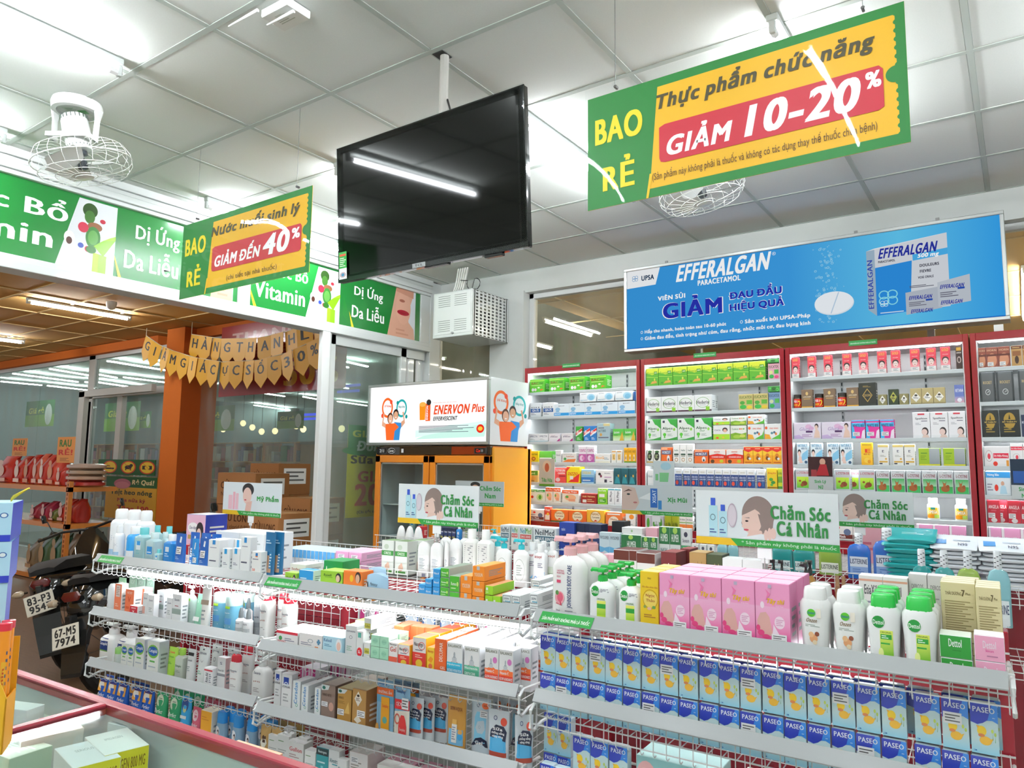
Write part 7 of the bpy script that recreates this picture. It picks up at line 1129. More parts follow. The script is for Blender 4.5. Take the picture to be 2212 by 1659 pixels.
phy|box|pale blue physiologic spray box|d0e4ec,c0d8e2,e4f0f4|b .08 .76 .92 .88 5a6a74 PHYSIOMER;p 68b0dc 0 .2 .5 .35 1 .25 1 .5 .5 .45 0 .5;r 0 0 1 .16 3a90cc;r 0 .16 .5 .28 e888a8
hum|box|white box with green arched top and name|e8eeea,dce4e0,f0f4f0|r 0 .55 1 1 2a7040;e .5 .92 .22 .09 a8d060;b .15 .62 .85 .82 f0f6f0 HUMER;b .15 .35 .85 .45 4a6a70 NASAL;b .12 .22 .88 .32 4a6a70 HYGIENE;r .15 .05 .85 .14 5aa868
hml|box|wide white and green box with green arch|e8eeea,dce4e0,f0f4f0|r 0 .45 1 1 2a7040;e .45 .45 .5 .2 2a7040;e .48 .92 .12 .08 a8d060;b .3 .55 .75 .78 f0f6f0 HUMER;e .15 .15 .12 .12 e8b8a8;b .2 .15 .8 .25 556 HYGIENE
sin|box|white spray box with green stripe|eaeeec,dce2e0,f2f4f4|r 0 .38 1 .56 4aa06a;b .2 .42 .8 .52 f0f6f2 Adults;b .15 .64 .85 .74 556 Sinomarin;e .5 .85 .2 .07 445;q .15 .1 .8 .3 2 889
wht|box|flat white box lying on top|eceeec,e2e4e2,f2f4f2|e .5 .5 .05 .2 9ab88a
pik|box|flat pink box on the far rack|e8b0bc,dca0ae,f0c4cc|q .1 .3 .9 .6 2 c86a80
dur|box|red upright box with oval badge|b8202c,a81c26,c83a44|e .5 .65 .4 .18 1a3a6a;b .2 .58 .8 .72 f0f4f8 durex
lsb|flask|royal blue mouthwash flask with patterned neck|2a78d8,dfe4e8,8a9aa8|r .08 .12 .92 .62 dce4f0;b .1 .42 .9 .56 2a3a5a LISTERINE;r .08 .12 .92 .34 8aa8d8;q .2 .18 .8 .3 2 5a7ab8
lst|flask|teal mouthwash flask with patterned neck|2aa0a0,dfe4e8,8a9aa8|r .08 0 .92 .45 dcecec;b .1 .22 .9 .38 2a3a4a LISTERINE;b .2 .08 .8 .18 2a8a9a COOL MINT
lsg|flask|lime green mouthwash flask with patterned neck|a0c050,dfe4e8,8a9aa8|r .08 0 .92 .45 ecf0e0;b .1 .22 .9 .38 2a3a2a LISTERINE;q .2 .04 .8 .16 2 5a8a2a
lsl|flask|pale aqua mouthwash flask with patterned neck|98d4dc,dfe4e8,8a9aa8|r .08 0 .92 .45 e8f2f4;b .1 .22 .9 .38 2a3a5a LISTERINE
tpo|bag|teal soft refill pouch in a heap|1f9a9c|q .3 .4 .8 .6 2 a8e0e0
ppo|bag|white paper wound dressing pouch in a heap|e0e6ec|r .1 .3 .35 .65 3a88c8;q .5 .5 .9 .7 1 8a98a8;b .6 .2 .8 .4 556 N95
pas|pack|blue and white pocket tissue pack with duckling|cfe8ea,c8dce4,d8e0ec|r 0 0 1 .3 98d8f0 cfe8ea;p 2f3fb0 0 .62 .25 .58 .45 .62 .6 .68 .8 .69 1 .64 1 1 0 1;p 3a88e0 .62 .68 .8 .69 1 .64 1 1 .8 1;b .1 .83 .9 .94 f0f4fc PASEO;e .4 .46 .17 .1 f8d030;p f0b020 .26 .5 .2 .56 .32 .55;e .52 .27 .22 .09 f6c040;p f6c040 .66 .3 .82 .34 .7 .22;e .38 .37 .12 .035 e08850;e .78 .48 .045 .04 c8dc60;e .88 .42 .04 .04 b8d058;p 4a9a5a .78 .3 .8 .3 .79 .45;p 4a9a5a .86 .26 .88 .26 .89 .4;b .06 .04 .2 .07 2a6ab0 3;r .8 .74 .9 .755 c8e0f8
pst2|pack|pocket tissue pack with white price sticker|cfe8ea,c8dce4,d8e0ec|r 0 0 1 .3 98d8f0 cfe8ea;p 2f3fb0 0 .62 .25 .58 .45 .62 .6 .68 .8 .69 1 .64 1 1 0 1;p 3a88e0 .62 .68 .8 .69 1 .64 1 1 .8 1;b .1 .83 .9 .94 f0f4fc PASEO;e .4 .46 .17 .1 f8d030;e .52 .27 .22 .09 f6c040;p f6c040 .66 .3 .82 .34 .7 .22;e .38 .37 .12 .035 e08850;e .78 .48 .045 .04 c8dc60;e .88 .42 .04 .04 b8d058;s .05 .5 .75 .74
sof|box|large aqua tissue box with flowers and gold name|9cd0d0,b8dcd8,b8e0dc|e .12 .68 .13 .26 f0b8b8;e .1 .66 .08 .16 f4d4cc;e .14 .7 .05 .1 f0a0a0;e .2 .2 .08 .15 6aa060;B .26 .28 .56 .62 c8a050 Softly;e .74 .55 .12 .26 8a98c0;e .7 .62 .06 .12 b0b8d8;e .78 .48 .06 .12 a0a8d0;e .84 .75 .08 .12 f0a8a0;e .52 .72 .03 .06 5a78c0
cgy|box|large cream tissue box with gold flower|d4dcd0,ccd4c8,dfe8dc|e .1 .72 .07 .16 d0a860;b .3 .4 .7 .75 b89a58 Softly
''')
# kind: (object name, category, depth/width, body sections (z, half width, half depth, squareness), cap sections, pump?)
KD = dict(
 spray=('spray_can', 'spray can', 1, [(0, .92, .92, 2), (.01, 1, 1, 2), (.70, 1, 1, 2), (.76, .85, .85, 2), (.79, .6, .6, 2)], [(.785, .62, .62, 2), (.96, .62, .62, 2), (1, .5, .5, 2)], 0),
 square=('lotion_bottle', 'bottle', .7, [(0, .95, .95, 6), (.01, 1, 1, 6), (.74, 1, 1, 6), (.79, .75, .75, 3), (.82, .42, .6, 2)], [(.80, .5, .66, 2.4), (.985, .5, .66, 2.4), (1, .45, .6, 2.4)], 0),
 cyl=('toner_bottle', 'bottle', 1, [(0, .95, .95, 2), (.01, 1, 1, 2), (.72, 1, 1, 2), (.75, .95, .95, 2)], [(.75, .98, .98, 2), (.98, .98, .98, 2), (1, .9, .9, 2)], 0),
 sham=('body_wash_bottle', 'bottle', .42, [(0, .80, .8, 3), (.015, .86, .95, 3.5), (.25, .84, 1, 3.5), (.5, .92, 1, 3.5), (.68, 1, 1, 3.2), (.78, .98, .98, 3), (.83, .8, .9, 3)], [(.825, .74, .9, 3.5), (.94, .70, .86, 3.5), (.985, .66, .75, 3), (1, .5, .5, 3)], 0),
 sham2=('lotion_bottle', 'bottle', .5, [(0, .85, .85, 3), (.015, .95, .95, 3), (.3, .9, 1, 3), (.6, 1, 1, 3), (.85, .92, .9, 3), (.95, .7, .7, 2.5), (1, .35, .35, 2)], [], 0),
 pump=('pump_bottle', 'bottle', .5, [(0, .9, .9, 3), (.015, .98, 1, 3.5), (.25, .93, 1, 3.5), (.5, .94, 1, 3), (.64, 1, .95, 3), (.72, .8, .85, 2.6), (.765, .42, .6, 2.2), (.775, .36, .6, 2)], [(.765, .36, .6, 2), (.86, .37, .62, 2), (.865, .3, .5, 2), (.88, .3, .5, 2)], 1),
 pumpb=('pump_bottle', 'bottle', .62, [(0, .95, .95, 5), (.015, 1, 1, 5), (.58, 1, 1, 5), (.66, .8, .85, 3), (.70, .46, .6, 2)], [(.69, .42, .62, 2), (.84, .38, .6, 2), (.88, .26, .4, 2)], 1),
 drop=('dropper_bottle', 'bottle', 1, [(0, .95, .95, 2), (.01, 1, 1, 2), (.6, 1, 1, 2), (.68, .45, .45, 2)], [(.67, .5, .5, 2), (.85, .45, .45, 2), (1, .2, .2, 2)], 0),
 jar=('glass_jar', 'jar', 1, [(0, .9, .9, 2), (.03, 1, 1, 2), (.68, 1, 1, 2), (.74, .9, .9, 2)], [(.73, .97, .97, 2), (.98, .97, .97, 2), (1, .9, .9, 2)], 0),
 pill=('pill_bottle', 'bottle', 1, [(0, .95, .95, 2), (.01, 1, 1, 2), (.68, 1, 1, 2), (.76, .7, .7, 2)], [(.75, .78, .78, 2), (.98, .78, .78, 2), (1, .7, .7, 2)], 0),
 roll=('roll_on_bottle', 'bottle', 1, [(0, .9, .9, 2), (.02, 1, 1, 2), (.5, 1, 1, 2)], [(.5, .98, .98, 2), (.9, .95, .95, 2), (1, .5, .5, 2)], 0),
 nivea=('micellar_bottle', 'bottle', .5, [(0, .9, .9, 3), (.02, .97, 1, 3), (.5, .9, 1, 3), (.74, .8, .95, 3)], [(.74, .72, .9, 3), (.96, .7, .88, 3), (1, .6, .7, 3)], 0),
 flask=('mouthwash_flask', 'bottle', .5, [(0, .95, .95, 6), (.01, 1, 1, 6), (.62, 1, 1, 6), (.72, .78, .85, 5), (.76, .34, .6, 2.5)], [(.75, .36, .66, 2), (.985, .36, .66, 2), (1, .3, .55, 2)], 0),
 cup=('moulded_cup', 'cup', 1, [(0, 1, 1, 2), (.3, .9, .9, 2), (.75, .62, .62, 2), (.88, .5, .5, 2), (1, .2, .2, 2)], [], 0))
def partsof(kind, cols, ops, w, h, d, hid=0):
    """list of (part name, mesh, smooth); the first is the body itself. x from -w/2, y from 0 (front) inwards, z up"""
    out = []; A = MB(); S = MB(); H0 = h; k_ = hid/h; V = lambda v: k_+v*(1-k_)
    if kind in ('box', 'pack'):
        b = MB(); m = 'p'
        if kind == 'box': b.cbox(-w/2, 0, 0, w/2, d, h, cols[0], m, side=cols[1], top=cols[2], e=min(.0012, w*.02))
        else:
            m = 'f'; q = [(-w/2, 0, 0, 0)]; b.loft([(0, w*.47, d*.45, 8), (h*.02, w*.495, d*.49, 8), (h*.95, w*.495, d*.49, 8), (h, w*.44, d*.3, 8)], cols[1], 'f', n=16, cy=d/2); b.cbox(-w*.487, -.0006, h*.015, w*.487, .001, h*.96, cols[0], 'f', e=.0004)
        art(A, ops, lambda u, v, z: (-w*.49+u*w*.98, -z-.0002-(.0006 if kind == 'pack' else 0), h*.01+V(v)*h*.98), m, asp=w/h, stk=S, step=.00007)
        if kind == 'box' and d > .025 and h > .03:      # small print on the side, tuck flap line on the top
            art(A, 'q .2 .25 .85 .7 4 '+('8a9094' if sum(C(cols[1])) > 1 else 'd8d4c8'), lambda u, v, z: (w/2+z+.0002, u*d, v*h), m)
            art(A, 'r .03 .03 .97 .06 '+cols[1], lambda u, v, z: (-w/2+u*w, v*d, h+z+.0002), m)
        out.append(('body', b.mesh('carton'), False))
    elif kind in KD:
        nm, cat, dr, body, cap, pump = KD[kind]; yc = d/2
        secs = [(z*h, a*w/2, b_*d/2, p) for z, a, b_, p in body]; mt = 't' if kind in ('flask', 'nivea') or cols[0] in ('c4e0e4', 'b4dce0', 'dfe8d8', 'c8e0d4', '7ac0dc', 'e4eee4') else 'g'
        b = MB(); b.loft(secs, cols[0], mt, n=18, cy=yc); out.append(('body', b.mesh('bottle'), True))
        if mt == 't': b = MB(); b.loft([(z*.96+h*.006, a*.86, b_*.86, p) for z, a, b_, p in secs[:max(3, len(secs)-2)]], cols[0], 'g', n=14, cy=yc); out.append(('liquid', b.mesh('liquid'), True))
        if kind == 'nivea': b = MB(); b.loft([(z*h, a*w/2*.99, d*.1, 3) for z, a in ((.0, .9), (.02, .96), (.5, .9), (.7, .8))], 'a8c8dc', 'g', n=14, cy=yc); 
        if cap: b = MB(); b.loft([(z*h, a*w/2, b_*d/2, p) for z, a, b_, p in cap], cols[1], 'g', n=16, cy=yc); out.append(('cap', b.mesh('cap'), True))
        if kind == 'flask':
            b = MB()
            for k in range(9): t = k*.7; b.box(-w*.16+(k % 3)*w*.12, yc-d*.335, h*(.78+.02*k), -w*.16+(k % 3)*w*.12+w*.08, yc-d*.33, h*(.79+.02*k), '2a2e34', 'g')
            out.append(('neck_seal', b.mesh('neck_seal'), False))
        if pump:
            b = MB(); z0 = .87*h; b.lathe([(.0035, z0), (.0035, .955*h)], cols[1], 'g', n=8, c=(0, yc, 0)); zz = .95*h
            b.rings([[(x, yc+s*hw, zz+t) for s, t in ((-1, -.022*h), (1, -.022*h), (1, .018*h), (.6, .04*h), (-.6, .04*h), (-1, .018*h))] for x, hw in ((w*.17, d*.16), (w*.13, d*.27), (-w*.12, d*.27), (-w*.2, d*.12), (-w*.46, d*.09))], cols[1], 'g')
            b.tube([(-w*.44, yc, zz+.0), (-w*.50, yc, zz-.02*h)], d*.07, cols[1], 'g', n=6); out.append(('pump_head', b.mesh('pump_head'), False))
        def P(u, v, z):
            v = V(v); x = (u-.5)*w*.92; Z = v*h*.78; s0 = secs[0]
            for i in range(len(secs)-1):
                if secs[i][0] <= Z <= secs[i+1][0]: s0, s1 = secs[i], secs[i+1]; t = (Z-s0[0])/max(1e-6, s1[0]-s0[0]); a, b_, p = [s0[j]+(s1[j]-s0[j])*t for j in (1, 2, 3)]; break
            else: a, b_, p = secs[-1][1:4]
            k = min(.985, abs(x)/max(a, 1e-5)); return (math.copysign(k*a, x), yc-b_*(1-k**p)**(1/p)-.0005-z, Z)
        art(A, ops, P, 'g', asp=w/h, sub=2, stk=S, step=.00008)
    elif kind in ('tube', 'tubed'):
        b = MB(); zc = h*.14; b.loft([(zc, w*.40, d*.45, 2.2), (h*.3, w*.44, d*.42, 2.2), (h*.8, w*.49, d*.2, 2.4), (h*.95, w*.5, d*.04, 3), (h, w*.5, d*.03, 3)], cols[0], 'g', n=18, cy=d/2); out.append(('body', b.mesh('tube'), True))
        b = MB(); b.loft([(0, w*.36, d*.42, 2), (zc*.95, w*.36, d*.42, 2), (zc, w*.33, d*.38, 2)], 'f0f2f0' if kind == 'tube' else cols[0], 'g', n=16, cy=d/2); out.append(('cap', b.mesh('cap'), True))
        sl = lambda Z: d/2-(d*.45 if Z < h*.2 else d*.45-(d*.41)*(Z-h*.2)/(h*.8))
        art(A, ops, lambda u, v, z: ((u-.5)*w*.86, sl(V(v)*h)-d*.02-.001-z, V(v)*h), 'g', asp=w/h, stk=S)
    elif kind in ('pouch', 'card', 'bag', 'pillow'):
        b = MB(); m = 'f'
        if kind == 'card': b.cbox(-w/2, d*.5, 0, w/2, d*.5+.001, h, cols[0], 'p'); b.loft([(h*.02, w*.3, d*.3, 2.5), (h*.5, w*.36, d*.35, 2.5), (h*.62, w*.2, d*.1, 2.5)], cols[0], 'Ga', n=12, cy=d*.35); yf = lambda u, v: -.001
        elif kind == 'pillow': b.rings([[(x*w/2, d*.5+dy*(1-x*x)**.5*d*.5, h*.5+dz*h*.5*(1-.15*x*x)+.12*h*(1-x*x)) for dy, dz in ((-1, -.2), (-.6, -1), (.6, -1), (1, 0), (.6, 1), (-.6, 1), (-1, .2))] for x in (-1, -.8, -.4, 0, .4, .8, 1)], cols[0], 'g')
        else: b.loft([(0, w*.44, d*.4, 2.4), (h*.04, w*.47, d*.46, 2.4), (h*.5, w*.49, d*.34, 2.6), (h*.86, w*.5, d*.08, 3), (h*.93, w*.5, .0012, 4), (h, w*.5, .001, 4)], cols[0], m, n=18, cy=d/2)
        out.append(('body', b.mesh('pouch'), kind != 'card'))
        if kind == 'card': F_ = lambda u, v, z: ((u-.5)*w*.98, (d*.5 if v > .6 else 0 if .15 < u < .85 else d*.5)-.0012-z, v*h)
        elif kind == 'pillow': F_ = lambda u, v, z: ((u-.5)*w*.9, d*.5-d*.5*(1-(2*u-1)**2*.8)**.5-.002-z, h*.1+v*h*.8+.12*h*(1-(2*u-1)**2))
        else: F_ = lambda u, v, z: (lambda v: ((u-.5)*w*.94, d/2-(d*.46-(d*.45)*max(0, min(1, (v-.1)/.78))**1.6)*max(.0, 1-abs(2*u-1)**2.6)**.4-.0012-z, v*h))(V(v))
        if kind == 'card': F_ = lambda u, v, z: ((u-.5)*w*.98, d*.5-.0012-z-(d*.45 if .15 < v < .55 and .3 < u < .7 else 0)*0, v*h)
        art(A, ops, F_, m if kind != 'card' else 'p', asp=w/h, sub=2, stk=S, step=.0003)
    if A.v: out.append(('print' if kind in ('box', 'pack', 'card', 'pouch', 'bag', 'pillow') else 'printed_label', A.mesh('print'), False))
    if S.v: out.append(('price_sticker', S.mesh('price_sticker'), False))
    return out
OBN = dict(box='medicine_box', pack='tissue_pack', tube='cream_tube', tubed='cleansing_tube', pouch='refill_pouch', card='blister_card', bag='soft_pouch', pillow='pillow_pack')
CATN = dict(box='box', pack='tissue pack', tube='tube', tubed='tube', pouch='pouch', card='card pack', bag='pouch', pillow='pillow pack')
HID = .032; _cache = {}; PLACED = []
NM = dict(bal='serum_box', bag='serum_box', bav='serum_box', dec='serum_box', bls='ointment_box', grs='ointment_box', ors='ointment_box', lms='ointment_box', wds='ointment_box', blc='ointment_box', pks='ointment_box', sub='ointment_box', mnt='ointment_box', sof='tissue_box', cgy='tissue_box', sog='soap_box', sop='soap_box', tay='body_wash_box', ngc='body_wash_box', thd='shampoo_carton', cho='cosmetic_box', nei='nasal_rinse_box', nos='nasal_rinse_box', nod='nasal_rinse_box', hum='nasal_spray_box', hml='nasal_spray_box', phy='nasal_spray_box')
def place(key, Fr, s, dd, z, w, h, dep=None, rot=0, tilt=0, plc='', back=0, lvl=0, bare=False, hid=0):
    kind, desc, cols, ops = DES[key]
    if dep is None: dep = {'box': max(.02, min(.09, w*.62)), 'pack': .03, 'tube': w*.75, 'tubed': w*.7, 'pouch': w*.35, 'card': .03, 'bag': w*.3, 'pillow': .05}.get(kind) or w*KD[kind][2]
    ck = (key, round(w, 3), round(h, 3), round(dep, 3), bare, hid)
    if ck not in _cache: _cache[ck] = partsof(kind, cols, '' if bare else ops, round(w, 3), round(h, 3), round(dep, 3), hid)
    P = _cache[ck]; nm = NM.get(key) or (OBN.get(kind) or KD[kind][0])
    if nm == 'medicine_box' and Fr is not WF: nm = 'cosmetic_box'
    M = Fr.M(s, dd, z+.0006, rot) @ Matrix.Rotation(math.radians(tilt), 4, 'X')
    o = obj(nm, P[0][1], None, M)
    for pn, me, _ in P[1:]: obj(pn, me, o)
    o['category'] = CATN.get(kind) or KD[kind][1]; PLACED.append([o, desc, plc, s, dd, z, back, lvl, Fr, w*math.cos(math.radians(rot)) if abs(rot) < 20 else w, h, dep, rot, tilt]); return o
def settle():
    """nudge neighbours on a shelf apart where their boxes would run into each other"""
    byf = {}
    for it in PLACED:
        if abs(it[13]) < 20: byf.setdefault(id(it[8]), []).append(it)
    for L in byf.values():
        mv = set()
        for _ in range(4):
            L.sort(key=lambda i: i[4]); n = 0
            for x in range(len(L)):
                a = L[x]
                for y in range(x+1, len(L)):
                    b = L[y]
                    if b[4] > a[4]+a[11]: break
                    if b[5] >= a[5]+a[10]-.0005 or a[5] >= b[5]+b[10]-.0005: continue
                    os_ = (a[9]+b[9])/2+.0006-abs(a[3]-b[3])
                    if os_ <= 0: continue
                    n += 1
                    if os_ < .3*min(a[9], b[9]):
                        g = 1 if b[3] > a[3] else -1; b[3] += g*os_*.55; a[3] -= g*os_*.55
                    else: b[4] = a[4]+a[11]+.001
                    mv.add(id(a)); mv.add(id(b))
            if not n: break
        for i in L:
            if id(i) in mv: i[0].matrix_world = i[8].M(i[3], i[4], i[5]+.0006, i[12]) @ Matrix.Rotation(math.radians(i[13]), 4, 'X')
def smooth_all():
    for P in _cache.values():
        for pn, me, sm in P:
            if sm: me.polygons.foreach_set('use_smooth', [True]*len(me.polygons)); me.set_sharp_from_angle(angle=math.radians(45))
def rows(Fr, ox, oy, sc, base, plc, txt, d0=.015):
    for ln in txt.strip().splitlines():
        f = ln.split()
        if not f: continue
        key, n = f[0], f[1]; x0, x1, yt, w = map(float, f[2:6]); o = dict(q.split('=') for q in f[6:]); dd = float(o.get('d', d0)); dd = .478 if (Fr in (FA, FB, FC) and .36 < dd < .478) else dd; k = int(o.get('k', 1)); r = int(o.get('r', 1))
        p = lambda x, y: Fr.hit(ox+x/sc, oy+y/sc, dd); bz = base
        if 'b' in o: bz = p(x0, float(o['b']))[1]
        sL, zt = p(x0, yt)
        if n[0] == 'x': xs = [float(q) for q in n[1:].split(',')]; W_ = p(x0+w, yt)[0]-sL; ss = [p(q, yt)[0] for q in xs]; n = len(ss)
        else:
            n = int(n); w = w or (x1-x0)/n*.97; W_ = p(x0+w, yt)[0]-sL; sR = p(x1, yt)[0]
            ss = [sL+i*((sR-W_-sL)/(n-1) if n > 1 else 0) for i in range(n)]
            if n > 1 and ss[1]-ss[0] < W_ and not o.get('ov'): W_ = (ss[1]-ss[0])*.985
        H = (zt-bz)/k-.001
        if 'h' in o: H = float(o['h'])
        if Fr is WF:
            up = [q-.0235 for q in SH if q > bz+.02]; H = min(H, ((min(up) if up else 2.29)-bz)/k-.0015)
        dep = float(o['D']) if 'D' in o else None; rot = float(o.get('a', 0)); kind = DES[key][0]
        dpr = dep or {'box': max(.02, min(.09, W_*.62)), 'pack': .03, 'pouch': W_*.35, 'tube': W_*.75, 'tubed': W_*.7, 'card': .03, 'bag': W_*.3, 'pillow': .05}.get(kind) or W_*KD[kind][2]
        lo, hi = (.014, Fr.L-.014) if Fr in (FA, FB, FC) else (-9, 99)
        for i, s in enumerate(ss):
            if Fr is WF: cb = int((s+W_/2)/.989); lo, hi = cb*.989+.035, cb*.989+.947
            W0 = W_
            if dd > .3: lo, hi = -9, 99
            if lo-.03 < s < lo: W_ = W_-(lo-s) if s+W_-lo > W_*.6 else W_; s = lo
            if hi < s+W_ < hi+.03: W_ = hi-s if hi-s > W_*.6 else W_; s = hi-W_
            for j in range(r):
                for l in range(k):
                    if j and l < k-1 and k > 1: continue
                    place(key, Fr, s+W_/2+(.0 if not j else random.uniform(-.0015, .0015)), dd+j*(dpr+.004), bz+l*(H+.001), W_, H, dep, rot if not rot else rot*(1 if i % 2 == 0 else .6), float(o.get('t', 0)), o.get('p', plc).replace('_', ' '), j, l, bare=(j > 1), hid=HID if (Fr in (FA, FB, FC) and dd < .1 and l == 0 and H > .06 and kind != 'pack' and not (k > 1 and H < .08)) else 0)
            W_ = W0
ORD = 'first second third fourth fifth sixth seventh eighth ninth tenth eleventh twelfth thirteenth fourteenth fifteenth sixteenth seventeenth eighteenth nineteenth twentieth'.split()+['twenty-first', 'twenty-second', 'twenty-third', 'twenty-fourth', 'twenty-fifth', 'twenty-sixth', 'twenty-seventh', 'twenty-eighth']
def label_all():
    g = {}
    for it in PLACED: g.setdefault((it[1], it[2]), []).append(it)
    for (desc, plc), L in g.items():
        ends = 'fridge end' if 'cabinet' in plc else 'motorbike end'
        lv = len({i[7] for i in L}) > 1; bk = len({i[6] for i in L}) > 1; sub = {}
        for i in L: sub.setdefault((i[6], i[7]), []).append(i)
        for (back, lvl), Q in sub.items():
            Q.sort(key=lambda i: i[3])
            for n, it in enumerate(Q):
                t = desc
                if len(Q) > 1: t += ', %s from %s' % (ORD[min(n, 27)], ends)
                if bk: t += (', front' if back == 0 else ', %s row back' % ORD[back])
                if lv: t += ', level %s up' % ('one two three four five'.split()[lvl])
                t += ', '+plc
                ws = t.split()
                if len(ws) > 16:
                    d_ = desc.split(); m_ = max(2, len(d_)-(len(ws)-16)); b_ = [q for q in range(2, m_+1) if d_[q] in ('with', 'and', 'over', 'on', 'in', 'of', 'under', 'from', 'seen', 'lying', 'at', 'marked')]
                    dd = d_[:b_[-1]] if b_ else d_[:m_]
                    t = ' '.join(dd)+t[len(desc):]
                it[0]['label'] = t
                if len(L) > 1: it[0]['group'] = (desc.split(' with ')[0]+'s, '+plc)[:70]
# ================================================================ goods on the red cabinets (read off the photo shelf by shelf)
c1, c2, c3, c4 = 'cabinet beside fridge', 'second red cabinet', 'third red cabinet', 'last red cabinet'
sh = ['top shelf', 'second shelf', 'third shelf', 'fourth shelf', 'fifth shelf', 'sixth shelf', 'lowest shelf']
def cab(ox, oy, sc, c, T):
    for i, t in enumerate(T): rows(WF, ox, oy, sc, SH[i], sh[i]+', '+c, t)
cab(1120, 760, 4.147, c1, ['grn 4 103 785 250 132 D=.09', '''gh x104,228 104 300 460 98
gh 1 104 204 460 98 d=.14
bio 5 313 1052 470 0
bio2 3 548 1022 366 146 b=452
nav 1 1028 1052 357 24 b=436''', '''sml 2 95 265 735 84
pnk 2 272 487 733 100
str 1 513 573 668 58
str2 2 585 700 666 57
gob 1 702 822 642 118 D=.07
lac 2 845 1052 690 104''', '''yel 1 97 182 888 83
gst 1 187 298 890 110 d=.03
ora 1 392 518 905 124
hew 1 332 384 880 50
pur 2 540 680 842 68
gai 1 686 824 912 136
wor 2 832 924 882 44
yel3 3 945 1052 860 0''', '''gro 1 78 176 1062 96
cax 1 322 428 1038 104
diz 1 431 553 1028 120
dig 1 563 678 1052 113
fol 1 692 850 1056 156
tea 3 854 1050 1040 0''', '''gwt 1 92 240 1228 146
owt 2 243 378 1212 0
owt 1 390 545 1234 150
dai 1 560 702 1268 140
lim 1 710 795 1222 82
wvt 2 800 920 1222 0''', '''wbr 1 86 230 1408 142
red1 1 233 288 1386 52
nan 2 291 608 1408 0
nany 1 612 774 1412 158
nan3 1 781 928 1432 144
frt 1 960 1052 1438 88'''])
cab(1380, 750, 4.047, c2, ['''eso 8 50 1118 190 0 D=.06
euc 1 1128 1236 146 106
eucg 1 1120 1236 88 112 b=140''', '''hed 4 58 640 440 0 D=.08
hed 2 440 665 428 0 d=.12
eucy 2 872 1128 414 0
eucb 1 1133 1238 396 104
eucg 1 1126 1238 342 110 b=393''', '''alp 4 52 640 632 0 D=.06
chi 1 648 796 682 146
chi 1 648 796 610 146 b=680
dui 1 800 942 686 140
dui 1 800 942 604 140 b=684
ong 2 950 1243 674 0 D=.07
ong 1 950 1100 592 148 b=673''', '''blk 2 63 190 896 0
orn 1 195 290 876 92 D=.05
ibi 3 298 476 846 0
orn 1 485 608 896 120
cha 2 613 912 896 0
bee 4 916 1250 870 0''', '''hew 1 76 128 1070 50
hev x314,388,456,524,592,662,732,802,872,944,1030 314 1105 1056 62
yhn 1 1118 1208 1046 88
ygn 1 1213 1256 1032 42''', '''ngn 6 60 420 1290 0
dai 4 520 1000 1290 0''', '''ngn 2 66 224 1462 0
ygn 2 230 345 1466 0
inp 2 352 472 1474 0
wbr 4 520 1100 1480 0'''])
cab(1690, 700, 4.147, c3, ['''col x76,222,367,535,682,848,970,1142,1288,1415 76 1500 277 70 h=.165
col2 1 1547 1606 168 58''', '''jar x86,281,486 86 575 632 80
bro x168,367,573 168 675 588 100
blb 1 680 838 528 155
gsm x855,1047 855 1135 632 80
dgb 1 946 1040 584 92
gmd 3 1143 1455 577 0
ret 1 1538 1628 546 88''', '''glu 2 90 614 886 0
whi 3 617 998 860 120
spa 3 1163 1648 792 158''', '''nat x127,251,398,514 127 618 1056 100
yle 1 702 803 1062 100
whe x853,985,1088 853 1185 1080 94
ggy 2 1218 1635 1112 190''', '''lcd x115,465,533,681 115 815 1296 132
lcy 6 836 1675 1306 122''', '''vit x1287,1536 1287 1650 1556 112
lcy 4 200 1000 1540 0''', '''pkf 3 1200 1640 1790 0
wbr 4 200 1100 1770 0'''])
cab(1690, 700, 4.147, c4, ['''brz 3 1714 2036 218 0
brg 2 2046 2240 196 0''', 'roc x1748,1912,2108 1748 2260 436 150 D=.06', '''bla 2 1752 2122 772 0 D=.05
nvy 2 2136 2260 812 0''', '''ich 1 1765 2038 1096 270 D=.04
ich2 2 2042 2260 1072 0''', 'vuo 2 1770 2330 1312 268 D=.05', 'ang 5 1786 2370 1572 0', 'pkf 3 1790 2300 1770 0'])
# ================================================================ goods on the rack nearest the motorbikes
A1, A2, A3, A4 = 'top of motorbike end rack', 'upper shelf, motorbike end rack', 'lower shelf, motorbike end rack', 'bottom shelf, motorbike end rack'
rows(FA, 200, 1080, 4.424, ZF[0], A1, '''spr x142,262,378 142 490 84 112 d=.13
spr 1 190 252 240 60 d=.03
spb 1 312 408 250 94 d=.05
ton 1 386 490 262 102 d=.05
tnc 1 505 600 308 94 d=.05
ton 2 560 736 242 66 d=.13
tnc 1 636 700 305 62 d=.10
ton 1 588 640 470 50 d=.02
blb2 1 676 770 326 92 d=.03
tub 1 782 878 316 95 d=.03
tub x922,1026,1126 922 1216 305 86 d=.12
tbl 1 942 1006 366 66 d=.02
tub 1 1010 1108 362 94 d=.02
lrp 1 1112 1220 376 106 d=.02
lrp 1 1180 1290 366 100 d=.1
lrq 1 1250 1322 462 72 d=.02
lrq 1 1326 1404 456 76 d=.03
lrp 1 1420 1512 350 92 d=.03
lrq 3 1290 1500 370 0 d=.14
lr5 1 1526 1616 490 88 d=.02
dub x1640,1722 1640 1810 304 94 d=.05
wbg 2 1180 1640 292 0 d=.2 D=.16
cho 1 905 1085 132 180 d=.52 D=.13''')
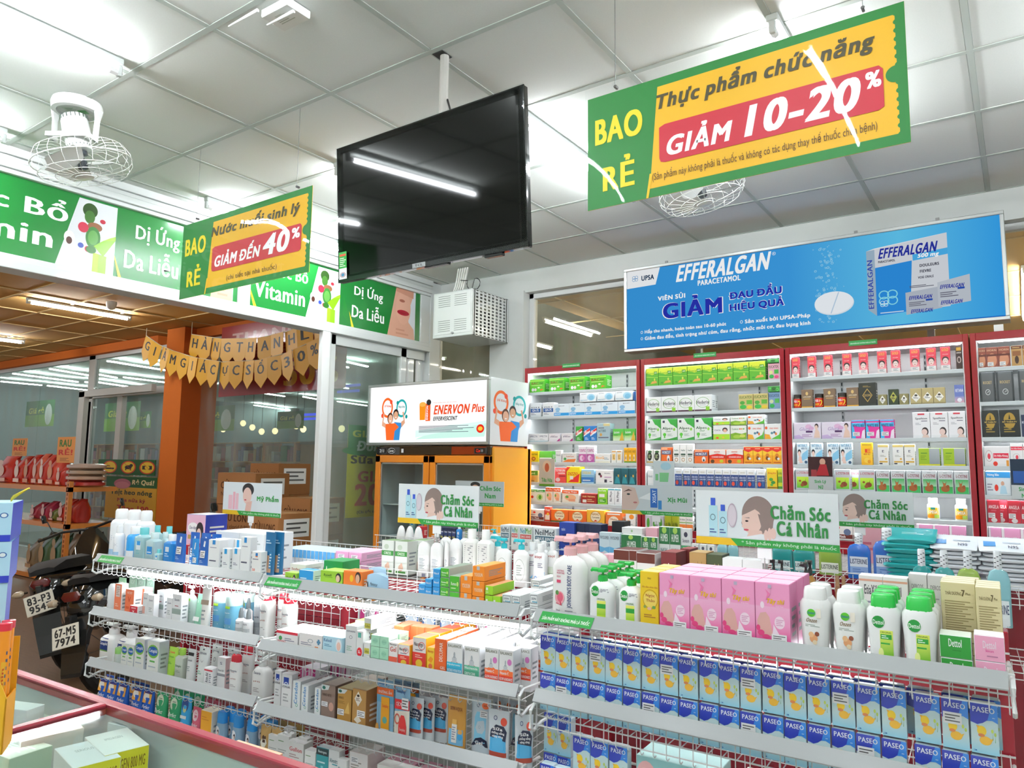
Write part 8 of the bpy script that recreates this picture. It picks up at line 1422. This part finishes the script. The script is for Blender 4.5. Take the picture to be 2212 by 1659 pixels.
rows(FA, 200, 1080, 4.424, ZF[1], A2, '''rol 1 132 180 800 48 d=.03
gtu 1 188 276 742 84 d=.06
obx 1 218 286 796 66 d=.02
gtp x335,416,492 335 580 722 76 d=.16
obv 1 318 404 846 84 d=.03
obv 1 405 500 832 92 d=.12
rdb 1 360 436 1004 76 d=.01
wgt 1 482 532 882 50 d=.03
wgr 1 534 600 904 58 d=.02
wgs 1 618 690 862 70 d=.06
wgs 1 662 756 858 90 d=.09
wgr 1 712 764 930 52 d=.03
wgs 1 768 856 894 86 d=.03
gpc 1 880 964 816 82 d=.06
gtt 1 946 1046 902 92 d=.03 t=-4
crt 1 1030 1110 812 76 d=.02 a=6
bgb x1098,1238 1098 1345 892 110 d=.04
bgb x1290,1392 1290 1500 880 92 d=.17
smb x1352,1424 1352 1490 1030 66 d=.02
smb 2 1360 1490 930 60 d=.12
slv 1 1492 1572 922 78 d=.04
whr x1582,1700,1796 1582 1890 876 96 d=.05 D=.05''')
rows(FA, 200, 1300, 4.424, ZF[2], A3, '''wpb x68,232,366 68 515 198 152 d=.06
jrc 1 192 256 438 62 d=.02
cet x280,338 280 400 392 60 d=.03
cet 1 410 504 345 92 d=.03
cet 1 530 645 362 112 d=.02
sim 1 694 786 432 88 d=.04
smc 1 788 872 446 80 d=.03
wtb 1 880 962 452 78 d=.03
isp 1 976 1084 436 104 d=.03
isp x1104,1256 1104 1350 410 98 d=.12
wtb 1 1000 1096 430 88 d=.14
acn 1 1070 1150 624 80 d=.01
acb 1 1196 1276 524 78 d=.03
whr 1 1302 1412 496 106 d=.02
whr 1 1420 1520 420 104 d=.08
whp 1 1522 1664 470 136 d=.03
wbx 1 1640 1720 500 78 d=.12''')
rows(FA, 200, 1300, 4.424, 1.6-1.085, A4, '''pwh x34,106,208,262,368,440 34 530 738 92 d=.04
pwh 4 90 500 700 80 d=.16
pgr x572,702 572 812 862 106 d=.03
pgr 3 740 1040 830 100 d=.16
pbl 1 816 914 905 94 d=.02
ppk 1 926 1012 1006 84 d=.01
ppk 2 1040 1200 930 80 d=.14
oab 1 1042 1150 1030 106 d=.01 D=.05
bcb x1162,1216,1322,1452,1590 1162 1670 1040 100 d=.02
bcb 4 1240 1680 1000 96 d=.13
gtb x1576,1676 1576 1770 1170 100 d=.01
gtb x1748,1832,1910 1748 1990 1130 84 d=.08
wl1 x1752,1832 1752 1930 1228 76 d=.01
wl1 2 1832 1990 1216 0 d=.1
wl1 1 1872 1936 1312 64 d=.0
red2 1 1936 2040 1300 96 d=.01''')
# ================================================================ middle rack
B1, B2, B3, B4 = 'top of middle rack', 'upper shelf, middle rack', 'lower shelf, middle rack', 'bottom shelf, middle rack'
rows(FB, 600, 1080, 3.687, ZF[0], B1, '''wbx 1 66 230 500 160 d=.1 D=.09 b=600
rsl 1 66 160 575 92 d=.05
blf 1 162 280 552 116 d=.06
acg 1 366 520 478 152 d=.1 D=.09
rsl 1 342 522 556 176 d=.03 D=.07
orf 1 524 676 558 148 d=.03 D=.06
mer 1 672 812 548 138 d=.08 b=640
mer 1 674 850 600 170 d=.02
blc 14 20 455 380 26 d=.46 D=.16
pks x462,566 462 700 405 100 d=.46 D=.17 k=2
ore x830,936,982 830 1110 318 96 d=.44 D=.07
wbk x1110,1198 1110 1290 330 98 d=.45
wbk x1268,1340,1396 1268 1440 298 96 d=.5
wbk 3 1250 1420 330 96 d=.45
tcl x1472,1580 1472 1650 228 108 d=.46
tpu x1640,1742,1848 1640 1900 292 120 d=.45
lct x1840,1934,2034 1840 2110 334 90 d=.44
lcg 1 2102 2186 336 80 d=.44
lct 2 1990 2150 320 84 d=.52''')
rows(FB, 860, 1100, 5.53, ZF[0], B1, '''bls 1 420 500 710 80 d=.04 k=4 D=.05
bls 1 326 402 828 76 d=.04 k=3 D=.05
bls 1 246 320 890 76 d=.04 k=2 D=.05
grs 1 508 614 696 100 d=.04 k=4 D=.14
grs 1 616 738 790 118 d=.03 k=2 D=.1
ors 1 746 886 790 136 d=.02 k=2 D=.12
ors 1 892 1040 672 140 d=.02 k=3 D=.13
lms 1 1042 1140 910 92 d=.01 D=.13 b=1020
lms 2 1044 1230 1025 90 d=.01 D=.1
wds 2 1232 1460 1010 104 d=.02 D=.14
wds 2 1470 1670 990 96 d=.02 D=.15 k=2
wds x1588,1706 1588 1820 840 108 d=.2 D=.14 k=3''')
rows(FB, 600, 1080, 3.687, ZF[1], B2, '''fbx 1 -10 165 1032 172 d=.01 D=.022 r=5
fby 1 172 362 1052 184 d=.01 D=.025 r=4
kal 1 365 526 1076 158 d=.01 D=.022 r=5
isx 1 534 624 992 88 d=.02 D=.06
isx 1 600 690 962 80 d=.1 D=.06
isy 1 630 682 1040 52 d=.01 D=.03
sub 1 690 740 935 56 d=.03 D=.13 k=4
sub 1 686 736 1130 50 d=.01 D=.05 k=2
mnt 2 744 884 1070 0 d=.01 D=.05 k=3 r=2
gel 1 886 956 1128 70 d=.01 D=.04
ogb 1 890 996 1012 74 d=.09 D=.05
ogb 5 950 1225 985 58 d=.15 D=.05
nac 1 960 1064 1142 92 d=.01 D=.07 r=4
nac 1 1076 1190 1086 108 d=.02 D=.07 r=4
nay 1 1190 1248 1170 58 d=.01 D=.05 r=4
dec 1 1252 1346 1098 92 d=.01 D=.06 r=3
bal 1 1348 1480 1128 124 d=.01 D=.05 r=6
bag 1 1486 1612 1158 122 d=.01 D=.05 r=6
bav x1650,1764,1902 1650 2040 1168 110 d=.01 D=.05 r=6
lil 3 100 262 742 0 d=.48
wbl 1 275 372 792 94 d=.47
mar 1 374 490 810 112 d=.47
wpk 3 500 820 820 90 d=.47
bl5 3 1020 1400 880 100 d=.47
wpk 4 1410 1800 920 90 d=.47''')
rows(FB, 560, 1360, 3.456, ZF[2], B3, '''ato 1 102 168 298 66 d=.05
ato 1 170 248 322 76 d=.02
cer 1 252 314 378 58 d=.02 D=.07
pst 2 258 500 292 0 d=.06 b=372 D=.1
cer 1 318 370 410 50 d=.02 D=.07
cer 1 372 410 395 42 d=.05 D=.07
cer 1 416 462 430 44 d=.02 D=.05
nbr 1 466 572 402 104 d=.02 D=.1
ngo 1 588 690 432 104 d=.02 D=.1
ngd 1 698 806 436 104 d=.01 D=.09
nbr 1 700 860 380 130 d=.17 D=.1
sun 1 862 990 370 126 d=.02
sur 1 996 1110 430 112 d=.01
sun 2 980 1180 372 100 d=.2
psb x1098,1146,1212 1098 1365 500 120 d=.04
psb x1180,1302 1180 1450 455 118 d=.15
gsk 1 1396 1538 484 138 d=.02
pse 1 1572 1718 505 146 d=.04
psb 1 1698 1866 592 156 d=.01
psb 1 1920 2048 632 124 d=.01 a=35
pse 3 1740 2000 500 120 d=.18
mar 2 420 620 250 0 d=.47
bl5 2 640 800 270 0 d=.47''')
rows(FB, 560, 1360, 3.456, 1.6-1.085, B4, '''wl1 1 40 122 770 80 d=.04
wl1 1 125 216 775 88 d=.03
wl1 1 168 270 745 90 d=.12
red2 1 216 338 828 118 d=.02
wl1 1 340 424 895 82 d=.01
tl2 1 428 522 872 92 d=.01
alv 1 524 606 892 80 d=.01
alv 1 588 664 965 72 d=.0
bio3 1 664 806 902 138 d=.01 D=.09
pkb x900,1010,1150,1270 900 1420 990 96 d=.06 D=.09
wbx 3 880 1250 1000 0 d=.01 D=.05''')
# ================================================================ rack with tissue packs
T1, T2, T3 = 'top of tissue rack', 'upper basket, tissue rack', 'lower basket, tissue rack'
rows(FC, 1150, 1050, 4.022, 1.157, T1, '''jon 1 145 436 428 285 d=.03 r=3 D=.065
det 1 472 690 704 210 d=.03 r=4 D=.055
det 1 724 936 744 206 d=.02 r=2 D=.055
ngc 1 936 1098 736 158 d=.02 D=.055 r=3
tay 4 1102 2246 748 274 d=.01 D=.075 r=3
wel 1 706 842 546 134 d=.42 D=.1
wel 1 846 900 556 62 d=.42 D=.1
wel 1 902 1064 576 158 d=.40 D=.1
ngu 1 1116 1252 568 134 d=.42 D=.1
ngu 1 1190 1364 566 90 d=.47 D=.08
ngg 1 1366 1516 570 148 d=.44 D=.08
ngn2 1 1518 1660 592 136 d=.43 D=.08
hdr x1642,1820 1642 2010 622 172 d=.4 D=.06
pik 2 610 704 590 0 d=.6 D=.06''')
rows(FC, 1650, 1080, 3.936, 1.157, T1, '''onz x285,565 285 850 732 262 d=.015 r=2 D=.055
deg x853,1160 853 1480 788 296 d=.01 r=3 D=.055
sog 1 1482 1760 1136 272 d=.02 D=.06 k=2
sop 1 1784 2088 1142 300 d=.015 D=.06 k=2
thd 1 1500 1812 692 296 d=.16 D=.03 r=4
thd 1 1796 2120 738 312 d=.12 D=.03 r=4
eti 2 806 1226 636 0 d=.26 D=.05
der 2 1236 1560 628 0 d=.28 D=.05
bpb 1 292 402 528 96 d=.30 r=2 D=.05
bcp x50,110 50 180 500 66 d=.42
lst x1243,1432 1243 1620 412 180 d=.72
lsg 1 1624 1838 428 208 d=.72
lsl 1 1886 2085 430 194 d=.72
cho2 2 598 800 640 150 d=.3''')
# tissue packs: two levels in the upper basket, more below
def packs(px0, px1, n, zb, dd, plc, h, keys, gap=None):
    s0 = FC.hit(px0, 1450, dd)[0]; s1 = FC.hit(px1, 1550, dd)[0]; p = (s1-s0)/n
    for i in range(n):
        g = .012 if gap is not None and i >= gap else 0
        place(keys[(i*7) % len(keys)], FC, s0+p*(i+.5)+g, dd+(.004*((i*5) % 3 == 0)), zb, p*.965, h, .03, plc=plc, lvl=0)
KP = ['pas', 'pas', 'pst2', 'pas', 'pas']
packs(1165, 2138, 21, .917, .02, 'lower level, upper basket, tissue rack', .1, KP, 18); packs(1165, 2142, 21, 1.021, .022, 'top level, upper basket, tissue rack', .1, KP[1:], 18)
packs(1170, 2150, 20, 1.018, .075, 'second row, upper basket, tissue rack', .1, ['pas'], 18)
packs(1166, 1228, 2, .685, -.0, 'lower level, lower basket, tissue rack', .098, ['pas']); packs(1174, 1234, 2, .79, .06, 'back of lower basket, tissue rack', .108, ['pas']); packs(1174, 1234, 2, .685, .06, 'back bottom of lower basket, tissue rack', .104, ['pas']); packs(1236, 1356, 3, .773, .0, 'front of lower basket, tissue rack', .103, ['pas']); packs(1234, 1352, 3, .685, .01, 'lowest level, lower basket, tissue rack', .086, ['pas'])
rows(FC, 1140, 1340, 3.95, .685, T3, '''sof 1 926 1620 1068 690 d=.005 D=.11 h=.18
cgy 1 1768 2400 1168 640 d=.005 D=.11 h=.17
cgy 1 2440 3060 1260 620 d=.005 D=.11 h=.17''')
# ================================================================ far rack tops
R1 = 'top of far rack'
rows(FD, 1150, 1050, 4.022, 1.155, R1, '''nei 1 18 222 356 200 d=.05 D=.09
nos 1 226 362 312 132 d=.08 D=.08
nod 2 384 560 322 98 d=.1 D=.1
nod 1 490 628 330 100 d=.05 D=.08
nok 1 690 800 304 108 d=.14 D=.08
phy 2 582 764 398 0 d=.03
hml 1 770 950 418 176 d=.02
hum 2 952 1090 438 0 d=.02
hum 2 1094 1284 350 0 d=.04
sin 1 1290 1376 366 84 d=.03
sin 3 1384 1580 500 58 d=.0
wht 1 772 950 356 176 d=.05 b=414 D=.08
pik 1 985 1090 360 100 d=.06 D=.09
ngn 3 980 1140 250 0 d=.6
ygn 2 1150 1266 254 0 d=.6
lsl x1602,1690 1602 1770 430 88 d=.1''')
rows(FD, 860, 1100, 5.53, 1.155, R1, '''nei 1 1222 1340 186 110 d=.12 D=.09
nek 1 1446 1612 196 160 d=.06 D=.09
nek 1 1350 1440 192 86 d=.12 D=.09
fun x-40,50,140 -40 240 196 100 d=.0
dur 1 222 304 204 80 d=.3 D=.04
nod 4 500 690 214 0 d=.3 D=.04
blb2 1 690 750 200 56 d=.3
tpu 1 1090 1190 232 96 d=.04''')
rows(FD, 1650, 1080, 3.936, 1.155, R1, '''lst x60,235 60 420 330 180 d=.16
lsg 1 458 655 330 190 d=.16
lsb 1 700 905 276 196 d=.12
lsb 1 915 1165 232 246 d=.12
pik 1 790 1000 210 200 d=.7 D=.08''')
random.seed(11)
for i in range(9):                                   # heaps of soft pouches lying flat on the far rack
    s, z = FD.hit(1968, 1220, .2); o = place('tpo', FD, s+.004*((i*5) % 7-3), .10+.004*(i % 3), 1.170+.0195*i, .18, .12, .02, rot=0, tilt=-68, plc='heap on far rack, %s from bottom' % ORD[i])
for i in range(18):
    s, z = FD.hit((2062, 2172)[i % 2], 1220, .2); o = place('ppo', FD, s+.003*((i*7) % 9-4), .10+.003*(i % 4), 1.170+.0165*(i//2), .165, .13, .0105, rot=0, tilt=-70, plc='%s heap on far rack, %s from bottom' % (('nearer', 'farther')[i % 2], ORD[i//2]))
for i, z in enumerate((.508, .788, 1.028, 1.278)):    # bottles in the fridge
    FR_ = Frame(-4.2, FYY+.2, -3.1, FYY+.2)
    for k, x in enumerate((.15, .25, .7, .8, .9) if i in (1, 2) else (.88,)): place(('lst', 'blb2', 'ton', 'lsb', 'det')[(k+i) % 5], FR_, x, 0, z, .065, .17, plc='%s shelf inside fridge' % ('lowest', 'second', 'third', 'highest')[i])
settle(); smooth_all(); label_all()
